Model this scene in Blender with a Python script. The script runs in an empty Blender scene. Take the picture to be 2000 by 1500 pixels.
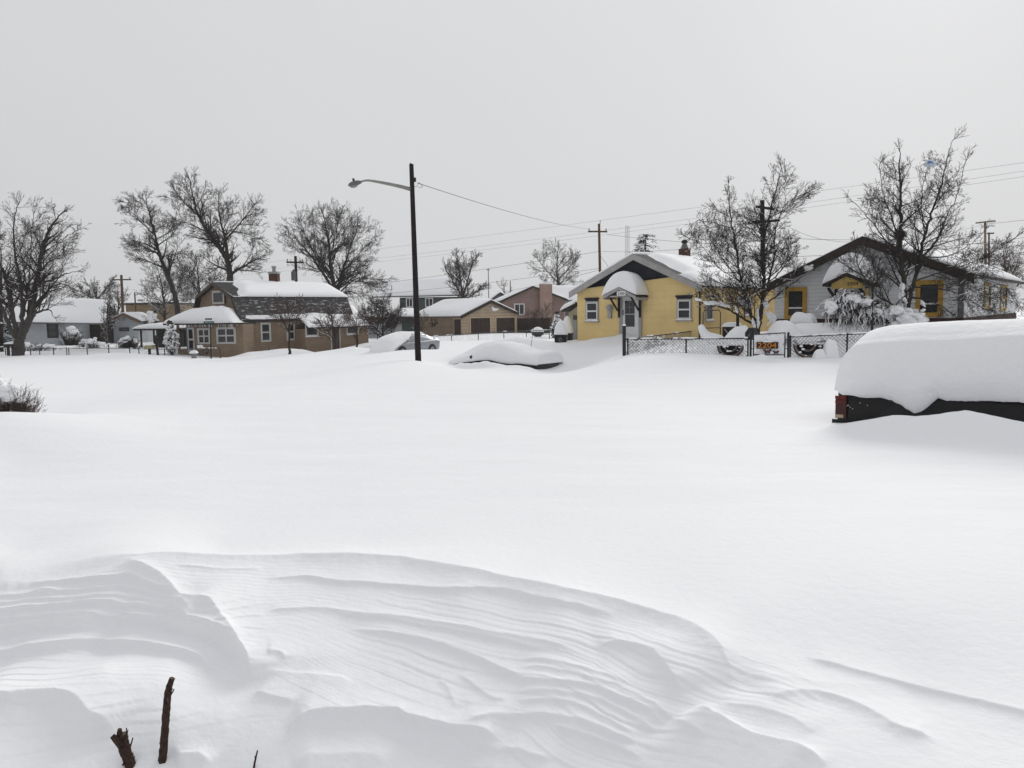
import bpy, math, random
import numpy as np
from mathutils import Vector, Matrix

C = bpy.context.scene.collection
R = math.radians

# ---------------------------------------------------------------- camera
F = 1550.0                      # focal length in pixels of the 2000 px wide photograph
PITCH, ROLL = R(5.27), R(-0.9)
cam_data = bpy.data.cameras.new("camera")
cam_data.sensor_width = 36.0
cam_data.lens = F / 2000.0 * 36.0
cam_data.clip_start = 0.05
cam_data.clip_end = 5000.0
cam = bpy.data.objects.new("camera", cam_data)
C.objects.link(cam)
CAM_R = Matrix.Rotation(R(90) - PITCH, 3, 'X') @ Matrix.Rotation(ROLL, 3, 'Z')
cam.matrix_world = CAM_R.to_4x4()
bpy.context.scene.camera = cam

# ---------------------------------------------------------------- sky, sun, exposure
SUN_AZ, SUN_EL = R(28), R(25)   # azimuth to the right of the view direction (+Y), elevation
SUN_DIR = Vector((math.sin(SUN_AZ) * math.cos(SUN_EL), math.cos(SUN_AZ) * math.cos(SUN_EL), math.sin(SUN_EL)))
world = bpy.data.worlds.new("World")
bpy.context.scene.world = world
world.use_nodes = True
wt = world.node_tree
wt.nodes.clear()
def wn(t, **k):
    n = wt.nodes.new(t)
    for a, b in k.items():
        setattr(n, a, b)
    return n
w_out = wn('ShaderNodeOutputWorld')
w_bg = wn('ShaderNodeBackground'); w_bg.inputs['Strength'].default_value = 0.94
w_bg2 = wn('ShaderNodeBackground'); w_bg2.inputs['Strength'].default_value = 0.05
w_add = wn('ShaderNodeAddShader')
w_sky = wn('ShaderNodeTexSky', sky_type='NISHITA', sun_disc=False)
w_sky.sun_elevation = SUN_EL; w_sky.sun_rotation = SUN_AZ
w_sky.dust_density = 4.0
w_hs = wn('ShaderNodeHueSaturation'); w_hs.inputs['Saturation'].default_value = 0.2; w_hs.inputs['Value'].default_value = 0.03   # the cloud deck lets little of the clear sky through
wt.links.new(w_sky.outputs['Color'], w_hs.inputs['Color'])
wt.links.new(w_hs.outputs['Color'], w_bg2.inputs['Color'])
w_tc = wn('ShaderNodeTexCoord')
w_sep = wn('ShaderNodeSeparateXYZ'); wt.links.new(w_tc.outputs['Generated'], w_sep.inputs[0])
w_ramp = wn('ShaderNodeValToRGB')          # overcast cloud deck: grey at the horizon, brighter overhead
cr = w_ramp.color_ramp
cr.elements[0].position = 0.0; cr.elements[0].color = (0.555, 0.56, 0.57, 1)
cr.elements[1].position = 1.0; cr.elements[1].color = (0.66, 0.67, 0.69, 1)
e = cr.elements.new(0.10); e.color = (0.565, 0.57, 0.58, 1)
e = cr.elements.new(0.36); e.color = (0.58, 0.587, 0.60, 1)
e = cr.elements.new(0.60); e.color = (0.61, 0.62, 0.64, 1)
wt.links.new(w_sep.outputs['Z'], w_ramp.inputs['Fac'])
w_dot = wn('ShaderNodeVectorMath', operation='DOT_PRODUCT')
wt.links.new(w_tc.outputs['Generated'], w_dot.inputs[0])
w_dot.inputs[1].default_value = (math.sin(R(20)) * math.cos(R(12)), math.cos(R(20)) * math.cos(R(12)), math.sin(R(12)))
w_glow = wn('ShaderNodeMapRange', interpolation_type='LINEAR')   # thin cloud lit by the sun behind it
w_glow.inputs['From Min'].default_value = -1.0; w_glow.inputs['From Max'].default_value = 0.88
w_glow.inputs['To Min'].default_value = 0.78; w_glow.inputs['To Max'].default_value = 1.085
wt.links.new(w_dot.outputs['Value'], w_glow.inputs['Value'])
w_noise = wn('ShaderNodeTexNoise'); w_noise.inputs['Scale'].default_value = 1.6; w_noise.inputs['Detail'].default_value = 3
wt.links.new(w_tc.outputs['Generated'], w_noise.inputs['Vector'])
w_nm = wn('ShaderNodeMapRange'); w_nm.inputs['To Min'].default_value = 0.95; w_nm.inputs['To Max'].default_value = 1.05
wt.links.new(w_noise.outputs['Fac'], w_nm.inputs['Value'])
w_mul = wn('ShaderNodeMix', data_type='RGBA', blend_type='MULTIPLY'); w_mul.inputs['Factor'].default_value = 1
wt.links.new(w_ramp.outputs['Color'], w_mul.inputs[6]); wt.links.new(w_nm.outputs['Result'], w_mul.inputs[7])
w_glc = wn('ShaderNodeMix', data_type='RGBA', blend_type='MULTIPLY'); w_glc.inputs['Factor'].default_value = 1
wt.links.new(w_glow.outputs['Result'], w_glc.inputs[6]); wt.links.new(w_mul.outputs[2], w_glc.inputs[7])
wt.links.new(w_glc.outputs[2], w_bg.inputs['Color'])
wt.links.new(w_bg.outputs[0], w_add.inputs[0]); wt.links.new(w_bg2.outputs[0], w_add.inputs[1])
wt.links.new(w_add.outputs[0], w_out.inputs['Surface'])

sun_d = bpy.data.lights.new("sun", 'SUN')
sun_d.energy = 1.5; sun_d.angle = R(24); sun_d.color = (1.0, 0.97, 0.92)
sun = bpy.data.objects.new("sun", sun_d); C.objects.link(sun)
sun.rotation_euler = (-SUN_DIR).to_track_quat('-Z', 'Y').to_euler()

vs = bpy.context.scene.view_settings
vs.view_transform = 'Standard'; vs.look = 'None'; vs.exposure = 0.21; vs.gamma = 1.0

# ---------------------------------------------------------------- pixel <-> world helpers
def ray(px, py):
    return CAM_R @ Vector(((px - 1000.0) / F, -(py - 750.0) / F, -1.0))
def P(px, py, d):                 # the point at ground depth d (metres along +Y) seen at a photograph pixel
    v = ray(px, py)
    return v * (d / v.y)
CAM_I = CAM_R.transposed()
def proj(p):
    q = CAM_I @ Vector(p)
    return 1000 + F * q.x / -q.z, 750 - F * q.y / -q.z

# ---------------------------------------------------------------- materials
MATS = {}
def mat(name, col, rough=0.8, metal=0.0, var=0.0, vscale=3.0, bump=0.0, bscale=30.0, spec=0.3, col2=None, emit=None):
    if name in MATS: return MATS[name]
    m = bpy.data.materials.new(name); m.use_nodes = True
    nt = m.node_tree; b = nt.nodes['Principled BSDF']
    b.inputs['Base Color'].default_value = (*col, 1)
    b.inputs['Roughness'].default_value = rough
    b.inputs['Metallic'].default_value = metal
    b.inputs['Specular IOR Level'].default_value = spec
    tc = nt.nodes.new('ShaderNodeTexCoord')
    if var or col2:
        n = nt.nodes.new('ShaderNodeTexNoise'); n.inputs['Scale'].default_value = vscale; n.inputs['Detail'].default_value = 5
        n.inputs['Roughness'].default_value = 0.65
        nt.links.new(tc.outputs['Object'], n.inputs['Vector'])
        r = nt.nodes.new('ShaderNodeValToRGB')
        r.color_ramp.elements[0].position = 0.32; r.color_ramp.elements[1].position = 0.68
        a = col if col2 else tuple(c * (1 - var) for c in col)
        z = col2 if col2 else tuple(min(1, c * (1 + var)) for c in col)
        r.color_ramp.elements[0].color = (*a, 1); r.color_ramp.elements[1].color = (*z, 1)
        nt.links.new(n.outputs['Fac'], r.inputs['Fac']); nt.links.new(r.outputs['Color'], b.inputs['Base Color'])
    if bump:
        n = nt.nodes.new('ShaderNodeTexNoise'); n.inputs['Scale'].default_value = bscale; n.inputs['Detail'].default_value = 4
        nt.links.new(tc.outputs['Object'], n.inputs['Vector'])
        bp = nt.nodes.new('ShaderNodeBump'); bp.inputs['Strength'].default_value = 1.0; bp.inputs['Distance'].default_value = bump
        nt.links.new(n.outputs['Fac'], bp.inputs['Height']); nt.links.new(bp.outputs['Normal'], b.inputs['Normal'])
    MATS[name] = m
    return m

def mat_courses(name, col, ang, bw, bh, mortar=0.012, dark=0.72, var=0.10, stain=0.15, offset=0.5, rough=0.85, relief=0.012):
    """blocks or boards laid in horizontal courses along a wall whose direction is ang; bw huge = clapboard."""
    if name in MATS: return MATS[name]
    m = bpy.data.materials.new(name); m.use_nodes = True
    nt = m.node_tree; b = nt.nodes['Principled BSDF']; L = nt.links.new
    b.inputs['Roughness'].default_value = rough; b.inputs['Specular IOR Level'].default_value = 0.2
    tc = nt.nodes.new('ShaderNodeTexCoord')
    mp = nt.nodes.new('ShaderNodeMapping'); mp.inputs['Rotation'].default_value = (0, 0, -ang)
    L(tc.outputs['Object'], mp.inputs['Vector'])
    s = nt.nodes.new('ShaderNodeSeparateXYZ'); L(mp.outputs[0], s.inputs[0])
    c = nt.nodes.new('ShaderNodeCombineXYZ'); L(s.outputs['X'], c.inputs['X']); L(s.outputs['Z'], c.inputs['Y'])
    br = nt.nodes.new('ShaderNodeTexBrick')
    br.inputs['Scale'].default_value = 1.0; br.inputs['Brick Width'].default_value = bw; br.inputs['Row Height'].default_value = bh
    br.inputs['Mortar Size'].default_value = mortar; br.inputs['Mortar Smooth'].default_value = 0.3; br.offset = offset
    br.inputs['Color1'].default_value = (*[x * (1 - var) for x in col], 1)
    br.inputs['Color2'].default_value = (*[min(1, x * (1 + var)) for x in col], 1)
    br.inputs['Mortar'].default_value = (*[x * dark for x in col], 1)
    L(c.outputs[0], br.inputs['Vector'])
    n = nt.nodes.new('ShaderNodeTexNoise'); n.inputs['Scale'].default_value = 0.9; n.inputs['Detail'].default_value = 6
    L(tc.outputs['Object'], n.inputs['Vector'])
    mr = nt.nodes.new('ShaderNodeMapRange'); mr.inputs['From Min'].default_value = 0.3; mr.inputs['From Max'].default_value = 0.7
    mr.inputs['To Min'].default_value = 1 - stain; mr.inputs['To Max'].default_value = 1 + stain * 0.5
    L(n.outputs['Fac'], mr.inputs['Value'])
    mx = nt.nodes.new('ShaderNodeMix'); mx.data_type = 'RGBA'; mx.blend_type = 'MULTIPLY'; mx.inputs['Factor'].default_value = 1
    L(br.outputs['Color'], mx.inputs[6]); L(mr.outputs[0], mx.inputs[7]); L(mx.outputs[2], b.inputs['Base Color'])
    bp = nt.nodes.new('ShaderNodeBump'); bp.inputs['Distance'].default_value = relief; bp.invert = True
    L(br.outputs['Fac'], bp.inputs['Height']); L(bp.outputs['Normal'], b.inputs['Normal'])
    MATS[name] = m
    return m

def mat_snow(name, bump, scale, col=(0.90, 0.905, 0.922)):
    m = bpy.data.materials.new(name); m.use_nodes = True
    nt = m.node_tree; b = nt.nodes['Principled BSDF']; L = nt.links.new
    b.inputs['Base Color'].default_value = (*col, 1)
    b.inputs['Roughness'].default_value = 0.75; b.inputs['Specular IOR Level'].default_value = 0.15
    tc = nt.nodes.new('ShaderNodeTexCoord')
    n1 = nt.nodes.new('ShaderNodeTexNoise'); n1.inputs['Scale'].default_value = scale; n1.inputs['Detail'].default_value = 8
    n1.inputs['Roughness'].default_value = 0.6
    L(tc.outputs['Object'], n1.inputs['Vector'])
    bp = nt.nodes.new('ShaderNodeBump'); bp.inputs['Distance'].default_value = bump; bp.inputs['Strength'].default_value = 1
    L(n1.outputs['Fac'], bp.inputs['Height']); L(bp.outputs['Normal'], b.inputs['Normal'])
    MATS[name] = m
    return m

SNOW = mat_snow('snow', 0.03, 9.0)
SNOW_GROUND = mat_snow('snow_ground', 0.006, 14.0)
GLASS = mat('window_glass', (0.018, 0.02, 0.023), rough=0.12, spec=0.5, var=0.3, vscale=1.5)
BARK = mat('bark', (0.040, 0.034, 0.030), rough=0.95, var=0.35, vscale=6.0)
BARK_GREY = mat('bark_grey', (0.055, 0.049, 0.045), rough=0.95, var=0.3, vscale=6.0)
TWIG = mat('twig', (0.038, 0.031, 0.028), rough=0.95)
TWIG_BROWN = mat('twig_brown', (0.075, 0.052, 0.042), rough=0.95)
POLE_WOOD = mat('creosote_wood', (0.015, 0.012, 0.011), rough=0.9, var=0.4, vscale=8.0)
POLE_BROWN = mat('weathered_pole_wood', (0.085, 0.055, 0.038), rough=0.9, var=0.3, vscale=8.0)
BLACK = mat('black_metal', (0.015, 0.016, 0.017), rough=0.5)
WIRE = mat('wire', (0.03, 0.03, 0.032), rough=0.6)
WHITE = mat('white_paint', (0.72, 0.73, 0.74), rough=0.6, var=0.06)
GALV = mat('galvanised_steel', (0.30, 0.31, 0.32), rough=0.5, metal=0.4, var=0.15)

# ---------------------------------------------------------------- objects
def rootloc(o):
    while o.parent: o = o.parent
    return o.location
class MB:
    """collects shapes in world coordinates; build() links them as ONE mesh object."""
    def __init__(s): s.v = []; s.f = []; s.m = []; s.cm = 0
    def add(s, vs, fs):
        o = len(s.v); s.v.extend([tuple(p) for p in vs]); s.f.extend([tuple(i + o for i in f) for f in fs]); s.m.extend([s.cm] * len(fs)); return s
    def box(s, o, a, b, c):       # corner o and three edge vectors
        o, a, b, c = Vector(o), Vector(a), Vector(b), Vector(c)
        if a.cross(b).dot(c) < 0: a, b = b, a
        return s.add([o, o + a, o + a + b, o + b, o + c, o + a + c, o + a + b + c, o + b + c],
                     [(0, 3, 2, 1), (4, 5, 6, 7), (0, 1, 5, 4), (1, 2, 6, 5), (2, 3, 7, 6), (3, 0, 4, 7)])
    def prism(s, poly, ext):      # planar polygon extruded by a vector
        poly = [Vector(p) for p in poly]; ext = Vector(ext); n = len(poly)
        nrm = Vector((0, 0, 0))
        for i in range(n): nrm += (poly[i] - poly[0]).cross(poly[(i + 1) % n] - poly[0])
        if nrm.dot(ext) > 0: poly = poly[::-1]
        return s.add(poly + [p + ext for p in poly], [tuple(range(n)), tuple(range(2 * n - 1, n - 1, -1))] +
                     [(i, i + n, (i + 1) % n + n, (i + 1) % n) for i in range(n)])
    def tube(s, pts, rad, sides=6, caps=True):
        pts = [Vector(p) for p in pts]; n = len(pts)
        if not hasattr(rad, '__len__'): rad = [rad] * n
        vs, fs = [], []; x = None
        for i, p in enumerate(pts):
            t = (pts[min(i + 1, n - 1)] - pts[max(i - 1, 0)])
            if t.length < 1e-9: t = Vector((0, 0, 1))
            t.normalize()
            if x is None: x = t.orthogonal().normalized()
            else:
                x = x - t * x.dot(t)
                x = x.normalized() if x.length > 1e-6 else t.orthogonal().normalized()
            y = t.cross(x)
            for k in range(sides):
                a = 2 * math.pi * k / sides
                vs.append(p + (x * math.cos(a) + y * math.sin(a)) * rad[i])
        for i in range(n - 1):
            for k in range(sides):
                k2 = (k + 1) % sides
                fs.append((i * sides + k, i * sides + k2, (i + 1) * sides + k2, (i + 1) * sides + k))
        if caps:
            fs.append(tuple(range(sides - 1, -1, -1))); fs.append(tuple(range((n - 1) * sides, n * sides)))
        return s.add(vs, fs)
    def grid(s, top, bot):        # closed cushion: top[i][j], bot[i][j] sharing their border
        n, m = len(top), len(top[0]); vs = []; it = {}; ib = {}
        for i in range(n):
            for j in range(m):
                it[i, j] = len(vs); vs.append(top[i][j])
        for i in range(n):
            for j in range(m):
                if i in (0, n - 1) or j in (0, m - 1): ib[i, j] = it[i, j]
                else: ib[i, j] = len(vs); vs.append(bot[i][j])
        fs = []
        for i in range(n - 1):
            for j in range(m - 1):
                fs.append((it[i, j], it[i + 1, j], it[i + 1, j + 1], it[i, j + 1]))
                fs.append((ib[i, j], ib[i, j + 1], ib[i + 1, j + 1], ib[i + 1, j]))
        return s.add(vs, fs)
    def ball(s, c, ax, ay, az, nu=10, nv=7, wob=0.0, rnd=None):
        c = Vector(c); ax, ay, az = Vector(ax), Vector(ay), Vector(az)
        vs = [c - az]; fs = []
        for j in range(1, nv):
            th = math.pi * j / nv
            for i in range(nu):
                a = 2 * math.pi * i / nu
                k = 1 + (rnd.uniform(-wob, wob) if wob else 0)
                vs.append(c + (ax * math.cos(a) * math.sin(th) + ay * math.sin(a) * math.sin(th) - az * math.cos(th)) * k)
        vs.append(c + az)
        for i in range(nu): fs.append((0, 1 + (i + 1) % nu, 1 + i))
        for j in range(nv - 2):
            for i in range(nu):
                a = 1 + j * nu; fs.append((a + i, a + (i + 1) % nu, a + nu + (i + 1) % nu, a + nu + i))
        l = len(vs) - 1; a = 1 + (nv - 2) * nu
        for i in range(nu): fs.append((a + i, a + (i + 1) % nu, l))
        return s.add(vs, fs)
    def lathe(s, c, axis, prof, sides=12):
        c, axis = Vector(c), Vector(axis).normalized()
        return s.tube([c + axis * h for h, r in prof], [max(r, 1e-4) for h, r in prof], sides)
    def build(s, name, m, parent=None, smooth=False):
        off = rootloc(parent) if parent else Vector((0, 0, 0))
        me = bpy.data.meshes.new(name)
        v = np.array(s.v, dtype=np.float64).reshape(-1, 3) - np.array(off)
        me.from_pydata(v.tolist(), [], s.f)
        ms = m if isinstance(m, (list, tuple)) else [m]
        for x in ms: me.materials.append(x)
        if len(ms) > 1: me.polygons.foreach_set('material_index', s.m)
        if smooth: me.polygons.foreach_set('use_smooth', [True] * len(me.polygons))
        me.update()
        o = bpy.data.objects.new(name, me); C.objects.link(o)
        if parent: o.parent = parent
        if name in ('clinging_snow', 'rail_snow', 'snow_specks', 'icicles', 'loose_bark'): o['kind'] = 'stuff'
        return o

def tag(o, label, cat, group=None, kind=None):
    if label: o['label'] = label
    if cat: o['category'] = cat
    if group: o['group'] = group
    if kind: o['kind'] = kind
    return o
def thing(name, label, cat, loc, group=None):
    o = bpy.data.objects.new(name, None); C.objects.link(o)
    o.empty_display_size = 0.3
    o.location = Vector(loc); return tag(o, label, cat, group)
def copy_tree(o, parent=None):
    c = o.copy(); C.objects.link(c); c.parent = parent
    for ch in [x for x in bpy.data.objects if x.parent == o]: copy_tree(ch, c)
    return c

def text_part(s, name, m, root, o, ux, uz, h, depth=0.01, width=None):
    """lettering standing on plane (ux, uz) with its lower left at o, h tall."""
    cu = bpy.data.curves.new(name, 'FONT'); cu.body = s; cu.extrude = 0.02
    t = bpy.data.objects.new(name, cu); C.objects.link(t)
    bpy.context.view_layer.update()
    me = bpy.data.meshes.new_from_object(t.evaluated_get(bpy.context.evaluated_depsgraph_get()))
    bpy.data.objects.remove(t)
    v = np.zeros(len(me.vertices) * 3); me.vertices.foreach_get('co', v); v = v.reshape(-1, 3)
    v[:, :2] -= v[:, :2].min(0)
    k = h / v[:, 1].max(); kx = k if width is None else width / v[:, 0].max()
    ux, uz = Vector(ux).normalized(), Vector(uz).normalized(); n = ux.cross(uz)
    zz = (v[:, 2] - v[:, 2].min()); zz = zz / max(zz.max(), 1e-6) * depth
    w = np.array(o)[None] + v[:, 0:1] * kx * np.array(ux) + v[:, 1:2] * k * np.array(uz) + zz[:, None] * np.array(n)
    w -= np.array(rootloc(root))
    me.vertices.foreach_set('co', w.ravel()); me.materials.clear(); me.materials.append(m); me.update()
    ob = bpy.data.objects.new(name, me); C.objects.link(ob); ob.parent = root
    return ob

# smooth pseudo-noise for shapes
_ph = np.random.RandomState(5).uniform(0, 6.28, (40, 2))
def wob(x, y, seed=0):
    r = 0.0
    for k in range(5):
        p = _ph[(seed * 5 + k) % 40]; f = 1.7 ** k; a = 0.9 * k + seed
        r = r + np.sin((x * math.cos(a) + y * math.sin(a)) * f + p[0]) * np.cos((y * math.cos(a) - x * math.sin(a)) * f * 0.8 + p[1]) / f
    return r * 0.5

def snow_patch(mb, c00, c10, c11, c01, h, up=(0, 0, 1), n=28, m=14, ps=7, pt=7, seed=0, rough=0.12, mask=None, scale=3.0):
    """a thick cushion of snow on a (bilinear) patch, rounded over at its borders."""
    c00, c10, c11, c01 = [Vector(c) for c in (c00, c10, c11, c01)]; up = Vector(up)
    top, bot = [], []
    def dense(k, n):
        u = -1 + 2 * k / n
        return math.copysign(1 - (1 - abs(u)) ** 1.7, u)
    for i in range(n + 1):
        a, b = [], []
        for j in range(m + 1):
            s, t = dense(i, n), dense(j, m)
            x, y = (s + 1) / 2, (t + 1) / 2
            p = c00 * (1 - x) * (1 - y) + c10 * x * (1 - y) + c11 * x * y + c01 * (1 - x) * y
            ed = max(0, 1 - abs(s) ** ps) ** 0.5 * max(0, 1 - abs(t) ** pt) ** 0.5
            hh = h * (1 + rough * 2 * float(wob(x * scale, y * scale, seed)))
            if mask: hh = hh * mask(x, y)
            a.append(p + up * (hh * ed + 0.004)); b.append(p + up * (min(0, hh * ed) + 0.004 - 0.01))
        top.append(a); bot.append(b)
    return mb.grid(top, bot)
def snow_mound(mb, c, ax, ay, h, ps=2, qs=0.5, pt=2, qt=0.5, n=20, m=16, seed=0, rough=0.04, skew=(0, 0), base=None):
    """heap with half axes ax, ay and height h standing on c."""
    c, ax, ay = Vector(c), Vector(ax), Vector(ay); top, bot = [], []
    for i in range(n + 1):
        a, b = [], []
        for j in range(m + 1):
            u, v = -1 + 2 * i / n, -1 + 2 * j / m
            s = math.copysign(1 - (1 - abs(u)) ** 1.8, u); t = math.copysign(1 - (1 - abs(v)) ** 1.8, v)
            z = h * max(0, 1 - abs(s) ** ps) ** qs * max(0, 1 - abs(t) ** pt) ** qt * (1 + rough * 2 * float(wob(s * 2.5, t * 2.5, seed)))
            b0 = base(s) if base else 0.0; z = max(z, b0)
            p = c + ax * (s + skew[0] * z / h) + ay * (t + skew[1] * z / h)
            a.append(p + Vector((0, 0, z))); b.append(c + ax * s + ay * t + Vector((0, 0, b0 - 0.005)))
        top.append(a); bot.append(b)
    return mb.grid(top, bot)

class Fr:
    """a vertical wall plane: starts at pixel px, depth d, runs in direction u; n points out of the wall."""
    def __init__(s, px=None, d=None, u=(1, 0), at=None, py=650):
        p = P(px, py, d) if at is None else Vector(at)
        s.a = Vector((p.x, p.y, 0)); s.u = Vector((u[0], u[1], 0)).normalized(); s.n = Vector((s.u.y, -s.u.x, 0))
        s.ang = math.atan2(s.u.y, s.u.x)
    def hit(s, px, py, off=0.0):
        v = ray(px, py); t = (s.a + s.n * off).dot(s.n) / v.dot(s.n); q = v * t
        return (q - s.a).dot(s.u), q.z
    def w(s, u, z, off=0.0): return s.a + s.u * u + s.n * off + Vector((0, 0, z))
    def pt(s, px, py, off=0.0): return s.w(*s.hit(px, py, off), off)
    def rect(s, x0, y0, x1, y1, off=0.0):
        ym, xm = (y0 + y1) / 2, (x0 + x1) / 2
        return s.hit(x0, ym, off)[0], s.hit(x1, ym, off)[0], s.hit(xm, y1, off)[1], s.hit(xm, y0, off)[1]   # u0,u1,z0,z1
    def box(s, mb, u0, u1, z0, z1, o0, o1):
        return mb.box(s.w(u0, z0, o0), s.u * (u1 - u0), Vector((0, 0, z1 - z0)), s.n * (o1 - o0))
    def poly(s, mb, uz, o0, o1):
        return mb.prism([s.w(u, z, o0) for u, z in uz], s.n * (o1 - o0))
    def bar(s, mb, a, b, wid, o0, o1):   # flat bar from a to b (u,z) in the wall plane
        a, b = Vector(a), Vector(b); d = (b - a).normalized(); q = Vector((-d.y, d.x)) * wid / 2
        return s.poly(mb, [a + q, b + q, b - q, a - q], o0, o1)

def window(fr, root, rc, fmat, glass=GLASS, fw=0.08, mull_v=0, mull_h=1, name='window', sill=True, proud=0.05, smat=None, label=None, uz=None):
    u0, u1, z0, z1 = uz if uz else fr.rect(*rc)
    mb = MB(); p = proud
    fr.box(mb, u0, u1, z1 - fw, z1, 0.002, p); fr.box(mb, u0, u1, z0, z0 + fw, 0.002, p)
    fr.box(mb, u0, u0 + fw, z0 + fw, z1 - fw, 0.002, p); fr.box(mb, u1 - fw, u1, z0 + fw, z1 - fw, 0.002, p)
    for k in range(mull_v):
        u = u0 + (u1 - u0) * (k + 1) / (mull_v + 1); fr.box(mb, u - fw * .35, u + fw * .35, z0 + fw, z1 - fw, 0.002, p - .012)
    for k in range(mull_h):
        z = z0 + (z1 - z0) * (k + 1) / (mull_h + 1); fr.box(mb, u0 + fw, u1 - fw, z - fw * .35, z + fw * .35, 0.002, p - .008)
    o = mb.build(name, fmat, root)
    if label: o['label'] = label
    g = MB(); fr.box(g, u0 + fw * .9, u1 - fw * .9, z0 + fw * .9, z1 - fw * .9, 0.003, p - 0.03); g.build('pane', glass, o)
    if sill:
        s_ = MB(); fr.box(s_, u0 - .04, u1 + .04, z0 - .06, z0 - .003, 0.002, p + .06); s_.build('sill', smat or fmat, o)
        sn = MB(); snow_patch(sn, fr.w(u0 - .03, z0, p + .055), fr.w(u1 + .03, z0, p + .055), fr.w(u1 + .03, z0, p - .02), fr.w(u0 - .03, z0, p - .02), 0.05, n=10, m=6, seed=int(abs(u0 * 7)) % 8, rough=.5, scale=6)
        sn.build('sill_snow', SNOW, o, True)
    return o
# ---------------------------------------------------------------- snow-covered ground: one sheet out to the horizon
# control points (pixel x, pixel y, depth in metres) of the smooth snow surface
G = [
 # near drift, wind scoop and its floor
 (-300,1115,5.1),(0,1104,5.15),(235,1094,5.15),(330,1106,5.1),(500,1105,5.2),(700,1101,5.25),(870,1121,5.05),(1000,1150,4.8),(1150,1183,4.55),(1300,1222,4.3),
 (1385,1264,4.0),(1450,1290,3.92),(1600,1302,3.88),(1800,1348,3.62),(2000,1396,3.42),(2300,1450,3.2),
 (-300,1185,4.8),(-300,1265,4.5),(-300,1400,3.70),(-300,1500,3.38),
 (0,1180,4.85),(0,1250,4.6),(0,1300,4.32),(0,1375,3.82),(0,1430,3.62),(0,1500,3.40),
 (200,1165,4.85),(200,1215,4.66),(200,1262,4.5),(200,1320,4.06),(200,1400,3.74),(200,1500,3.48),
 (330,1230,4.62),(330,1300,4.18),(330,1400,3.74),(330,1500,3.50),
 (420,1180,4.75),(430,1290,4.36),(430,1400,3.78),(430,1500,3.52),
 (520,1150,5.0),(520,1230,4.55),(520,1330,4.06),(520,1420,3.74),(520,1500,3.52),
 (700,1150,4.98),(700,1230,4.55),(700,1330,4.08),(700,1420,3.76),(700,1500,3.54),
 (900,1165,4.78),(900,1240,4.42),(900,1330,4.06),(900,1420,3.74),(900,1500,3.5),
 (1100,1215,4.42),(1100,1290,4.10),(1100,1380,3.78),(1100,1500,3.42),
 (1300,1275,4.03),(1300,1350,3.76),(1300,1430,3.52),(1300,1500,3.32),
 (1500,1365,3.60),(1500,1430,3.36),(1500,1500,3.14),(1750,1420,3.35),(1750,1500,3.04),(2000,1450,3.22),(2000,1500,3.02),(2300,1500,3.0),
]
def fieldpt(px, d, z): G.append((px, ('z', z), d))
for px in (-700, -300, 0, 400, 700, 1000, 1300, 1700, 2000, 2400):
    r = (px - 1000) / 1000.0
    for d, z in ((6.0, -1.775), (7.5, -1.80), (10, -1.815), (14, -1.83), (19, -1.85)):
        fieldpt(px, d, z - 0.02 * max(0, -r) * (d / 10) + (0.02 if r > .4 else 0))
fieldpt(1500, 4.6, -1.775); fieldpt(1800, 4.4, -1.775); fieldpt(2200, 4.2, -1.775)
G += [(1638,826,12.6),(1500,800,14.5),(817,705,30),(900,722,31),(1095,728,30.3),(1000,717,30),(1220,694,27.5),(1465,697,26.5),(1540,697,26.2),(1690,697,25.3),
      (1128,666,38.4),(1090,669,38),(1230,664,36.5),(1365,660,36),(1500,655,33),(1620,652,31.5),(1800,655,29),(1950,650,35),(2200,655,28),
      (40,692,54),(200,693,53),(360,696,52),(411,701,50),(475,697,55),(565,690,54),(640,690,57),(720,670,61),(500,705,45),(0,705,48),(250,740,32),(0,770,23),(0,810,13.5),(100,806,13.4),
      (600,722,36),(790,684,46),(860,682,50),(900,668,62),(1000,662,66),(1070,666,62),(960,652,80),(870,655,84),(1045,657,74),(940,690,38),
      (150,675,72),(250,672,74),(-300,690,70),(780,660,85),(1040,648,95),(1500,648,52),(1900,640,60)]
for px in (-300, 200, 700, 1200, 1700, 2300):
    fieldpt(px, 130, -2.75); fieldpt(px, 200, -3.0)
gp = []
for gi, (px, py, d) in enumerate(G):
    if isinstance(py, tuple):
        v = ray(px, 650); p = Vector((v.x / v.y * d, d, py[1]))
    else: p = P(px, py, d)
    if gi < 14: p.z -= 0.05        # room for the lip that is built up on the crest
    gp.append((math.atan2(p.x, p.y) * 2.0, math.log(math.hypot(p.x, p.y)), p.z))
gp = np.array(gp)
def _tps(d2): return np.where(d2 > 1e-12, 0.5 * d2 * np.log(d2 + 1e-12), 0.0)
_n = len(gp)
_K = _tps(((gp[:, None, :2] - gp[None, :, :2]) ** 2).sum(-1)) + np.eye(_n) * 2e-5
_Pm = np.c_[np.ones(_n), gp[:, :2]]
_A = np.zeros((_n + 3, _n + 3)); _A[:_n, :_n] = _K; _A[:_n, _n:] = _Pm; _A[_n:, :_n] = _Pm.T
_w = np.linalg.solve(_A, np.r_[gp[:, 2], 0, 0, 0])
def H0(x, y):
    x, y = np.asarray(x, float), np.asarray(y, float); sh = x.shape; x, y = x.ravel(), y.ravel()
    a = np.clip(np.arctan2(x, y) * 2.0, -1.45, 1.45); l = np.log(np.clip(np.hypot(x, y), 2.9, 230))
    out = np.zeros_like(a)
    for i in range(0, len(a), 40000):
        q = np.c_[a[i:i + 40000], l[i:i + 40000]]
        k = _tps(((q[:, None, :] - gp[None, :, :2]) ** 2).sum(-1))
        out[i:i + 40000] = k @ _w[:_n] + _w[_n] + q @ _w[_n + 1:]
    return out.reshape(sh)

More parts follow.
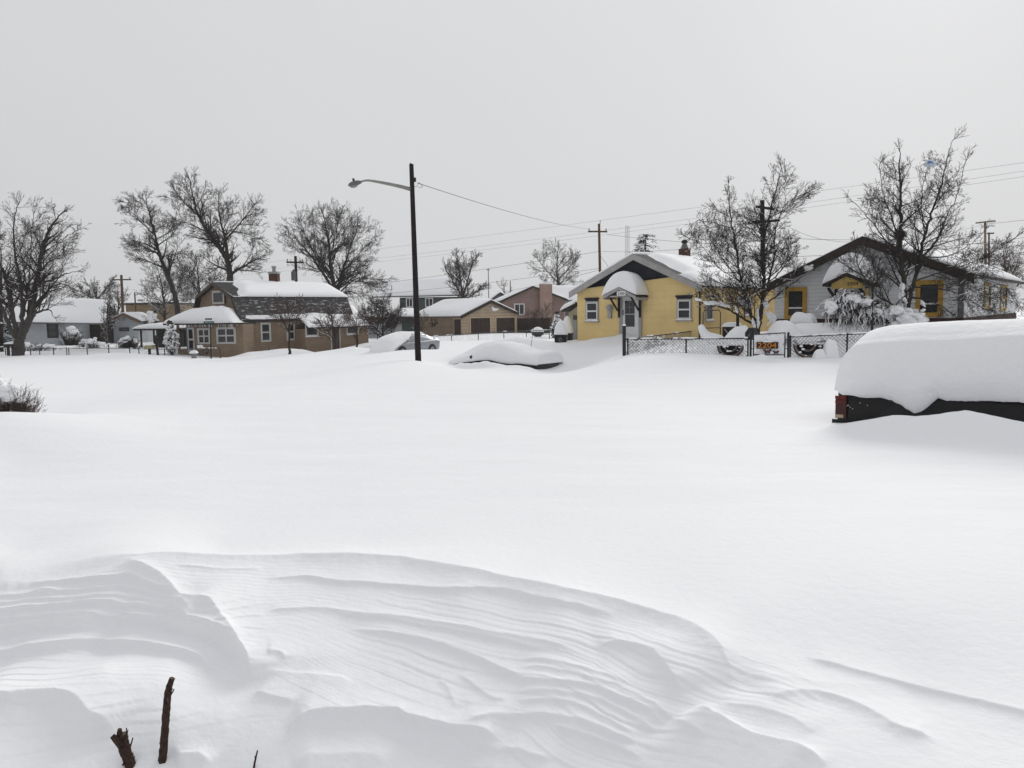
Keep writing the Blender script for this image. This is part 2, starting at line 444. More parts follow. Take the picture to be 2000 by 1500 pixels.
def polydist(x, y, pts):
    """distance to a polyline, signed (+ to its left), and the running parameter 0..1"""
    best = np.full(x.shape, 1e9); sw = np.zeros(x.shape); st = np.zeros(x.shape); sg = np.zeros(x.shape); tt = np.zeros(x.shape)
    n = len(pts) - 1
    for i in range(n):
        ax, ay = pts[i][0], pts[i][1]; dx, dy = pts[i + 1][0] - ax, pts[i + 1][1] - ay; l2 = dx * dx + dy * dy + 1e-12
        t = np.clip(((x - ax) * dx + (y - ay) * dy) / l2, 0, 1)
        ex, ey = x - ax - t * dx, y - ay - t * dy; d = np.hypot(ex, ey)
        wgt = math.sqrt(l2) / (d + 1e-3) ** 6; sw += wgt; st += wgt * (i + t) / n
        m = d < best - 1e-9
        best = np.where(m, d, best); sg = np.where(m, np.sign(dx * ey - dy * ex), sg); tt = np.where(m, (i + t) / n, tt)
    return best * np.where(sg == 0, 1, sg), st / sw

# heaps and banks: (points (px,py,depth) on the crest, width across, sharpness)
BANKS = [
 ([(1600,836,12.1),(1640,828,11.95),(1690,820,11.65),(1745,811,11.3),(1785,813,11.1),(1830,808,10.85),(1885,800,10.55),(1940,811,10.2),(2000,822,9.95),(2080,832,9.6)], 0.42),
 ([(878,722,31.9),(888,714,31.7),(900,708.5,31.5),(925,709,31.1),(950,705,30.8),(970,710,30.6),(990,714,30.4),(1015,713,30.1),(1035,717,29.9),(1055,725,29.8),(1100,728,30.2)], 0.30),
 ([(960,666,35),(1012,656,35),(1050,664,34.6),(1085,686,33.6)], 1.35),
 ([(1225,694,27.3),(1280,692,27.0),(1340,691,26.7),(1400,694,26.5),(1440,696,26.4)], 0.5),
 ([(1478,694,26.0),(1490,690,26.0),(1500,695,26.0)], 0.25),
 ([(1165,661,37.0),(1195,657,36.7),(1212,652,36.5)], 0.7),
 ([(180,692,50),(215,689,50),(260,690,50),(300,694,50)], 1.2),
 ([(490,687,52.8),(530,683,53.4),(560,680,54),(585,682,54)], 1.0),
 ([(860,657,73),(885,653,73),(905,657,73)], 1.3),
 ([(600,690,49),(680,678,50),(740,684,47)], 1.5),
]
banks = []
for pts, w in BANKS:
    q = [P(*p) for p in pts]
    amp = np.array([p.z for p in q]) - H0([p.x for p in q], [p.y for p in q])
    banks.append(([(p.x, p.y) for p in q], amp, w))
def H1(x, y):
    x, y = np.asarray(x, float), np.asarray(y, float); z = H0(x, y)
    for pts, amp, w in banks:
        px = [p[0] for p in pts]; py = [p[1] for p in pts]; g = w * 4
        m = (x > min(px) - g) & (x < max(px) + g) & (y > min(py) - g) & (y < max(py) + g)
        if not m.any(): continue
        s, t = polydist(x[m], y[m], pts)
        k = np.interp(t, np.linspace(0, 1, len(pts)), amp)
        z[m] += k * np.exp(-(np.abs(s) / w) ** 2)
    return z
def gz(x, y): return float(H1(np.array([x]), np.array([y]))[0])
def onground(px, d):
    v = ray(px, 650); x = v.x / v.y * d
    return Vector((x, d, gz(x, d)))

# ---- wind-cut ledges in the near drift: (pixel polyline, height, edge width, fade length, reversed)
LEDGES = [
 ([(-200,1110),(0,1105),(120,1101),(235,1093),(330,1106),(500,1105),(620,1098),(760,1103),(870,1120),(1000,1150),(1130,1178),(1250,1205),(1340,1235),(1385,1262),(1408,1290),(1425,1325),(1440,1365)], 0.0553, .060, .6, 0),
 ([(-100,1152),(0,1150),(55,1149),(110,1146),(180,1143),(240,1144),(262,1152),(280,1165),(310,1180),(340,1193),(357,1205)], 0.0165, .008, .16, 0),
 ([(-100,1174),(0,1172),(95,1170),(105,1177)], 0.0135, .007, .12, 0),
 ([(40,1163),(100,1168),(230,1163),(260,1172),(330,1205),(390,1240)], 0.0105, .007, .10, 0),
 ([(-100,1190),(60,1186),(160,1183),(250,1186),(310,1208),(380,1243)], 0.0090, .006, .08, 0),
 ([(-100,1214),(0,1211),(115,1201),(200,1196),(260,1205),(325,1225),(380,1247),(425,1270),(470,1295)], 0.0195, .008, .14, 0),
 ([(-100,1230),(0,1228),(100,1222),(200,1222),(300,1235),(380,1258),(440,1285),(490,1320)], 0.0165, .008, .14, 0),
 ([(-60,1246),(20,1243),(80,1233),(180,1231),(196,1238)], 0.0120, .006, .08, 0),
 ([(-100,1253),(0,1250),(90,1237),(185,1241),(193,1247)], 0.0165, .006, .14, 0),
 ([(215,1222),(260,1232),(330,1246),(400,1272),(450,1300),(488,1334)], 0.0150, .008, .12, 0),
 ([(-100,1292),(0,1288),(75,1277),(175,1269),(250,1270),(325,1282),(375,1295),(430,1330)], 0.0238, .012, .25, 0),
 ([(-150,1394),(0,1387),(75,1382),(120,1382),(155,1400),(172,1427),(215,1437),(240,1448)], 0.0723, .05, .5, 0),
 ([(245,1093),(262,1125),(300,1145),(335,1172),(350,1205),(368,1214),(395,1201),(415,1212),(430,1245),(445,1262),(470,1290),(493,1325),(497,1352)], 0.0723, .05, .30, 0),
 ([(495,1352),(520,1362),(550,1372),(580,1380)], 0.0135, .008, .15, 0),
 ([(495,1139),(560,1135),(610,1132),(650,1142),(750,1147),(800,1152),(860,1159),(915,1157),(1000,1167),(1050,1180),(1125,1195),(1165,1205),(1230,1228)], 0.0180, .010, .22, 0),
 ([(335,1125),(400,1124),(450,1122),(525,1117)], 0.0075, .005, .08, 0),
 ([(500,1210),(550,1197),(625,1192),(700,1202),(800,1215),(900,1230),(1000,1250),(1075,1262),(1140,1277)], 0.0135, .012, .16, 0),
 ([(640,1200),(720,1207),(820,1226),(930,1245),(1020,1265),(1100,1282)], 0.0075, .006, .08, 0),
 ([(655,1225),(740,1240),(820,1252),(875,1270),(950,1300),(1000,1322),(1030,1337),(1100,1340),(1150,1345),(1215,1370),(1275,1405),(1320,1440)], 0.0165, .008, .14, 0),
 ([(500,1322),(580,1317),(650,1330),(700,1340)], 0.0090, .012, .15, 1),
 ([(520,1295),(550,1287),(557,1302)], 0.0120, .006, .10, 0),
 ([(850,1330),(880,1350),(888,1385),(885,1400)], 0.0060, .008, .12, 0),
 ([(890,1320),(930,1345),(960,1375),(1000,1380)], 0.0075, .006, .10, 0),
 ([(540,1420),(580,1419),(625,1407),(695,1404),(765,1402),(800,1420),(850,1435),(880,1438),(950,1445),(1000,1462)], 0.0442, .013, .30, 0),
 ([(880,1437),(950,1416),(1000,1405),(1060,1400),(1130,1412),(1200,1440),(1270,1480)], 0.0150, .010, .14, 0),
 ([(1000,1360),(1060,1355),(1150,1366),(1230,1400),(1300,1450)], 0.0105, .007, .10, 0),
 ([(990,1380),(1050,1372),(1120,1380),(1200,1415),(1260,1460)], 0.0105, .007, .10, 0),
 ([(1070,1420),(1130,1435),(1200,1465),(1260,1498)], 0.0120, .007, .10, 0),
 ([(900,1462),(960,1468),(1030,1475),(1090,1495)], 0.0105, .009, .10, 0),
 ([(1010,1290),(1090,1300),(1170,1318),(1240,1350)], 0.0090, .007, .08, 0),
 ([(1000,1305),(1080,1314),(1180,1336),(1260,1375),(1330,1425),(1400,1470)], 0.0090, .007, .08, 0),
 ([(1150,1268),(1190,1264),(1230,1266),(1270,1280),(1295,1310),(1320,1345),(1345,1372)], 0.0260, .016, .30, 0),
 ([(1630,1502),(1600,1487),(1550,1475),(1480,1460),(1430,1435),(1380,1405),(1345,1372)], 0.0467, .018, .40, 0),
 ([(1390,1378),(1470,1385),(1530,1400),(1600,1440)], 0.0135, .020, .20, 0),
 ([(1490,1372),(1505,1367),(1550,1362),(1615,1364),(1670,1380),(1715,1405),(1750,1430),(1800,1445),(1860,1450)], 0.0245, .020, .35, 0),
 ([(1560,1296),(1590,1301),(1700,1330),(1800,1350),(1900,1372),(2000,1395),(2120,1425)], 0.0150, .010, .30, 0),
 ([(560,1496),(595,1485),(650,1478),(715,1480),(780,1500)], 0.0210, .040, .30, 1),
 ([(335,1492),(360,1480),(395,1484),(420,1500)], 0.0150, .03, .15, 1),
]
def to_ground(px, py):
    v = ray(px, py); v = v / math.hypot(v.x, v.y)
    rr = np.linspace(2.6, 9, 640)
    h = H0(v.x * rr, v.y * rr) - v.z * rr
    k = int(np.argmax(h > 0)) if (h > 0).any() else len(rr) - 1
    return (v.x * rr[k], v.y * rr[k])
def smooth_line(p, it=2):
    for _ in range(it):
        q = [p[0]]
        for a, b in zip(p[:-1], p[1:]):
            q += [(a[0] * .75 + b[0] * .25, a[1] * .75 + b[1] * .25), (a[0] * .25 + b[0] * .75, a[1] * .25 + b[1] * .75)]
        p = q + [p[-1]]
    return p
ledges = []
for pts, a, w, L_, rv in LEDGES:
    q = [to_ground(*p) for p in smooth_line([tuple(map(float, p)) for p in pts], 1)]
    q = [q[0]] + [b for k, b in enumerate(q[1:]) if math.hypot(b[0] - q[k][0], b[1] - q[k][1]) > 0.004]
    if rv: q = q[::-1]
    if max(p[0] for p in pts) < 500 and a < .05: a *= 1.7; w *= .8
    ledges.append((q, a, w, L_))
RIPPLE = [to_ground(*p) for p in smooth_line([(-300., 1112.), (0., 1105.), (235., 1095.), (500., 1105.), (620., 1098.), (760., 1103.), (1000., 1150.), (1250., 1205.), (1400., 1262.), (1600., 1325.), (1900., 1400.), (2300., 1480.)], 1)]
def near_detail(x, y):
    z = np.zeros(x.shape)
    jx = x + 0.012 * wob(x * 9, y * 9, 1) ; jy = y + 0.012 * wob(x * 9, y * 9, 2)
    for pts, a, w, L_ in ledges:
        px = [p[0] for p in pts]; py = [p[1] for p in pts]; g = L_ * 3
        m = (x > min(px) - g) & (x < max(px) + g) & (y > min(py) - g) & (y < max(py) + g)
        if not m.any(): continue
        s, t = polydist(jx[m], jy[m], pts)
        s = s + 0.004 * wob(x[m] * 40, y[m] * 40, 3)
        taper = np.clip(np.minimum(t, 1 - t) / 0.15, 0, 1)
        ln = sum(math.hypot(b[0] - a_[0], b[1] - a_[1]) for a_, b in zip(pts[:-1], pts[1:])); ramp = min(.15, .2 * ln)
        for e, f_ in ((pts[0], pts[min(2, len(pts) - 1)]), (pts[-1], pts[max(-3, -len(pts))])):
            ux, uy = e[0] - f_[0], e[1] - f_[1]; l_ = math.hypot(ux, uy) + 1e-9
            taper = taper * np.clip(-((x[m] - e[0]) * ux + (y[m] - e[1]) * uy) / l_ / ramp, 0, 1)
        taper = taper * taper * (3 - 2 * taper)
        Lb = w * 2.3; sa = np.sqrt(s * s + (w * .10) ** 2)      # sharp lip, hollow falling away below it
        z[m] += np.clip(1 - np.abs(s) / g, 0, 1) ** 1.5 * a * 1.3 * taper * np.where(s > 0, np.exp(-sa / L_), np.exp(-sa / Lb))
    # fine wind ripples on the wall of the scoop, following the drift's crest
    s, t = polydist(jx, jy, RIPPLE)
    band = np.clip(-s / .18, 0, 1) * np.clip((1.9 + s) / .5, 0, 1)
    def cut(q): f = 1 - (q - np.floor(q)); return f ** 0.8 - np.clip((f - .93) / .07, 0, 1)
    band = band * (1 - .85 * np.clip((-0.27 - np.arctan2(x, y)) / .05, 0, 1) * np.clip((4.45 - np.hypot(x, y)) / .2, 0, 1)) * .85
    w1 = s + 0.07 * wob(x * 1.5, y * 1.5, 5) + 0.02 * wob(x * 4, y * 4, 6)
    for sp_, am, sd in ((.105, .0065, 4), (.047, .0036, 10), (.024, .0017, 12)):
        amp = am * np.clip(0.30 + 1.1 * wob(x * 1.7 + sd, y * 2.3, sd), 0, 1.2)
        z += band * amp * cut(w1 / sp_ + sd * .37)
    # and the layers of the snow pack laid bare where the wall is steep
    h = H0(x, y); e = 0.03; r = np.hypot(x, y)
    sl = np.abs(H0(x * (1 + e / r), y * (1 + e / r)) - h) / e
    mk = np.clip((sl - .16) / .15, 0, 1) * np.clip((r - 3.95) / .2, 0, 1) * np.clip((5.2 - r) / .2, 0, 1) * np.clip((-0.285 - np.arctan2(x, y)) / .04, 0, 1)
    amp = 0.0075 * np.clip(0.6 + 0.9 * wob(x * 1.3, y * 1.3, 8), 0.1, 1.3)
    z += mk * amp * cut((h + z * .6 + 0.006 * wob(x * 3, y * 3, 9)) / 0.026)
    return z

def build_ground():
    rs = np.r_[0.5, np.linspace(1.0, 2.6, 14), np.arange(2.63, 5.9, 0.0085), np.geomspace(5.92, 70, 330), np.geomspace(72, 2500, 60)]
    a1 = np.linspace(R(-37.5), R(37.5), 860); a2 = np.linspace(R(37.5), R(322.5), 110)[1:-1]
    az = np.r_[a1, a2]; nA = len(az); nR = len(rs)
    A, RR = np.meshgrid(az, rs); X, Y = RR * np.sin(A), RR * np.cos(A)
    Z = H1(X, Y)
    m = (RR < 6.3) & (np.abs((A + math.pi) % (2 * math.pi) - math.pi) < R(40)) & (RR > 2.5)
    fade = np.clip((6.2 - RR[m]) / .5, 0, 1)
    Z[m] += near_detail(X[m], Y[m]) * fade
    # gentle wind relief further out
    far = np.clip((RR - 5.5) / 3, 0, 1) * np.clip((120 - RR) / 60, 0, 1)
    Z += far * (0.024 * wob(X * .45, Y * .9, 6) + 0.010 * wob(X * 1.1, Y * 3.1, 7) + 0.004 * wob(X * 2.6, Y * 8.0, 3))
    v = np.c_[X.ravel(), Y.ravel(), Z.ravel()]
    i = np.arange(nR - 1)[:, None] * nA; j = np.arange(nA)[None, :]; j2 = (j + 1) % nA
    q = np.stack([i + j, i + j2, i + nA + j2, i + nA + j], -1).reshape(-1, 4)[:, ::-1]
    v = np.r_[v, [[0, 0, Z[0].mean()]]]; c = len(v) - 1
    tri = np.c_[np.full(nA, c), np.arange(nA), (np.arange(nA) + 1) % nA][:, ::-1]
    me = bpy.data.meshes.new('snow_ground')
    nq, ntri = len(q), len(tri)
    me.vertices.add(len(v)); me.vertices.foreach_set('co', v.ravel())
    me.loops.add(nq * 4 + ntri * 3); me.loops.foreach_set('vertex_index', np.r_[q.ravel(), tri.ravel()].astype(np.int32))
    me.polygons.add(nq + ntri)
    me.polygons.foreach_set('loop_start', np.r_[np.arange(nq) * 4, nq * 4 + np.arange(ntri) * 3].astype(np.int32))
    me.polygons.foreach_set('loop_total', np.r_[np.full(nq, 4), np.full(ntri, 3)].astype(np.int32))
    me.polygons.foreach_set('use_smooth', np.ones(nq + ntri, bool))
    me.update(); me.validate()
    me.materials.append(SNOW_GROUND)
    o = bpy.data.objects.new('snow_ground', me); C.objects.link(o); o['kind'] = 'structure'
    return o
build_ground()
# ================================================================ street directions
TH = R(38)
U1 = (math.cos(TH), -math.sin(TH))          # along the near street: to the right and towards the camera
U2 = (math.sin(TH), math.cos(TH))           # along the cross street: to the right and away
V3 = lambda u, z=0: Vector((u[0], u[1], z))
UP = Vector((0, 0, 1))
def vline(a, b, k): return a + (b - a) * k
def yat(p, q, u):                           # height of the line p-q (u,z) at u
    return p[1] + (q[1] - p[1]) * (u - p[0]) / (q[0] - p[0])

def gable_roof(root, fr, tipL, peak, tipR, off, length, mroof, mfascia, fw, th=0.09, fascia_label=None):
    """two roof slabs behind a gable front with boards along the rakes; tips/peak are (u,z) on plane off."""
    mb = MB()
    for a, b in ((tipL, peak), (peak, tipR)):
        fr.poly(mb, [a, b, (b[0], b[1] + th), (a[0], a[1] + th)], off - 0.005, off - length)
    roof = mb.build('roof', mroof, root)
    fb = MB()
    for a, b in ((tipL, peak), (peak, tipR)):
        fr.poly(fb, [(a[0], a[1] + th - .02), (b[0], b[1] + th - .02), (b[0], b[1] - fw), (a[0], a[1] - fw)], off, off + 0.05)
    fb.build('rake_board', mfascia, roof)
    return roof
def slope_snow(parent, fr, tip, peak, f0, f1, h, name='roof_snow', seed=0, mask=None, th=0.09, over=0.08, n=34, m=14, rough=.12, scale=3):
    """snow on the slope from the eave point tip up to peak, from plane offset f0 (front) to f1 (back)."""
    d = (tip[0] - peak[0], tip[1] - peak[1]); l = math.hypot(*d); e = (tip[0] + d[0] / l * over, tip[1] + d[1] / l * over + th)
    pk = (peak[0], peak[1] + th)
    mb = MB(); snow_patch(mb, fr.w(*e, f0), fr.w(*e, f1), fr.w(*pk, f1), fr.w(*pk, f0), h, n=n, m=m, seed=seed, mask=mask, rough=rough, scale=scale)
    return mb.build(name, SNOW, parent, True)

# ================================================================ yellow block house
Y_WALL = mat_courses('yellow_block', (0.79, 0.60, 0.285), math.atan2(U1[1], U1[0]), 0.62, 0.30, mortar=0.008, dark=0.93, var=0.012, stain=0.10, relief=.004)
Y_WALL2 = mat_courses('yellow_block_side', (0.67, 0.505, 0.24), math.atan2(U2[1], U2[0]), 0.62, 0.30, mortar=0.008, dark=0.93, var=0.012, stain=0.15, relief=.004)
NAVY = mat('navy_paint', (0.016, 0.020, 0.030), rough=0.7, var=0.3, vscale=2)
GREY_TRIM = mat('grey_trim', (0.36, 0.345, 0.34), rough=0.7, var=0.12, vscale=3)
SHINGLE = mat('dark_shingle', (0.040, 0.039, 0.041), rough=0.9, var=0.35, vscale=7, bump=0.01, bscale=14)
BRICK = mat_courses('chimney_brick', (0.085, 0.042, 0.034), 0.3, 0.21, 0.075, mortar=0.012, dark=1.3, var=0.25)
def yellow_house():
    fr = Fr(1128, 38.6, U1)
    g0 = fr.a + Vector((0, 0, -1.9))
    root = thing('yellow_house', 'yellow block house with navy gable and big round snow cap over its front door', 'house', g0)
    uR = fr.hit(1370, 640)[0]; OFF = .32
    tl, pk, tr = fr.hit(1112, 574, OFF), fr.hit(1237, 499, OFF), fr.hit(1371, 561, OFF)
    L = 11.0
    zl = yat(tl, pk, 0) - .02; zr = yat(pk, tr, uR) - .02; zb = -2.4
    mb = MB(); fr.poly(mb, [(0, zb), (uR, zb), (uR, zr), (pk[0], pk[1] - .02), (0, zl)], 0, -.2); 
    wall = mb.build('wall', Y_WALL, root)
    sd = Fr(at=fr.w(uR, 0), u=U2)
    mb = MB(); sd.box(mb, 0.2, L - .3, zb, zr - .02, 0, -.2); 
    lw = Fr(at=fr.w(0, 0), u=U2); lw.box(mb, 0.2, L - .3, zb, zl - .02, -.002, .2)
    fr.poly(mb, [(0.2, zb), (uR - .2, zb), (uR - .2, zr), (pk[0], pk[1] - .1), (0.2, zl)], -L + .5, -L + .3)
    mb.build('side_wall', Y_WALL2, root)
    # navy gable
    a, b = fr.hit(1150, 549), fr.hit(1322, 540.5)
    al = (a[0] - .35, a[1] + .03); br_ = (b[0] + .1, b[1])
    mb = MB(); fr.poly(mb, [(yy, z) for yy, z in [(al[0], yat(a, b, al[0])), (br_[0], yat(a, b, br_[0])), (br_[0], yat(pk, tr, br_[0]) - .03), (pk[0], pk[1] - .05), (al[0], yat(tl, pk, al[0]) - .03)]], .004, .035)
    mb.build('gable_panel', NAVY, root)
    roof = gable_roof(root, fr, tl, pk, tr, OFF, L + .3, SHINGLE, GREY_TRIM, .20)
    def msk(x, y):                       # bare shingles near the front edge under the ridge
        e = .05 + .09 * y + .03 * float(wob(x * 9, y * 9, 3))
        return max(-0.2, min(1, (x - e * .75) / .07)) if y > .35 else 1
    slope_snow(roof, fr, tr, pk, OFF + .04, OFF - L - .3, .30, seed=2, mask=msk, n=44, m=22)
    slope_snow(roof, fr, tl, pk, OFF + .05, OFF - L - .2, .30, seed=4, over=.04)
    # windows
    for rc, hd in (((1144.5, 588.5, 1169.5, 627), (1143.5, 581.5, 1170, 585)), ((1322.5, 584, 1351.5, 625), (1320.5, 576.5, 1353, 580))):
        w = window(fr, root, rc, GREY_TRIM, fw=.055, smat=GREY_TRIM)
        u0, u1, z0, z1 = fr.rect(*rc)
        s_ = MB(); i = .058
        fr.box(s_, u0 + i, u1 - i, z1 - i - .045, z1 - i, .04, .062); fr.box(s_, u0 + i, u1 - i, z0 + i, z0 + i + .045, .04, .062)
        fr.box(s_, u0 + i, u0 + i + .045, z0 + i + .045, z1 - i - .045, .04, .062); fr.box(s_, u1 - i - .045, u1 - i, z0 + i + .045, z1 - i - .045, .04, .062)
        zm = (z0 + z1) / 2; fr.box(s_, u0 + i + .045, u1 - i - .045, zm - .035, zm + .035, .045, .066)
        s_.build('sash', WHITE, w)
        h_ = MB(); a0, a1, b0, b1 = fr.rect(*hd); fr.box(h_, a0, a1, b0, b1, .003, .09); fr.box(h_, a0 + .04, a1 - .04, z1 + .01, b0 - .003, .003, .05)
        h_.build('window_head', NAVY, w)
    # door
    u0, u1, z0, z1 = fr.rect(1217, 580, 1249, 674)
    mb = MB(); fr.box(mb, u0 - .16, u0, z0, z1, .003, .09); fr.box(mb, u1, u1 + .14, z0, z1, .003, .09); fr.box(mb, u0 - .16, u1 + .14, z1 + .003, z1 + .14, .003, .09)
    dr = mb.build('door_frame', GREY_TRIM, root)
    mb = MB(); fr.box(mb, u0 + .003, u1 - .003, z0, z1 - .003, .003, .05); leaf = mb.build('door', WHITE, root)
    a0, a1, b0, b1 = fr.rect(1222, 587.5, 1240.5, 638)
    g = MB(); fr.box(g, a0, a1, b0, b1, .051, .058); g.build('pane', GLASS, leaf)
    g = MB(); zm = b0 + (b1 - b0) * .48; fr.box(g, a0, a1, zm - .03, zm + .03, .059, .075)
    for k in range(7):                    # leaded arch in the upper pane
        t0, t1 = math.pi * k / 7, math.pi * (k + 1) / 7; uc, zc, r = (a0 + a1) / 2, zm + .42, (a1 - a0) * .36
        fr.bar(g, (uc - r * math.cos(t0), zc + r * math.sin(t0)), (uc - r * math.cos(t1), zc + r * math.sin(t1)), .014, .059, .064)
    fr.box(g, uc - .007, uc + .007, zm + .05, zc + r, .059, .064); fr.box(g, a0 + .08, a1 - .08, zc - .1, zc - .086, .0595, .0645)
    g.build('glazing_bar', GREY_TRIM, leaf)
    h_ = MB(); h_.tube([fr.w(u0 + .06, b0 + .55, .05), fr.w(u0 + .06, b0 + .55, .1), fr.w(u0 + .06, b0 + .75, .1), fr.w(u0 + .06, b0 + .75, .05)], .018); h_.build('handle', BLACK, leaf)
    # canopy over the door
    CO = 1.15
    cl, cp, cr_ = fr.hit(1177.5, 580, CO), fr.hit(1208, 562.5, CO), fr.hit(1241.5, 580.5, CO)
    mb = MB(); th = .06
    for p_, q_ in ((cl, cp), (cp, cr_)): fr.poly(mb, [p_, q_, (q_[0], q_[1] + th), (p_[0], p_[1] + th)], CO - .04, .012)
    can = mb.build('door_canopy', SHINGLE, root)
    mb = MB()
    for p_, q_ in ((cl, cp), (cp, cr_)): fr.poly(mb, [(p_[0], p_[1] + .05), (q_[0], q_[1] + .05), (q_[0], q_[1] - .09), (p_[0], p_[1] - .09)], CO - .035, CO + .02)
    fr.box(mb, cr_[0] - .05, cr_[0], cr_[1] - .12, cr_[1] - .01, .05, CO - .04); fr.box(mb, cl[0], cl[0] + .05, cl[1] - .12, cl[1] - .01, .05, CO - .04)
    zb_ = cl[1] + .02; fr.box(mb, cl[0] + .35, cr_[0] - .3, zb_ - .035, zb_ + .02, CO - .08, CO - .02)
    mb.build('canopy_trim', GREY_TRIM, can)
    mb = MB(); fr.poly(mb, [(cl[0] + .32, zb_ + .025), (cr_[0] - .28, zb_ + .025), (cp[0], cp[1] - .06)], CO - .06, CO - .03); mb.build('pediment', NAVY, can)
    s0, s1, t0, t1 = fr.rect(1205.5, 568.8, 1222, 577.3, CO)
    mb = MB(); fr.box(mb, s0, s1, t0, t1, CO - .029, CO + .03); sg = mb.build('house_number_plate', mat('plate_white', (.78, .78, .76), rough=.6), can)
    text_part('2200', 'lettering', BLACK, can, fr.w(s0 + .045, t0 + .035, CO + .031), fr.u, UP, (t1 - t0) * .6, .006, width=(s1 - s0) - .09)
    for px0, px1 in ((1198, 1211.5), (1238.5, 1252.5)):
        mb = MB(); up_, zp = fr.hit(px1, 583); _, zq = fr.hit(px1, 620)
        fr.box(mb, up_ - .04, up_ + .04, zq, cl[1] - .03, .092, .17)
        a_, b_ = fr.w(up_, zq + .3, .172), fr.w(up_ , cl[1] - .03, CO - .25)
        d_ = (b_ - a_); mb.prism([a_ - fr.u * .035, a_ + fr.u * .035, a_ + fr.u * .035 + fr.n * .09, a_ - fr.u * .035 + fr.n * .09], d_)
        mb.build('bracket', mat('dark_stain', (.022, .016, .014), rough=.7), can)
    zt = fr.hit(1215, 531, CO * .6)[1]; c = fr.w((cl[0] + cr_[0]) / 2, cl[1] + .06, .60)
    mb = MB(); snow_mound(mb, c, fr.u * ((cr_[0] - cl[0]) / 2 + .04), fr.n * .61, zt - cl[1] - .06, ps=2.2, qs=.55, pt=9, qt=.5, n=26, m=18, rough=.02, skew=(.0, -.1), base=lambda s_: (cp[1] - cl[1]) * (1 - abs(s_)) + .004)
    mb.build('canopy_snow', SNOW, can, True)
    # electricity meter left of the door
    mb = MB(); um, zm = fr.hit(1192, 601.5)
    mb.lathe(fr.w(um, zm, .003), fr.n, [(0, .17), (.08, .17), (.09, .14), (.17, .13), (.2, .08), (.205, 0)], 14)
    fr.box(mb, um - .09, um + .09, zm - .48, zm - .15, .003, .10)
    mb.build('electric_meter', mat('meter_grey', (.33, .34, .33), rough=.35, metal=.3, var=.3, vscale=9), root, False)
    # downspout
    mb = MB(); ud, zd = fr.hit(1369, 600); mb.tube([fr.w(uR - .06, zr - .15, .06), fr.w(uR - .06, zb + .3, .06)], .04, 8); mb.build('downspout', mat('dark_pipe', (.05, .045, .04)), root)
    # chimney on the ridge with clay pot
    best = min(np.linspace(.5, 10, 200), key=lambda b: abs(proj(fr.w(pk[0] , pk[1] + .3, OFF - b))[0] - 1337))
    c = fr.w(pk[0], pk[1], OFF - best); zt = fr.hit(1337, 486, OFF - best)[1]
    mb = MB(); h = .22; mb.box(c - fr.u * h - fr.n * h + UP * (-.3), fr.u * 2 * h, fr.n * 2 * h, UP * (zt - c.z + .3)); ch = mb.build('chimney', BRICK, root)
    zt2 = fr.hit(1337, 468, OFF - best)[1]; hh = zt2 - zt
    mb = MB(); mb.lathe(Vector((c.x, c.y, zt + .003)), UP, [(0, .21), (hh * .12, .19), (hh * .5, .12), (hh * .58, .10)], 12); mb.build('chimney_pot', mat('pot_grey', (.17, .17, .17), var=.3), ch)
    mb = MB(); mb.lathe(Vector((c.x, c.y, zt + hh * .585)), UP, [(0, .09), (hh * .05, .15), (hh * .25, .16), (hh * .36, .12), (hh * .42, .02)], 12); mb.build('chimney_cap', BLACK, ch)
    # side window
    window(sd, root, (1377.5, 586, 1391, 626), GREY_TRIM, fw=.09)
    window(sd, root, (1452, 583, 1464, 616), GREY_TRIM, fw=.09)
    # lean-to behind the left corner
    fl = Fr(1110, 40.6, U1)
    uA, uB = fl.hit(1111, 620)[0], fl.hit(1131, 620)[0]; za = fl.hit(1111, 611)[1]; zc = fl.hit(1129, 596)[1]
    mb = MB(); fl.poly(mb, [(uA, zb), (uB, zb), (uB, zc), (uA, za)], 0, -2.2); lt = mb.build('lean_to', mat('lean_to_plaster', (.42, .37, .25), var=.2, vscale=2), root)
    mb = MB(); u0, u1, z0, z1 = fl.rect(1119.5, 622, 1127.5, 668); fl.box(mb, u0, u1, z0, z1, .003, .04); mb.build('side_door', mat('door_grey', (.33, .34, .36), var=.1), lt)
    mb = MB(); u0, u1, z0, z1 = fl.rect(1120.5, 616, 1127.5, 624.5); fl.box(mb, u0, u1, z0, z1, .045, .06); mb.build('pane', GLASS, lt)
    mb = MB(); uT, zT = fl.hit(1104, 609); fl.poly(mb, [(uT, zT), (uB, zc + .06), (uB, zc + .14), (uT, zT + .08)], .35, -2.3); mb.build('lean_to_roof', SHINGLE, lt)
    mb = MB(); snow_patch(mb, fl.w(uT - .05, zT + .08, .42), fl.w(uT - .05, zT + .08, -2.3), fl.w(uB, zc + .1, -2.3), fl.w(uB, zc + .1, .42), .30, n=14, m=12, ps=5, seed=5); mb.build('roof_snow', SNOW, lt, True)
    return fr, sd, uR
Y_FR, Y_SD, Y_UR = yellow_house()

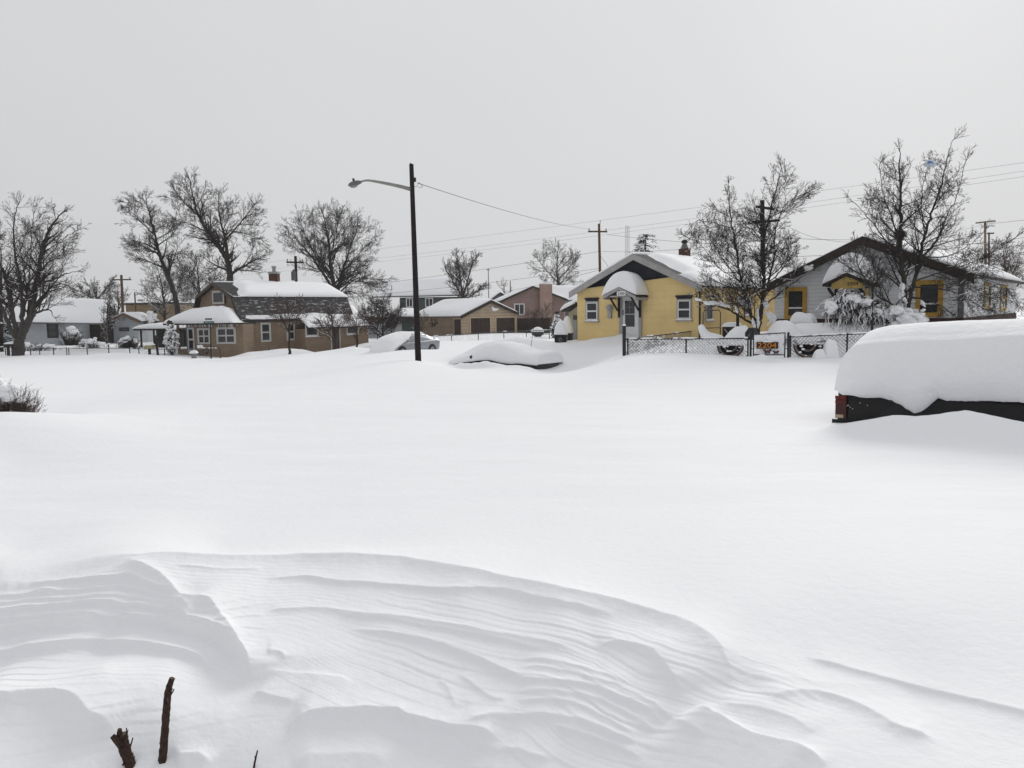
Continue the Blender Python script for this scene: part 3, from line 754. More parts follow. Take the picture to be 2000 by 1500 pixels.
# ================================================================ white gabled house
W_WALL = mat_courses('white_siding', (0.70, 0.71, 0.725), math.atan2(U1[1], U1[0]), 90, 0.16, mortar=0.008, dark=0.78, var=0.02, stain=0.10)
W_WALL2 = mat_courses('white_siding_side', (0.70, 0.71, 0.725), math.atan2(U2[1], U2[0]), 90, 0.16, mortar=0.008, dark=0.78, var=0.02, stain=0.12)
OCHRE = mat('ochre_paint', (0.42, 0.25, 0.045), rough=0.7, var=0.15, vscale=4)
OCHRE_D = mat('ochre_paint_pale', (0.42, 0.29, 0.09), rough=0.7, var=0.2, vscale=4)
BROWN = mat('brown_fascia', (0.030, 0.021, 0.017), rough=0.75, var=0.3, vscale=3)
SKIRT = mat('maroon_skirt', (0.045, 0.020, 0.016), rough=0.85, var=0.35, vscale=3)
def white_house():
    fr = Fr(1513, 34.2, U1, py=600)
    root = thing('white_gabled_house', 'white sided house with brown rake boards and ochre window frames', 'house', fr.a + Vector((0, 0, -1.7)))
    uR = fr.hit(1880, 600)[0]; OFF = .5
    tl, pk, tr = fr.hit(1499, 559, OFF), fr.hit(1684, 467, OFF), fr.hit(1903, 541, OFF)
    L = 17; zb = -2.3
    zl, zr = yat(tl, pk, 0) - .02, yat(pk, tr, uR) - .02
    mb = MB(); fr.poly(mb, [(0, zb), (uR, zb), (uR, zr), (pk[0], pk[1] - .02), (0, zl)], 0, -.2); mb.build('wall', W_WALL, root)
    sd = Fr(at=fr.w(uR, 0), u=U2)
    mb = MB(); sd.box(mb, .2, L, zb, zr - .02, 0, -.2)
    lw = Fr(at=fr.w(0, 0), u=U2); lw.box(mb, .2, L, zb, zl - .02, -.002, .2)
    fr.poly(mb, [(0.2, zb), (uR - .2, zb), (uR - .2, zr), (pk[0], pk[1] - .1), (.2, zl)], -L + .2, -L)
    mb.build('side_wall', W_WALL2, root)
    roof = gable_roof(root, fr, tl, pk, tr, OFF, L + .6, BROWN, BROWN, .24, th=.12)
    slope_snow(roof, fr, tr, pk, OFF - .5, OFF - L - .5, .30, seed=1, n=40, th=.12, over=-.05)
    slope_snow(roof, fr, tl, pk, OFF - .02, OFF - L - .5, .17, seed=3, n=30, th=.12)
    mb = MB(); fr.box(mb, uR - .16, uR + .012, zb, zr - .1, .003, .03); sd.box(mb, 0.0, .14, zb, zr - .15, .013, .03); mb.build('corner_board', mat('corner_grey', (.16, .16, .165), var=.2), root)
    # skirting along the foot of the wall
    s0 = fr.hit(1530, 623)[1]
    mb = MB(); fr.box(mb, -.02, uR + .03, s0 - .34, s0, .004, .06); fr2 = sd; sd.box(mb, .03, L, s0 - .34, s0, .031, .06); mb.build('skirting', SKIRT, root)
    mb = MB(); fr.box(mb, uR * .42, uR + .03, zb, s0 - .343, .004, .05); sd.box(mb, .03, L, zb, s0 - .343, .03, .05); mb.build('base_board', OCHRE, root)
    for rc in ((1533, 561, 1576, 624), (1788, 547, 1842, 619)):
        w = window(fr, root, rc, OCHRE, fw=.17, mull_h=0, sill=False, proud=.06)
        u0, u1, z0, z1 = fr.rect(*rc); i = .172
        s_ = MB(); zm = z0 + (z1 - z0) * .36; fr.box(s_, u0 + i, u1 - i, zm - .03, zm + .03, .032, .05); s_.build('sash', WHITE, w)
    for px0, px1, y0, y1 in ((1921, 1933, 552, 603), (1953, 1965, 556, 607)):
        window(sd, root, (px0, y0, px1, y1), OCHRE_D, fw=.14, sill=False)
    # porch canopy with ochre posts
    CO = 1.35
    cl, cp, cr_ = fr.hit(1606, 560, CO), fr.hit(1651, 537.5, CO), fr.hit(1702, 560, CO)
    mb = MB(); th = .10
    for p_, q_ in ((cl, cp), (cp, cr_)): fr.poly(mb, [p_, q_, (q_[0], q_[1] + th), (p_[0], p_[1] + th)], CO, .01)
    can = mb.build('door_canopy', BROWN, root)
    zb_ = cl[1] + .02
    mb = MB(); fr.poly(mb, [(cl[0] + .33, zb_ - .12), (cr_[0] - .33, zb_ - .12), (cr_[0] - .33, zb_ + .08), (cp[0], cp[1] - .04), (cl[0] + .33, zb_ + .08)], CO - .12, CO - .08); mb.build('pediment', OCHRE_D, can)
    t0, tz = fr.hit(1653, 557.5, CO)
    text_part('2204', 'lettering', BROWN, can, fr.w(t0, tz, CO - .079), fr.u, UP, .13, .012, width=.42)
    for px in (1643.5, 1693):
        mb = MB(); u_, z_ = fr.hit(px, 600, CO - .15); fr.box(mb, u_ - .06, u_ + .06, zb, zb_ - .13, CO - .22, CO - .10); mb.build('post', OCHRE_D, can)
    for px in (1629, 1689):
        mb = MB(); u_, z_ = fr.hit(px, 590, .3); fr.box(mb, u_ - .05, u_ + .05, z_, zb_ - .05, .01, .1); mb.prism([fr.w(u_ - .04, z_ + .1, .1), fr.w(u_ + .04, z_ + .1, .1), fr.w(u_ + .04, z_ + .2, .1), fr.w(u_ - .04, z_ + .2, .1)], fr.n * 1.0 + UP * (zb_ - z_ - .25)); mb.build('bracket', BROWN, can)
    zt = fr.hit(1658, 496, CO * .55)[1]
    mb = MB(); snow_mound(mb, fr.w((cl[0] + cr_[0]) / 2, cl[1] + .1, .68), fr.u * ((cr_[0] - cl[0]) / 2 + .02), fr.n * .70, zt - cl[1] - .1, ps=2.1, qs=.6, pt=9, qt=.5, n=26, m=18, rough=.02, skew=(.03, -.1), base=lambda s_: (cp[1] - cl[1]) * (1 - abs(s_)) + .004); mb.build('canopy_snow', SNOW, can, True)
    u0, u1, z0, z1 = fr.rect(1652, 563, 1686, 650)
    mb = MB(); fr.box(mb, u0 - .1, u0, z0, z1 + .1, .003, .07); fr.box(mb, u1, u1 + .1, z0, z1 + .1, .003, .07); fr.box(mb, u0, u1, z1, z1 + .1, .003, .07); mb.build('door_frame', WHITE, root)
    mb = MB(); fr.box(mb, u0 + .003, u1 - .003, z0, z1 - .003, .003, .05); dr = mb.build('door', mat('door_white', (.5, .52, .55)), root)
    mb = MB(); fr.box(mb, u0 + .14, u1 - .14, z0 + .35, z1 - .16, .051, .06); mb.build('pane', GLASS, dr)
    mb = MB(); mb.ball(fr.w(u0 + .08, z0 + (z1 - z0) * .48, .07), fr.u * .03, fr.n * .03, UP * .03); mb.build('handle', GALV, dr)
    return fr, sd
W_FR, W_SD = white_house()

# ================================================================ chain-link fences
FENCE_BLACK = mat('fence_black', (0.020, 0.021, 0.022), rough=0.55)
MESH_GREY = mat('fence_wire', (0.055, 0.058, 0.062), rough=0.6)
def mesh_wires(mb, a, b, za, zb, ta, tb, step, r):
    """diamond wires between ground points a and b; bottoms za/zb, tops ta/tb"""
    a, b = Vector((a[0], a[1], 0)), Vector((b[0], b[1], 0)); L = (b - a).length; u = (b - a) / L
    n = int(L / step)
    def zl(x): return za + (zb - za) * x / L
    def zt(x): return ta + (tb - ta) * x / L
    H = max(ta - za, tb - zb)
    for k in range(-int(H / step) - 1, n + 1):
        for sgn in (1, -1):
            x0 = k * step if sgn > 0 else (k * step + H); x1 = x0 + sgn * H
            pts = []
            for t in np.linspace(0, 1, 9):
                x = x0 + (x1 - x0) * t
                if 0 <= x <= L:
                    z = zl(x) + t * (zt(x) - zl(x)); pts.append(a + u * x + UP * z)
            if len(pts) > 1: mb.tube([pts[0], pts[-1]], r, 3, False)
def chain_fence(name, label, pts, posts, h=1.0, step=.1, r=.006, post_r=.03, rail_r=.022, group=None, snow=0.0, seed=0, wires=True, mp=FENCE_BLACK, mw=MESH_GREY, dens=0.75, rail_snow=True, name_mesh='wire_mesh'):
    """pts: list of (pixel x, pixel y of rail, depth); posts: pixel xs"""
    q = [P(*p) for p in pts]
    root = thing(name, label, 'fence', (q[0].x, q[0].y, gz(q[0].x, q[0].y)), group)
    mb = MB(); mb.tube(q, rail_r, 6); mb.build('top_rail', mp, root)
    def at(px):
        for i in range(len(pts) - 1):
            if min(pts[i][0], pts[i + 1][0]) - .5 <= px <= max(pts[i][0], pts[i + 1][0]) + .5:
                lo, hi = 0.0, 1.0
                for _ in range(30):
                    m = (lo + hi) / 2
                    if (proj(q[i] + (q[i + 1] - q[i]) * m)[0] < px) == (pts[i + 1][0] > pts[i][0]): lo = m
                    else: hi = m
                return q[i] + (q[i + 1] - q[i]) * lo
        return q[-1]
    for px in posts:
        p = at(px); mb = MB(); g = gz(p.x, p.y)
        mb.tube([(p.x, p.y, g - .3), (p.x, p.y, p.z + .03), (p.x, p.y, p.z + .05)], [post_r, post_r, post_r * .6], 7); mb.build('post', mp, root)
    if wires:
        mb = MB(); sn = MB(); rnd = random.Random(seed)
        for i in range(len(q) - 1):
            a, b = q[i], q[i + 1]; ga, gb = gz(a.x, a.y) - .06, gz(b.x, b.y) - .06
            mesh_wires(mb, a, b, ga, gb, a.z, b.z, step, r)
            if snow:
                L = (Vector((b.x, b.y, 0)) - Vector((a.x, a.y, 0))).length; u = (Vector((b.x, b.y, 0)) - Vector((a.x, a.y, 0))) / L; nn = Vector((u.y, -u.x, 0))
                c = step / 2; H = max(a.z - ga, b.z - gb); ny = int(H / c); nx = int(L / c)
                for ix in range(nx):
                    for iy in range(ny):
                        if (ix + iy) % 2: continue
                        x, zr = ix * c, (iy + .5) / ny
                        k = snow * (.72 + .45 * min(1, x / L * 1.6)) + .45 * float(wob(x * 1.7, zr * 3.0, seed)) + .15 * (zr - .4)
                        if rnd.random() > k: continue
                        z0 = ga + (gb - ga) * x / L; z1 = a.z + (b.z - a.z) * x / L
                        p = Vector((a.x, a.y, 0)) + u * x + UP * (z0 + (z1 - z0) * zr)
                        w = c * rnd.uniform(.75, 1.1); hh = c * rnd.uniform(.7, 1.1); t = rnd.uniform(.012, .028)
                        sh = rnd.uniform(-.25, .0) * c; lean = -nn * c * .45
                        sn.add([p + u * w, p + UP * hh + u * sh + lean, p - u * w * .9, p - UP * hh * .9 + nn * .008, p + nn * t * .5, p - nn * t * 2],
                               [(0, 1, 4), (1, 2, 4), (2, 3, 4), (3, 0, 4), (1, 0, 5), (2, 1, 5), (3, 2, 5), (0, 3, 5)])
        mb.build(name_mesh, mw, root)
        if snow and sn.v: sn.build('clinging_snow', SNOW, root)
    if rail_snow:
        mb = MB(); rnd = random.Random(seed + 9)
        for i in range(len(q) - 1):
            t = 0.0; L = (q[i + 1] - q[i]).length
            while t < 1:
                w = rnd.uniform(.15, .7) / L; e = min(1, t + w)
                if rnd.random() < dens:
                    pp = [q[i] + (q[i + 1] - q[i]) * (t + (e - t) * k / 5) + UP * (rail_r + rnd.uniform(.0, .012)) for k in range(6)]
                    mb.tube(pp, [.01, .03, .034, .032, .028, .01], 6)
                t = e + rnd.uniform(0, .1) / L
        if mb.v: mb.build('rail_snow', SNOW, root, True)
    return root

f1 = chain_fence('chain_link_fence', 'black chain-link fence caked with snow between the black corner post and the gate', [(1223, 662.5, 27.6), (1462, 661, 26.5)], [1226, 1340, 1461], step=.115, r=.0048, snow=.74, seed=3, post_r=.028)
f2 = chain_fence('chain_link_fence', 'snow-caked chain-link fence from the gate to behind the dark vehicle', [(1541, 658, 26.2), (1600, 655.5, 25.9), (1700, 651, 25.3), (1800, 649, 24.7)], [1544, 1655, 1799], step=.115, r=.0048, snow=.95, seed=11, post_r=.028)
f3 = chain_fence('chain_link_fence', 'side chain-link fence rising towards the right corner of the yellow house', [(1226, 662, 28.0), (1300, 653.5, 32.0), (1366, 645, 36.0)], [1366], step=.12, r=.006, snow=.08, seed=5, post_r=.035, dens=.25)
# black corner post
b = onground(1219, 27.5); t = P(1219, 636, 27.5)
mb = MB(); mb.box(Vector((b.x - .055, b.y - .055, b.z - .4)), Vector((.11, 0, 0)), Vector((0, .11, 0)), Vector((0, 0, t.z - b.z + .4)))
post = tag(mb.build('fence_post', FENCE_BLACK), 'tall square black post with a snow cap at the left end of the chain-link fence', 'post')
mb = MB(); snow_mound(mb, (b.x, b.y, t.z), (.06, 0, 0), (0, .06, 0), .06, n=8, m=8); mb.build('snow_cap', SNOW, post, True)
# gate
ga, gb_ = P(1472, 653.5, 26.45), P(1533, 650, 26.15)
gu = Vector((gb_.x - ga.x, gb_.y - ga.y, 0)).normalized()
gate = thing('garden_gate', 'narrow black chain-link gate with a house number board, packed with snow', 'gate', (ga.x, ga.y, gz(ga.x, ga.y)))
gfr = Fr(at=ga, u=gu); gW = gfr.hit(1533, 670)[0]; gz0, gz1 = gfr.hit(1500, 693)[1], ga.z
mb = MB()
mb.tube([gfr.w(0, gz0 - .2), gfr.w(0, gz1), gfr.w(gW, gb_.z), gfr.w(gW, gz0 - .2)], .025, 7); mb.tube([gfr.w(0, gz0), gfr.w(gW, gz0)], .022, 6); mb.build('gate_frame', FENCE_BLACK, gate)
mb = MB(); mesh_wires(mb, gfr.w(.02, 0), gfr.w(gW - .02, 0), gz0, gz0, gz1 - .02, gb_.z - .02, .115, .0048); mb.build('wire_mesh', MESH_GREY, gate)
rnd = random.Random(2); mb = MB()
for ix in range(int(gW / .048)):
    for iy in range(15):
        if (ix + iy) % 2 or rnd.random() > .93: continue
        x, z = ix * .048 + .03, gz0 + (iy + .5) / 15 * (gz1 - gz0); p = gfr.w(x, z); c = .05
        mb.add([p + gu * c, p + UP * c, p - gu * c, p - UP * c, p + gfr.n * rnd.uniform(.008, .02), p - gfr.n * .02], [(0, 1, 4), (1, 2, 4), (2, 3, 4), (3, 0, 4), (1, 0, 5), (2, 1, 5), (3, 2, 5), (0, 3, 5)])
mb.build('clinging_snow', SNOW, gate)
for px, lab in ((1466.5, 'gate post beside the black letter box, left of the number board'), (1540, 'gate post with a round cap on the hinge side, right of the number board')):
    g = onground(px, 26.5 if px < 1500 else 26.1); tz = P(px, 653 if px < 1500 else 652.5, g.y).z
    mb = MB(); mb.tube([g - UP * .4, Vector((g.x, g.y, tz))], .038, 9); o = tag(mb.build('gate_post', FENCE_BLACK), 'black ' + lab, 'post')
    mb = MB(); mb.ball((g.x, g.y, tz + .02), (.045, 0, 0), (0, .045, 0), (0, 0, .05)); mb.build('cap', FENCE_BLACK, o)
    for dz in (.18, .48):
        mb = MB(); mb.tube([Vector((g.x, g.y, tz - dz)), Vector((g.x, g.y, tz - dz)) + gu * (.12 if px < 1500 else -.12)], .015); mb.build('hinge', FENCE_BLACK, o)
# number board on the gate
u0, u1, z0, z1 = gfr.rect(1477.5, 668, 1520, 681, .06)
mb = MB(); gfr.box(mb, u0, u1, z0, z1, .04, .06)
bd = tag(mb.build('number_board', mat('board_dark', (.040, .012, .010), rough=.6, var=.3)), 'dark brown board with orange house numbers hanging on the gate', 'sign')
text_part('2204', 'lettering', mat('number_orange', (.62, .25, .035), rough=.6, var=.2, vscale=20), bd, gfr.w(u0 + .04, z0 + .03, .061), gu, UP, (z1 - z0) - .06, .008, width=(u1 - u0) * .86)
mb = MB(); snow_mound(mb, gfr.w((u0 + u1) / 2 + .02, z1 - .005, .05), gu * .15, gfr.n * .03, .05, n=10, m=6); mb.build('snow_cap', SNOW, bd, True)
for px, py, sc, lab, col in ((1499, 686.5, .14, 'rusty metal butterfly hanging low on the gate, the larger of two', (.09, .028, .022)), (1515.5, 688, .10, 'small dark metal butterfly low on the right of the gate', (.05, .035, .035))):
    c = gfr.pt(px, py, .06); mb = MB()
    for sg in (-1, 1):
        pol = [c, c + gu * sg * sc * .5 + UP * sc * .55, c + gu * sg * sc + UP * sc * .5, c + gu * sg * sc * .95 + UP * sc * .1, c + gu * sg * sc * .55 - UP * sc * .05, c + gu * sg * sc * .7 - UP * sc * .5, c + gu * sg * sc * .3 - UP * sc * .55]
        mb.prism(pol, gfr.n * .012 + gu * 0)
    mb.tube([c - UP * sc * .5, c + UP * sc * .4], [.008, .014], 6)
    tag(mb.build('butterfly_ornament', mat('butterfly_' + str(px), col, rough=.6, var=.4, vscale=25)), lab, 'ornament')
# letter box
g = onground(1463, 27.0)
lf = Fr(1455, 27.0, U1); mb = MB()
pp = [lf.hit(*q) for q in ((1455, 664), (1455, 650), (1462, 640), (1472, 640.5), (1473, 650), (1466, 664))]
mb.prism([lf.w(*p_) for p_ in pp], -lf.n * .30); box = tag(mb.build('letter_box', FENCE_BLACK), 'black letter box with slanted lid by the gate', 'letter box')
a_ = lf.hit(1464, 655); mb = MB(); mb.lathe(lf.w(*a_, .001), lf.n, [(0, .05), (.012, .045), (.02, 0)], 12); mb.build('lock', mat('lock_steel', (.12, .12, .13), rough=.4), box)
# patriotic buntings on the fence
B_RED, B_WHITE, B_BLUE = mat('bunting_red', (.065, .018, .02)), mat('bunting_cream', (.25, .215, .19), var=.35, vscale=18), mat('bunting_navy', (.012, .014, .024))
def bunting(px0, px1, py0, py1, d, lab, seed, dr):
    fr = Fr(px0, d, dr, py=py0)
    u0, z1 = fr.hit(px0, py0, .05); u1, _ = fr.hit(px1, py0, .05); _, z0 = fr.hit((px0 + px1) / 2, py1 + 3, .05)
    c = ((u0 + u1) / 2, z1); rx, rz = (u1 - u0) / 2, z1 - z0
    rings = [(0, .20, B_RED, 0), (.20, .38, B_BLUE, 2), (.38, .52, B_WHITE, 1), (.52, .76, B_BLUE, 2), (.76, .91, B_WHITE, 1), (.91, 1.0, B_RED, 0)]
    mb = MB(); N = 48
    for r0, r1, m_, k in rings:
        mb.cm = k; vs, fs = [], []
        for i in range(N + 1):
            th = math.pi * i / N
            for r in (r0, r1):
                fold = .018 * (1 if i % 2 else -1) * (.3 + r) + .03 * r
                sag = .04 * math.sin(th * 3) * r
                for o in (0, -.008): vs.append(fr.w(c[0] - rx * r * math.cos(th), c[1] - rz * r * math.sin(th) ** .8 + sag * .3, 0.075 + fold + o))
        for i in range(N):
            a = i * 4; b = a + 4
            fs += [(a, b, b + 2, a + 2), (a + 1, a + 3, b + 3, b + 1), (a, a + 1, b + 1, b), (a + 2, b + 2, b + 3, a + 3)]
        mb.add(vs, fs)
    o = tag(mb.build('bunting', [B_RED, B_WHITE, B_BLUE]), lab, 'bunting')
    mb = MB(); rnd = random.Random(seed)
    for k in range(9):
        th = math.pi * rnd.random(); r = rnd.choice([.25, .5, .7, .85, 1.0]) * rnd.uniform(.9, 1.05); s_ = rnd.uniform(.015, .04)
        mb.ball(fr.w(c[0] - rx * r * math.cos(th), c[1] - rz * r * math.sin(th) + .01, .10), fr.u * s_ * 1.6, fr.n * s_ * .5, UP * s_, 6, 4, .2, rnd)
    mb.build('clinging_snow', SNOW, o, True)
bunting(1400.5, 1453, 675, 695, 26.77, 'red, cream and navy fan bunting on the fence left of the gate', 1, (.963, -.27))
bunting(1549, 1608, 672.5, 696, 26.12, 'red, cream and navy fan bunting right of the gate, beside a snow lump', 2, (.947, -.32))
def heap(name, label, px, py_top, py_base, d, wpx, dep=.3, ps=2.2, group=None, seed=0, skew=(0, 0), cat='snow heap', z0=None, rough=.05, qs=.5):
    b = P(px, py_base, d); t = P(px, py_top, d); hw = wpx / 2 / F * d
    mb = MB(); snow_mound(mb, (b.x, b.y, b.z - .03), (hw, 0, 0), (0, dep, 0), t.z - b.z + .03, ps=ps, pt=ps, qs=qs, seed=seed, skew=skew, rough=rough)
    return tag(mb.build(name, SNOW, None, True), label, cat, group)
heap('snow_heap', 'upright blob of snow stuck in front of the fence beside the right bunting', 1621, 663.5, 699, 25.6, 26, .22, 3, seed=2, skew=(.12, 0))
heap('snow_heap', 'small block of snow at the foot of the right bunting', 1600, 682, 699, 25.5, 22, .16, 3, seed=4)
# curved crest of snow behind the fence
pts = [P(1368.5, 636, 31), P(1371, 643, 31), P(1375, 651, 31), P(1382, 657.5, 31), P(1392, 661.5, 31), P(1406, 664, 31), P(1420, 667, 31)]
mb = MB(); mb.tube([pts[0] - Vector((.02, 0, -.04))] + pts, [.02, .11, .14, .17, .2, .22, .2, .05], 12); tag(mb.build('snow_crest', SNOW, None, True), 'curved horn of snow rising behind the chain-link fence', 'snow heap')
mb = MB(); pts = [P(1414, 664, 30), P(1430, 656, 30), P(1440, 651, 30), P(1453, 649, 30), P(1470, 656, 30)]; mb.tube(pts, [.05, .2, .26, .28, .1], 12); tag(mb.build('snow_heap', SNOW, None, True), 'rounded bank of snow behind the black letter box', 'snow heap')
heap('snow_heap', 'smooth dome of snow in the yard left of the snow-loaded bench', 1530, 626, 655, 29.5, 44, .8, 2.6, seed=1)
mb = MB(); pts = [P(1515, 652, 29.5), P(1560, 648, 29.2), P(1610, 648, 29), P(1680, 647, 28.6), P(1760, 650, 28.2)]; mb.tube(pts, [.25, .32, .34, .34, .3], 12); tag(mb.build('snow_bank', SNOW, None, True), 'long low bank of snow in front of the white house', 'snow heap')
# bench buried under snow
bf = Fr(1543, 30.2, U1, py=634); u0, z1 = bf.hit(1543, 633); u1, _ = bf.hit(1586, 633)
bench = thing('garden_bench', 'brown board bench under a fat loaf of snow below the ochre window', 'bench', bf.w(0, z1 - .5))
mb = MB(); bf.box(mb, u0, u1, z1 - .07, z1, 0, -.5); mb.build('seat', mat('bench_brown', (.13, .055, .035), var=.3), bench)
for u_ in (u0 + .08, u1 - .16): mb = MB(); bf.box(mb, u_, u_ + .08, z1 - .55, z1 - .07, -.05, -.4); mb.build('leg', BROWN, bench)
mb = MB(); zt = bf.hit(1565, 611.5)[1]; snow_mound(mb, bf.w((u0 + u1) / 2, z1, -.25), bf.u * ((u1 - u0) / 2 + .04), bf.n * .3, zt - z1, ps=4, pt=4, seed=3, rough=.1); mb.build('snow_cap', SNOW, bench, True)
# dark wooden rack
rf = Fr(1410, 33.0, U1, py=650); rk = thing('wooden_rack', 'dark wooden rack with pale V braces and a roll of snow along its top', 'rack', rf.w(0, -1.6))
u0, u1, z0, z1 = rf.rect(1411, 638, 1442, 668); mb = MB()
rf.box(mb, u0, u0 + .07, z0, z1, 0, -.07); rf.box(mb, u1 - .07, u1, z0, z1, 0, -.07); rf.box(mb, u0 + .07, u1 - .07, z1 - .07, z1, 0, -.07); rf.box(mb, u0, u1, z0, z1 - .08, -.08, -.5); mb.build('frame', BROWN, rk)
mb = MB(); um = (u0 + u1) / 2; rf.bar(mb, (u0 + .1, z1 - .1), (um + .1, z0 + .1), .04, .002, .03); rf.bar(mb, (u1 - .1, z1 - .1), (um - .05, z0 + .3), .04, .032, .05); mb.build('brace', GREY_TRIM, rk)
mb = MB(); snow_mound(mb, rf.w(um, z1, -.2), rf.u * ((u1 - u0) / 2 + .03), rf.n * .25, .17, ps=6, pt=3, seed=5); mb.build('snow_cap', SNOW, rk, True)
g = onground(1440.5, 32); t = P(1440.5, 609, 32); mb = MB(); mb.box((g.x - .05, g.y - .05, g.z - .3), (.1, 0, 0), (0, .1, 0), (0, 0, t.z - g.z + .3)); o = tag(mb.build('yard_post', BROWN), 'tall dark post with a snow cap beside the wooden rack', 'post')
mb = MB(); snow_mound(mb, t, (.07, 0, 0), (0, .07, 0), .14, n=8, m=8); mb.build('snow_cap', SNOW, o, True)
# tall pipe gate frame against the side wall
pf = Fr(1371, 33.8, Vector((.92, .38, 0)), py=640); u0, u1, z0, z1 = pf.rect(1373, 606, 1407, 668)
mb = MB(); mb.tube([pf.w(u0, z0), pf.w(u0, z1 - .1), pf.w(u0 + .08, z1), pf.w(u1 - .08, z1), pf.w(u1, z1 - .1), pf.w(u1, z0)], .022, 6); mb.tube([pf.w(u0, z0 + .6), pf.w(u1, z0 + .6)], .018, 6); tag(mb.build('pipe_arch', mat('pipe_dark', (.06, .06, .062))), 'thin grey pipe arch standing before the side wall of the yellow house', 'pipe arch')

# ================================================================ rubbish bins
BIN = mat('bin_black', (0.016, 0.017, 0.019), rough=0.6)
def rubbish_bin(px, pyb, pyt, d, w, htop, label, rot):
    b = P(px, pyb, d); t = P(px, pyt, d); h = t.z - b.z
    root = thing('rubbish_bin', label, 'bin', (b.x, b.y, b.z - .4), 'black bins left of the yellow house')
    u = Vector((math.cos(rot), math.sin(rot), 0)); v = Vector((-u.y, u.x, 0)); c = Vector((b.x, b.y, 0)) + v * w * .5
    def ring(k, z): return [c + u * sx * k + v * sy * k * 1.1 + UP * z for sx, sy in ((-1, -1), (1, -1), (1, 1), (-1, 1))]
    r0, r1 = ring(w * .38, b.z - .5), ring(w * .47, t.z - .05)
    mb = MB(); mb.add(r0 + r1, [(0, 3, 2, 1), (4, 5, 6, 7), (0, 1, 5, 4), (1, 2, 6, 5), (2, 3, 7, 6), (3, 0, 4, 7)]); mb.build('body', BIN, root)
    r0, r1 = ring(w * .52, t.z - .046), ring(w * .5, t.z + .03); mb = MB(); mb.add(r0 + r1, [(0, 3, 2, 1), (4, 5, 6, 7), (0, 1, 5, 4), (1, 2, 6, 5), (2, 3, 7, 6), (3, 0, 4, 7)]); mb.build('lid', BIN, root)
    mb = MB(); snow_mound(mb, c + UP * (t.z + .03), u * w * .5, v * w * .54, htop, ps=2.3, pt=3, qs=.55, rough=.03, skew=(-.02, 0)); mb.build('snow_cap', SNOW, root, True)
    e = MB(); f_ = c - v * w * .53 + UP * (b.z + h * .42)
    for k in range(16):
        t0, t1 = 2 * math.pi * k / 16, 2 * math.pi * (k + 1) / 16
        e.tube([f_ + u * .075 * math.cos(t0) + UP * .095 * math.sin(t0), f_ + u * .075 * math.cos(t1) + UP * .095 * math.sin(t1)], .009, 4)
    e.tube([f_ + UP * .06, f_ - UP * .05 - u * .04], .01, 4); e.tube([f_ + UP * .06, f_ - UP * .05 + u * .04], .01, 4); e.build('emblem', mat('emblem_grey', (.3, .31, .33)), root)
    return root
rubbish_bin(1094.5, 669, 655, 37.8, .62, .66, 'black bin with a round emblem under a tall egg of snow', -.15)
rubbish_bin(1106, 666, 652, 39.3, .50, .82, 'black bin squeezed between the emblem bin and the lean-to of the yellow house', -.3)
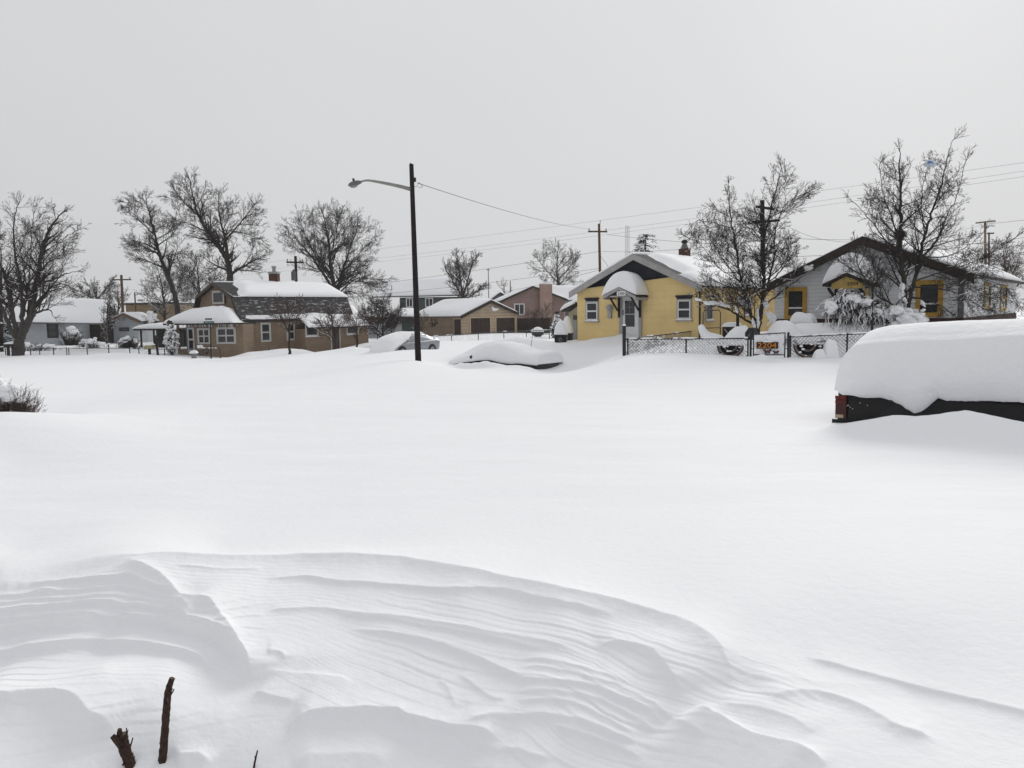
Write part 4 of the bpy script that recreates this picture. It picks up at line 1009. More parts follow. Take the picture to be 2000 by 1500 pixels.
# ================================================================ street lamp on the dark wooden pole
def street_lamp():
    d = 30.0; b = P(817, 706, d); t = P(803.5, 321, d)
    root = thing('street_lamp', 'tall dark wooden pole with a long grey lamp arm reaching left over the street', 'street lamp', (b.x, b.y, b.z))
    ax = (t - b).normalized(); mb = MB()
    n = 14; pts = [b - ax * .8] + [b + (t - b) * k / n for k in range(n + 1)]
    rad = [.121] + [.119 - .036 * k / n for k in range(n + 1)]
    mb.tube(pts, rad, 14, True); mb.add([t + Vector((-.075, 0, .0)), t + Vector((.075, -.02, -.0)), t + Vector((.06, .07, .0)), t + Vector((-.06, .07, 0)), t + Vector((-.05, .01, .06))], [(0, 1, 4), (1, 2, 4), (2, 3, 4), (3, 0, 4)])
    pole = mb.build('pole', POLE_WOOD, root, True)
    ST = mat('lamp_arm_grey', (.27, .27, .25), rough=.5, metal=.3, var=.15, vscale=5)
    mb = MB(); a = [P(802, 369.5, d - .02), P(785, 365, d - .1), P(765, 360.5, d - .2), P(745, 356.5, d - .3), P(728, 353.5, d - .4), P(719, 352.3, d - .44), P(712, 352.9, d - .48), P(704, 355.2, d - .5)]
    mb.tube(a, [.075, .07, .062, .054, .046, .041, .036, .034], 10); mb.build('arm', ST, root, True)
    h0, h1 = P(706, 355.6, d - .5), P(680, 362.5, d - .65); u = (h1 - h0).normalized(); L = (h1 - h0).length
    mb = MB(); prof = [(0, .05), (.06, .085), (.2, .12), (.45, .15), (.65, .145), (.85, .11), (.96, .06), (1, .02)]
    vs, fs = [], []; side = u.cross(UP).normalized(); upv = side.cross(u).normalized(); N = 14
    for k, (t_, r) in enumerate(prof):
        for i in range(N):
            an = 2 * math.pi * i / N; z = math.sin(an); vs.append(h0 + u * L * t_ + side * r * 1.15 * math.cos(an) + upv * r * (.75 if z > 0 else .55) * z)
    for k in range(len(prof) - 1):
        for i in range(N): fs.append((k * N + i, k * N + (i + 1) % N, (k + 1) * N + (i + 1) % N, (k + 1) * N + i))
    mb.add(vs, fs + [tuple(range(N - 1, -1, -1)), tuple(range((len(prof) - 1) * N, len(prof) * N))]); hd = mb.build('lamp_head', mat('lamp_head_grey', (.13, .145, .15), rough=.45, metal=.3), root, True)
    mb = MB(); mb.ball(h0 + u * L * .6 - upv * .06, u * L * .3, side * .12, upv * .075, 12, 8); mb.build('lens', mat('lamp_lens', (.24, .26, .27), rough=.2), hd, True)
    mb = MB(); c = h0 + u * L * .5 + upv * .10; mb.lathe(c, upv, [(0, .04), (.07, .045), (.1, .035)], 8); mb.build('photocell', BLACK, hd)
    mb = MB(); c = P(809.5, 352, d - .02); mb.box(c - Vector((.04, .04, .06)), (.1, 0, 0), (0, .08, 0), (0, 0, .1)); mb.lathe(c + Vector((.02, 0, .04)), UP, [(0, .04), (.04, .05), (.06, .02)], 8); mb.build('insulator', BLACK, root)
    mb = MB(); mb.tube([P(808, 364.5, d), P(813, 364.8, d), P(816, 362, d), P(817, 357, d), P(820, 357.5, d), P(826, 364.8, d), P(823, 365.8, d), P(818, 365.8, d)], .008, 4); mb.build('wire_loop', WIRE, root)
street_lamp()

# ================================================================ utility poles
def utility_pole(label, top, base, d, r, arms, wood=POLE_BROWN, extra=None, pins=True):
    t, b = P(*top, d), P(*base, d); g = gz(b.x, b.y); b.z = min(b.z, g) - .3
    root = thing('utility_pole', label, 'utility pole', (b.x, b.y, g))
    mb = MB(); mb.tube([b + (t - b) * k / 8 for k in range(9)], [r * (1.12 - .25 * k / 8) for k in range(9)], 9); mb.build('pole', wood, root, True)
    for (x0, y0, x1, y1) in arms:
        a, c = P(x0, y0, d - r), P(x1, y1, d - r); u = (c - a).normalized(); mb = MB(); w = .075
        s_ = u.cross(UP).normalized(); z = s_.cross(u) * -1
        mb.box(a - s_ * w - UP * w, c - a, s_ * 2 * w, UP * 2 * w); arm = mb.build('crossarm', wood, root)
        if pins:
            for k in (.06, .94): mb = MB(); p = a + (c - a) * k + UP * w; mb.lathe(p, UP, [(0, .03), (.1, .03), (.1, .07), (.2, .06), (.24, .02)], 8); mb.build('insulator', mat('insulator_grey', (.12, .11, .10), rough=.4), arm)
    return root
u1 = utility_pole('brown utility pole with one crossarm rising behind the yellow house roof', (1170, 437), (1174, 605), 80, .14, [(1148.5, 452, 1186, 452.5)], mat('orange_pole', (.085, .048, .030), rough=.9, var=.3, vscale=6))
mb = MB(); t = P(1172, 437, 80); mb.tube([t, P(1172.5, 430, 80)], .04, 6); mb.build('top_pin', GALV, u1)
mb = MB(); mb.tube([P(1173, 500, 80), P(1186, 518, 80), P(1192, 530, 80)], .02, 4); mb.build('stay_wire', WIRE, u1)
utility_pole('thick dark utility pole with two crossarms standing in the bare tree', (1489, 391), (1491.5, 652), 52, .155, [(1477, 403.5, 1511, 408.5), (1452.5, 437.5, 1523, 430)], POLE_WOOD, pins=False)
utility_pole('brown utility pole with a crossarm over the low house on the left', (237, 537), (241, 640), 92, .16, [(218.5, 546.5, 256, 546)], POLE_BROWN)
utility_pole('thin bare pole in front of the tan building on the left', (263, 571), (267.5, 640), 88, .085, [], POLE_BROWN)
u5 = utility_pole('brown utility pole with crossarm and transformer behind the tan gambrel house', (577, 500), (580.5, 625), 78, .15, [(559.5, 512, 593, 512.5)], POLE_WOOD)
mb = MB(); c = P(574, 548, 77.5); mb.lathe(c, UP, [(0, .2), (.05, .24), (.85, .24), (.95, .1), (1.1, .05)], 12); mb.build('transformer', mat('transformer_grey', (.10, .10, .105), rough=.5), u5)
utility_pole('pale utility pole with a wide crossarm behind the right end of the white house', (1924, 432), (1927, 590), 85, .13, [(1906, 435.5, 1944, 431.5)], mat('pale_pole', (.20, .145, .11), rough=.9, var=.2), pins=False)
utility_pole('shorter dark pole with a small crossarm beside the pale utility pole', (1931.5, 454), (1934, 590), 88, .10, [(1928, 456, 1941, 455.5)], POLE_BROWN, pins=False)
utility_pole('short bare pole standing up among the far trees behind the tan garage', (953.5, 524), (955, 600), 170, .09, [(950, 527, 957, 527)], POLE_BROWN, pins=False)
utility_pole('small dark pole top beyond the pink brick house, left of its roof', (996.5, 549), (997, 610), 150, .10, [], POLE_BROWN)
# lattice mast
def lattice_mast():
    d = 420; root = thing('lattice_mast', 'pale slender lattice radio mast far behind the yellow house', 'mast', onground(1225, d))
    legs = [(1221.3, 1222.2), (1229, 1227.5)]; mb = MB(); M = mat('mast_haze_grey', (.36, .37, .39))  # grey made pale: the distance haze is put into the mast's colour
    L = [[P(x, y, d + o) for y in (441, 640)] for x, o in ((1221.5, 0), (1228.8, 0), (1225, 3))]
    for a, b in L: mb.tube([a, b], .13, 4)
    n = 34
    for k in range(n):
        for i in range(3):
            p = L[i][0] + (L[i][1] - L[i][0]) * k / n; q = L[(i + 1) % 3][0] + (L[(i + 1) % 3][1] - L[(i + 1) % 3][0]) * (k + 1) / n
            mb.tube([p, q], .05, 3, False)
            q0 = L[(i + 1) % 3][0] + (L[(i + 1) % 3][1] - L[(i + 1) % 3][0]) * k / n; mb.tube([p, q0], .05, 3, False)
    mb.build('lattice', M, root); 
lattice_mast()

# ================================================================ overhead wires
def wire(label, a, b, sag, r, group=None, col=WIRE, n=28):
    A, B = P(*a), P(*b); mb = MB(); pts = []
    for k in range(n + 1):
        t = k / n; p = A + (B - A) * t; p.z -= sag * 4 * t * (1 - t); pts.append(p)
    mb.tube(pts, r, 4); return tag(mb.build('overhead_wire', col), label, 'wire', group)
wire('single dark wire sagging from the lamp pole to the brown crossarm pole', (815.5, 357.5, 30), (1149.5, 447, 80), .27, .013)
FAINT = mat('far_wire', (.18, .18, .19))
for a, b, s_ in (((430, 523, 175), (2060, 309, 80), .4), ((430, 534, 175), (2060, 325, 80), 1.0), ((430, 540, 175), (2060, 336, 80), 1.0)):
    wire('one of three faint parallel high wires climbing to the upper right', a, b, s_, .015, 'three faint high wires', FAINT)
wire('dark wire from behind the round tree up to the brown crossarm pole', (520, 578, 118), (1171, 491, 80), .35, .017)
wire('dark wire from the brown crossarm pole to the thick pole in the tree', (1175, 491, 80), (1489, 468, 52), .3, .015)
wire('dark wire from the thick pole over the white roof to the pale pole', (1490, 462, 52), (1925, 438, 85), .75, .015)
wire('dark wire leaving the pale pole for the right edge at its crossarm height', (1925, 437, 85), (2120, 412, 50), .1, .018)
wire('lower dark wire passing behind the pink brick house chimney to the brown pole', (560, 588, 118), (1172, 524, 80), .4, .017)
wire('lowest wire crossing in front of the pink brick house roof', (985, 570, 105), (1172, 527, 80), .1, .018)
wire('wire dropping from the brown pole crossarm towards the yellow house chimney', (1185.5, 458, 80), (1488, 482, 52), .12, .016)
wire('wire leaving the thick tree pole rightwards at mid height', (1491, 503, 52), (2080, 452, 60), .35, .016)
wire('second wire leaving the thick tree pole, a little lower', (1491, 517, 52), (2080, 466, 60), .35, .016)
wire('lowest wire behind the right tree above the white house eave', (1880, 507, 60), (2080, 485, 55), .1, .016)
wire('thin slack wire from the lower crossarm of the thick pole to the white house', (1522, 432, 52), (1700, 470, 40), .5, .010)

# ================================================================ tan gambrel house on the left
T_WALL = mat_courses('tan_siding', (0.25, 0.185, 0.132), math.atan2(U2[1], U2[0]), 90, 0.13, mortar=0.010, dark=0.70, var=0.02, stain=0.15)
T_WALL2 = mat_courses('tan_siding_front', (0.265, 0.195, 0.140), 0.0, 90, 0.13, mortar=0.010, dark=0.70, var=0.02, stain=0.15)
CREAM = mat('cream_trim', (.45, .44, .41), rough=.7, var=.1)
DUSTED = mat('snow_dusted_shingle', (.045, .042, .042), col2=(.045, .042, .042))
def mat_dusted():
    m = bpy.data.materials.new('snow_dusted_shingles'); m.use_nodes = True; nt = m.node_tree; b = nt.nodes['Principled BSDF']; Lk = nt.links.new
    b.inputs['Roughness'].default_value = .9
    tc = nt.nodes.new('ShaderNodeTexCoord'); mp = nt.nodes.new('ShaderNodeMapping'); mp.inputs['Rotation'].default_value = (0, 0, -math.atan2(U2[1], U2[0])); mp.inputs['Scale'].default_value = (1.2, 1.2, 6.5)
    n = nt.nodes.new('ShaderNodeTexNoise'); n.inputs['Scale'].default_value = 1.6; n.inputs['Detail'].default_value = 8; n.inputs['Roughness'].default_value = .7
    Lk(tc.outputs['Object'], mp.inputs[0]); Lk(mp.outputs[0], n.inputs['Vector'])
    r = nt.nodes.new('ShaderNodeValToRGB'); r.color_ramp.elements[0].position = .55; r.color_ramp.elements[0].color = (.042, .039, .040, 1); r.color_ramp.elements[1].position = .66; r.color_ramp.elements[1].color = (.62, .63, .66, 1)
    e = r.color_ramp.elements.new(.42); e.color = (.065, .062, .062, 1); r.color_ramp.elements[0].position = .30
    Lk(n.outputs['Fac'], r.inputs[0]); Lk(r.outputs[0], b.inputs['Base Color']); return m
DUSTED = mat_dusted()
def gambrel_house():
    G_ = Vector((-U2[1], U2[0], 0)); Gd = (-U1[0], -U1[1])      # gable end runs left and away
    d0 = 55.0
    lf = Fr(472, d0, U2)                    # long wall
    gf = Fr(at=lf.a, u=(U1[0], U1[1]))      # gable plane through the same corner; u<0 to the left
    root = thing('gambrel_house', 'tan gambrel-roofed house with glazed front porch and half-bare dark roof', 'house', lf.a + Vector((0, 0, gz(lf.a.x, lf.a.y))))
    zb = -3.8; L = 9.8
    pk, rb, re_ = gf.hit(420, 553.5), gf.hit(457, 580), gf.hit(473.5, 629)
    lb, le = gf.hit(389, 580), gf.hit(379, 600)
    le = (lb[0] * 2 - lb[0] - (re_[0] - rb[0]) , re_[1])
    prof = [(re_[0], re_[1]), (rb[0], rb[1]), (pk[0], pk[1]), (lb[0], lb[1]), (le[0], le[1])]
    mb = MB(); gf.poly(mb, [(-.003, zb), (-.003, re_[1])] + [(rb[0] - .04, rb[1] - .03), (pk[0], pk[1] - .05), (lb[0] + .04, lb[1] - .03), (le[0] + .1, le[1]), (le[0] + .1, zb)], -.15, -L)
    wall = mb.build('wall', T_WALL, root)
    mb = MB(); th = .10
    for a, b in zip(prof[:-1], prof[1:]):
        gf.poly(mb, [a, b, (b[0], b[1] + th), (a[0], a[1] + th)], .22, -L - .2)
    roof = mb.build('roof', SHINGLE, root)
    mb = MB()
    for a, b in zip(prof[:-1], prof[1:]): gf.poly(mb, [(a[0], a[1] + th - .02), (b[0], b[1] + th - .02), (b[0], b[1] - .14), (a[0], a[1] - .14)], .225, .27)
    mb.build('rake_board', mat('rake_dark', (.07, .055, .045), var=.2), roof)
    # thin dusting sheet on the lower slope, thick snow on the upper slope
    mb = MB(); o = Vector((rb[1] - re_[1], 0)); 
    e0, e1 = gf.w(re_[0] + .03, re_[1] + th + .005, .24), gf.w(re_[0] + .03, re_[1] + th + .005, -L - .2); k0, k1 = gf.w(rb[0] + .03, rb[1] + th + .005, .24), gf.w(rb[0] + .03, rb[1] + th + .005, -L - .2)
    nn = (e1 - e0).cross(k0 - e0).normalized() * .03
    if nn.z < 0: nn = -nn
    mb.prism([e0, e1, k1, k0], nn); mb.build('shingles', DUSTED, roof)
    def msk(x, y):
        e = .05 + .13 * y + .04 * float(wob(y * 7, x * 3, 2)); return max(-.3, min(1, (x - e) / .06))
    slope_snow(roof, gf, (rb[0] + .1, rb[1] - .02), pk, .2, -L - .25, .30, seed=6, mask=msk, n=44, m=18, th=th, over=.15)
    slope_snow(roof, gf, lb, pk, .2, -L - .2, .2, seed=2, th=th)
    slope_snow(roof, gf, (re_[0] + .02, re_[1]), (re_[0] + (rb[0] - re_[0]) * .16, re_[1] + (rb[1] - re_[1]) * .16), -.2, -L * .70, .13, seed=4, th=th + .03, over=.02, rough=.5, scale=8, name='eave_snow')
    # attic window
    window(gf, root, (415, 567.5, 438, 594), CREAM, fw=.14, mull_h=0, sill=False, proud=.04)
    # long wall windows
    for rc in ((508.5, 630, 528.5, 668), (559, 630, 576, 665)):
        window(lf, root, rc, CREAM, fw=.14, sill=False)
    # chimney with metal cap
    best = min(np.linspace(.5, 9.5, 200), key=lambda b: abs(proj(gf.w(pk[0], pk[1] + .3, -b))[0] - 536.5))
    c = gf.w(pk[0] - .05, pk[1], -best); zt = gf.hit(536, 535, -best)[1]; h = .33
    mb = MB(); mb.box(c - Vector((h, h, .6)), (2 * h, 0, 0), (0, 2 * h, 0), (0, 0, zt - c.z + .6)); ch = mb.build('chimney', BRICK, root)
    mb = MB(); mb.box((c.x - h - .05, c.y - h - .05, zt + .002), (2 * h + .1, 0, 0), (0, 2 * h + .1, 0), (0, 0, .16)); mb.lathe((c.x, c.y, zt + .163), UP, [(0, .14), (.32, .14), (.33, .2), (.4, .2), (.45, .05)], 10); mb.build('chimney_cap', GALV, ch)
    # porch: glazed front, hipped snow-loaded roof
    pf = Fr(345, 54.6, Vector((1.0, -.16, 0)).normalized())
    uL, uR = 0, pf.hit(475.5, 660)[0]; zt = pf.hit(410, 634)[1]; uD = pf.hit(364, 660)[0]
    mb = MB(); pf.box(mb, uD, uR, zb, zt, 0, -1.5); pf.box(mb, 0.0, uD, zb, pf.hit(354, 683)[1], 0.0, -1.5); pf.box(mb, 0.35, uD, zb, zt - .003, -.9, -1.48); pw = mb.build('porch_wall', T_WALL2, root)
    mb = MB(); pf.box(mb, -.0, .14, pf.hit(354, 683)[1] + .003, zt - .003, -.01, -.16); mb.build('porch_post', mat('post_tan', (.16, .11, .08)), root)
    mb = MB(); uT0, uT1 = pf.hit(324, 634)[0], pf.hit(471, 631)[0]; ze = pf.hit(400, 632.5)[1]
    mb.prism([pf.w(uT0, zt + .003, .35), pf.w(uT1, zt + .003, .35), pf.w(uT1, zt + .003, -2.2), pf.w(uT0, zt + .003, -2.2)], UP * .10); pr = mb.build('porch_roof', BROWN, root)
    # heaped snow following the traced crest
    crest = [(322, 633), (335, 622), (348, 613), (365, 606), (380, 601), (397, 596.5), (420, 594), (436, 594.5), (448, 600), (458, 612), (466, 623), (472, 631)]
    us = [pf.hit(x, y, -.7) for x, y in crest]; top, bot = [], []; n = 40
    for i in range(n + 1):
        u = uT0 - .06 + (uT1 - uT0 + .12) * i / n; hgt = max(0, float(np.interp(u, [q[0] for q in us], [q[1] for q in us])) - zt - .1)
        if i in (0, n): hgt = 0
        a, b = [], []
        for j in range(17):
            t = -1 + 2 * j / 16; y = .42 - (j / 16) * 2.7; 
            k = max(0, 1 - abs(t) ** 2.6) ** .55 * (.9 + .1 * float(wob(u * 1.5, y * 2, 4)))
            a.append(pf.w(u, zt + .105 + hgt * k + .0, y)); b.append(pf.w(u, zt + .10, y))
        top.append(a); bot.append(b)
    mb = MB(); mb.grid(top, bot); mb.build('roof_snow', SNOW, pr, True)
    window(pf, root, (386, 641, 411, 672), CREAM, fw=.12, mull_v=1, sill=False)
    window(pf, root, (423, 639, 461, 672), CREAM, fw=.14, mull_v=1, sill=False)
    u0, u1, z0, z1 = pf.rect(367.5, 640, 380, 690); mb = MB(); pf.box(mb, u0, u1, z0, z1, .003, .05); dr = mb.build('door', mat('door_pale', (.46, .50, .53)), root)
    for k in (0, 1):
        g = MB(); a = z1 - .12 - k * .75; pf.box(g, u0 + .09, u1 - .09, a - .62, a, .051, .06); g.build('pane', GLASS, dr)
    mb = MB(); mb.ball(pf.w(u1 - .06, z0 + (z1 - z0) * .45, .08), (.04, 0, 0), (0, .04, 0), (0, 0, .04), 6, 5); mb.build('handle', BLACK, dr)
    # icicles under the porch eave
    mb = MB(); rnd = random.Random(4)
    for k in range(34):
        u = rnd.uniform(uT0 + .3, uT1 - .1); l = rnd.uniform(.08, .4); mb.tube([pf.w(u, zt + .0, .34), pf.w(u, zt - l, .34)], [.025, .004], 4)
    mb.build('icicles', mat('ice', (.5, .54, .58), rough=.2), pr)
    # rear wing with its own lower roof
    wf = Fr(at=lf.w(0, 0, 0) + Vector((0, 0, 0)), u=U2); OW = 1.3
    q0 = wf.hit(596, 640, OW)[0]; q1 = wf.hit(719, 640, OW)[0]; ze = wf.hit(650, 641, OW)[1]
    mb = MB(); wf.box(mb, q0, q1, zb, ze, OW, -3.0); mb.build('wing_wall', T_WALL, root)
    uE0, uE1 = q0 - .1, wf.hit(722, 640, OW + .3)[0]; r0, r1 = wf.hit(575, 606, -.4), wf.hit(664, 592, -2.0)
    A, B_, C_, D_ = wf.w(uE0 + .1, ze + .02, OW + .35), wf.w(uE1, ze + .02, OW + .35), wf.w(r1[0] + .8, r1[1] - .25, -2.0), wf.w(r0[0], r0[1] - .2, -.6)
    mb = MB(); nn = (B_ - A).cross(D_ - A).normalized() * .1
    if nn.z < 0: nn = -nn
    mb.add([A, B_, C_, D_] + [p + nn for p in (A, B_, C_, D_)], [(0, 3, 2, 1), (4, 5, 6, 7), (0, 1, 5, 4), (1, 2, 6, 5), (2, 3, 7, 6), (3, 0, 4, 7)]); wr = mb.build('wing_roof', BROWN, root)
    mb = MB(); snow_patch(mb, A + nn, B_ + nn, C_ + nn + Vector((.3, .2, 0)), D_ + nn, .16, n=30, m=14, seed=7, rough=.3, scale=5); mb.build('roof_snow', SNOW, wr, True)
    rl = Fr(at=wf.w(0, 0, OW), u=U2)
    window(rl, root, (596, 634, 621, 657), CREAM, fw=.12, mull_h=0); window(rl, root, (676, 635, 700, 653), CREAM, fw=.12, mull_h=0)
    u0, u1, z0, z1 = rl.rect(648, 637, 662, 683); mb = MB(); rl.box(mb, u0 - .12, u1 + .12, z0, z1 + .12, .003, .04); df = mb.build('door_frame', CREAM, root); mb = MB(); rl.box(mb, u0, u1, z0, z1, .041, .06); mb.build('door', mat('door_brown', (.07, .055, .05)), df)
gambrel_house()

# ================================================================ other houses to the left and behind
def lowhouse_left():
    wf = Fr(-60, 74, (1, .05), py=640)
    root = thing('low_white_house', 'low white house under an unbroken snow roof behind the big left tree', 'house', onground(60, 75))
    zb = -4; z1 = wf.hit(80, 629)[1]; uR = wf.hit(160, 640)[0]
    WM = mat_courses('pale_siding', (.44, .465, .49), 0.0, 90, .2, dark=.8, var=.02)
    mb = MB(); wf.box(mb, 0, uR, zb, z1, 0, -6); mb.build('wall', WM, root)
    a, b = wf.pt(-70, 630, .7), wf.pt(203, 634, .7); c, d = wf.pt(206, 589, -4), wf.pt(-40, 584, -4)
    mb = MB(); nn = Vector((0, 0, .12)); mb.add([a, b, c, d] + [p + nn for p in (a, b, c, d)], [(0, 3, 2, 1), (4, 5, 6, 7), (0, 1, 5, 4), (1, 2, 6, 5), (2, 3, 7, 6), (3, 0, 4, 7)])
    e, f = wf.pt(240, 622, -8), wf.pt(-40, 622, -9)
    mb.add([d, c, e, f] + [p + nn for p in (d, c, e, f)], [(0, 3, 2, 1), (4, 5, 6, 7), (0, 1, 5, 4), (1, 2, 6, 5), (2, 3, 7, 6), (3, 0, 4, 7)]); roof = mb.build('roof', BROWN, root)
    mb = MB(); snow_patch(mb, a + nn, b + nn + Vector((.2, 0, -.1)), c + nn + Vector((.2, 0, 0)), d + nn, .35, n=40, m=16, seed=3, rough=.1); mb.build('roof_snow', SNOW, roof, True)
    mb = MB(); snow_patch(mb, d + nn, c + nn, e + nn, f + nn, .3, n=30, m=12, seed=5, rough=.1); mb.build('roof_snow', SNOW, roof, True)
    window(wf, root, (92, 630, 114, 660), mat('dark_frame', (.03, .03, .03)), fw=.16, sill=False)
    window(wf, root, (-10, 632, 6, 658), mat('dark_frame', (.03, .03, .03)), fw=.16, sill=False)
    mb = MB(); u0, u1, z0, zz = wf.rect(154, 634, 204, 672, -1.5); wf.box(mb, u0, u1, z0 - 1, zz + .3, -1.5, -5); mb.build('porch_wall', mat('porch_dark', (.035, .028, .024), var=.4), root)
    # small gabled end to the right
    gf = Fr(214, 78, (1, 0.1), py=640); tl, pk, tr = gf.hit(213, 628), gf.hit(243, 613.5), gf.hit(277, 629)
    g2 = thing('white_shed', 'small white gabled outbuilding with a dark window beside the low white house', 'shed', gf.a + Vector((0, 0, -2.7)))
    mb = MB(); u1 = gf.hit(270, 640)[0]; gf.poly(mb, [(0, zb), (u1, zb), (u1, tr[1] + .1), (pk[0], pk[1] - .03), (0, tl[1])], 0, -5); mb.build('wall', WM, g2)
    r2 = gable_roof(g2, gf, tl, pk, tr, .4, 5.5, BROWN, mat('fascia_tan', (.16, .10, .06)), .16, th=.12)
    for t_ in (tl, tr): slope_snow(r2, gf, t_, pk, .3, -5, .18, th=.12, n=12, m=8)
    window(gf, g2, (233, 639.5, 252.5, 647), mat('dark_frame', (.03, .03, .03)), fw=.08, mull_h=0, sill=False)
    mb = MB(); u0, u1, z0, z1 = gf.rect(240, 620, 245, 627); gf.box(mb, u0, u1, z0, z1, .003, .05); mb.build('vent', GALV, g2)
lowhouse_left()
def tan_building():
    f = Fr(246, 105, (1, .1), py=610); root = thing('tan_building', 'flat-roofed tan building showing between the left utility pole and the snowy trees', 'building', f.a + Vector((0, 0, -2.8)))
    mb = MB(); u1, z1 = f.hit(345, 594); f.box(mb, 0, u1, -4, z1, 0, -8); mb.build('wall', mat_courses('tan_block', (.205, .155, .095), 0.1, .8, .4, dark=.9, var=.05), root)
    mb = MB(); f.box(mb, -.15, u1 + .15, z1 + .003, z1 + .22, .12, -8); rf = mb.build('roof', BROWN, root)
    mb = MB(); snow_patch(mb, f.w(-.1, z1 + .23, .1), f.w(u1, z1 + .23, .1), f.w(u1, z1 + .23, -8), f.w(-.1, z1 + .23, -8), .22, seed=2, rough=.3); mb.build('roof_snow', SNOW, rf, True)
    window(f, root, (290, 607, 306, 621), BROWN, fw=.1, mull_h=0, sill=False)
    mb = MB(); c = f.pt(269, 592, -2); mb.box(c, (.7, 0, 0), (0, .7, 0), (0, 0, .5)); mb.build('roof_vent', GALV, root)
tan_building()
def carport():
    d = 66; f = Fr(264, d, (1, 0), py=650); root = thing('carport', 'low open carport with a thick snow slab on thin dark posts', 'carport', onground(300, d))
    u1 = f.hit(342, 650)[0]; z = f.hit(300, 645)[1]
    mb = MB(); f.box(mb, 0, u1, z, z + .14, .3, -5); rf = mb.build('roof', BROWN, root)
    mb = MB(); snow_patch(mb, f.w(-.08, z + .14, .38), f.w(u1, z + .14, .38), f.w(u1, z + .14, -5), f.w(-.08, z + .14, -5), .40, n=30, seed=4, rough=.25); mb.build('roof_snow', SNOW, rf, True)
    for px in (276, 301, 322):
        mb = MB(); u, _ = f.hit(px, 655); f.box(mb, u - .06, u + .06, -4, z - .002, .1, -.02); mb.build('post', BROWN, root)
    mb = MB(); u0 = f.hit(268, 650)[0]; f.box(mb, u0, u1, -4, z - .01, -3.5, -3.6); mb.build('back_wall', mat('carport_dark', (.07, .075, .08), var=.3), root)
    mb = MB(); u0, u2, z0, z2 = f.rect(303, 649, 328, 690); f.box(mb, u0, u2, -4, z2, -.6, -3.3); mb.build('side_panel', mat('panel_green', (.045, .05, .05), var=.2), root)
carport()
def tan_garage():
    fr = Fr(901, 80, U2); root = thing('tan_garage', 'tan double garage with two brown doors and a snow-covered roof', 'garage', fr.a + Vector((0, 0, -2.5)))
    GW = mat_courses('garage_boards', (.42, .33, .235), math.atan2(U2[1], U2[0]), 90, .33, mortar=.02, dark=.5, var=.03)
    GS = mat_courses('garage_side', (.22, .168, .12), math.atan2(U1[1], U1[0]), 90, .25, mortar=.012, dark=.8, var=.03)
    uR = fr.hit(1010, 630)[0]; tl, pk, tr = fr.hit(900, 618.5, .25), fr.hit(960, 587.5, .25), fr.hit(1013, 612, .25); zb = -4; L = 6.4
    mb = MB(); fr.poly(mb, [(0.0, zb), (uR, zb), (uR, tr[1] + .05), (pk[0], pk[1] - .03), (0.0, tl[1])], 0, -.2); mb.build('front_wall', GW, root)
    sf = Fr(at=fr.w(0, 0), u=U1); mb = MB(); zs = yat(tl, pk, 0) - .02
    sf.box(mb, -L, -.2, zb, zs, -.003, -.2); fr.box(mb, .2, uR - .01, zb, tr[1], -.2, -L); mb.build('side_wall', GS, root)
    roof = gable_roof(root, fr, tl, pk, tr, .25, L + .4, SHINGLE, BROWN, .22, th=.1)
    slope_snow(roof, fr, tl, pk, .22, -L - .2, .42, seed=5, n=34, m=16, over=.15)
    slope_snow(roof, fr, tr, pk, .22, -L - .2, .30, seed=1)
    for k, rc in enumerate(((919, 621, 957, 656), (969, 620.5, 1005, 655))):
        u0, u1, z0, z1 = fr.rect(*rc); mb = MB(); fr.box(mb, u0 - .16, u0, z0, z1, .003, .05); fr.box(mb, u1, u1 + .16, z0, z1, .003, .05); fr.box(mb, u0 - .16, u1 + .16, z1, z1 + .14, .003, .05); f_ = mb.build('door_frame', mat('garage_trim', (.50, .38, .26)), root)
        mb = MB(); DM = mat('garage_door_brown', (.036, .022, .017), var=.25, vscale=2); fr.box(mb, u0 + .003, u1 - .003, z0, z1 - .003, .003, .025)
        for i in range(4):
            for j in range(3): a, b = u0 + (u1 - u0) * (i + .12) / 4, u0 + (u1 - u0) * (i + .88) / 4; c, e = z1 - (z1 - z0) * (j + .85) / 3, z1 - (z1 - z0) * (j + .15) / 3; fr.box(mb, a, b, c, e, .026, .04)
        mb.build('garage_door', DM, f_)
    u0, u1, z0, z1 = sf.rect(888, 623.5, 900.5, 658); mb = MB(); sf.box(mb, u0 - .1, u1 + .1, z0, z1 + .12, .003, .03); d_ = mb.build('door_frame', GW, root); mb = MB(); sf.box(mb, u0, u1, z0, z1, .031, .05); mb.build('door', mat('garage_door_brown', ()), d_)
    # pale horn-shaped ornament under the gable
    mb = MB(); pts = [fr.pt(*q, .08) for q in ((961.5, 597.5), (961.5, 602), (964.5, 604.8), (970, 604.3), (975, 603.3))]; mb.tube(pts, [.05, .17, .2, .12, .02], 8); tag(mb.build('snow_ledge', SNOW, None, True), 'pale horn-shaped lump under the gable of the tan garage', 'snow heap')
    mb = MB(); rnd = random.Random(8)
    for k in range(11):
        c = sf.pt(rnd.uniform(840, 855), rnd.uniform(627, 639), .06); a = rnd.uniform(0, 6.3); v = (sf.u * math.cos(a) + UP * math.sin(a)) * .28; w_ = (sf.u * -math.sin(a) + UP * math.cos(a)) * .09
        mb.prism([c, c + v * .5 + w_, c + v, c + v * .5 - w_], sf.n * .03)
    mb.tube([sf.pt(840, 639, .05), sf.pt(847, 633, .05), sf.pt(854, 628, .05)], .03, 5); tag(mb.build('wall_ornament', BROWN), 'dark leafy metal ornament on the side wall of the tan garage', 'ornament')
    return fr, sf
GFR, GSF = tan_garage()
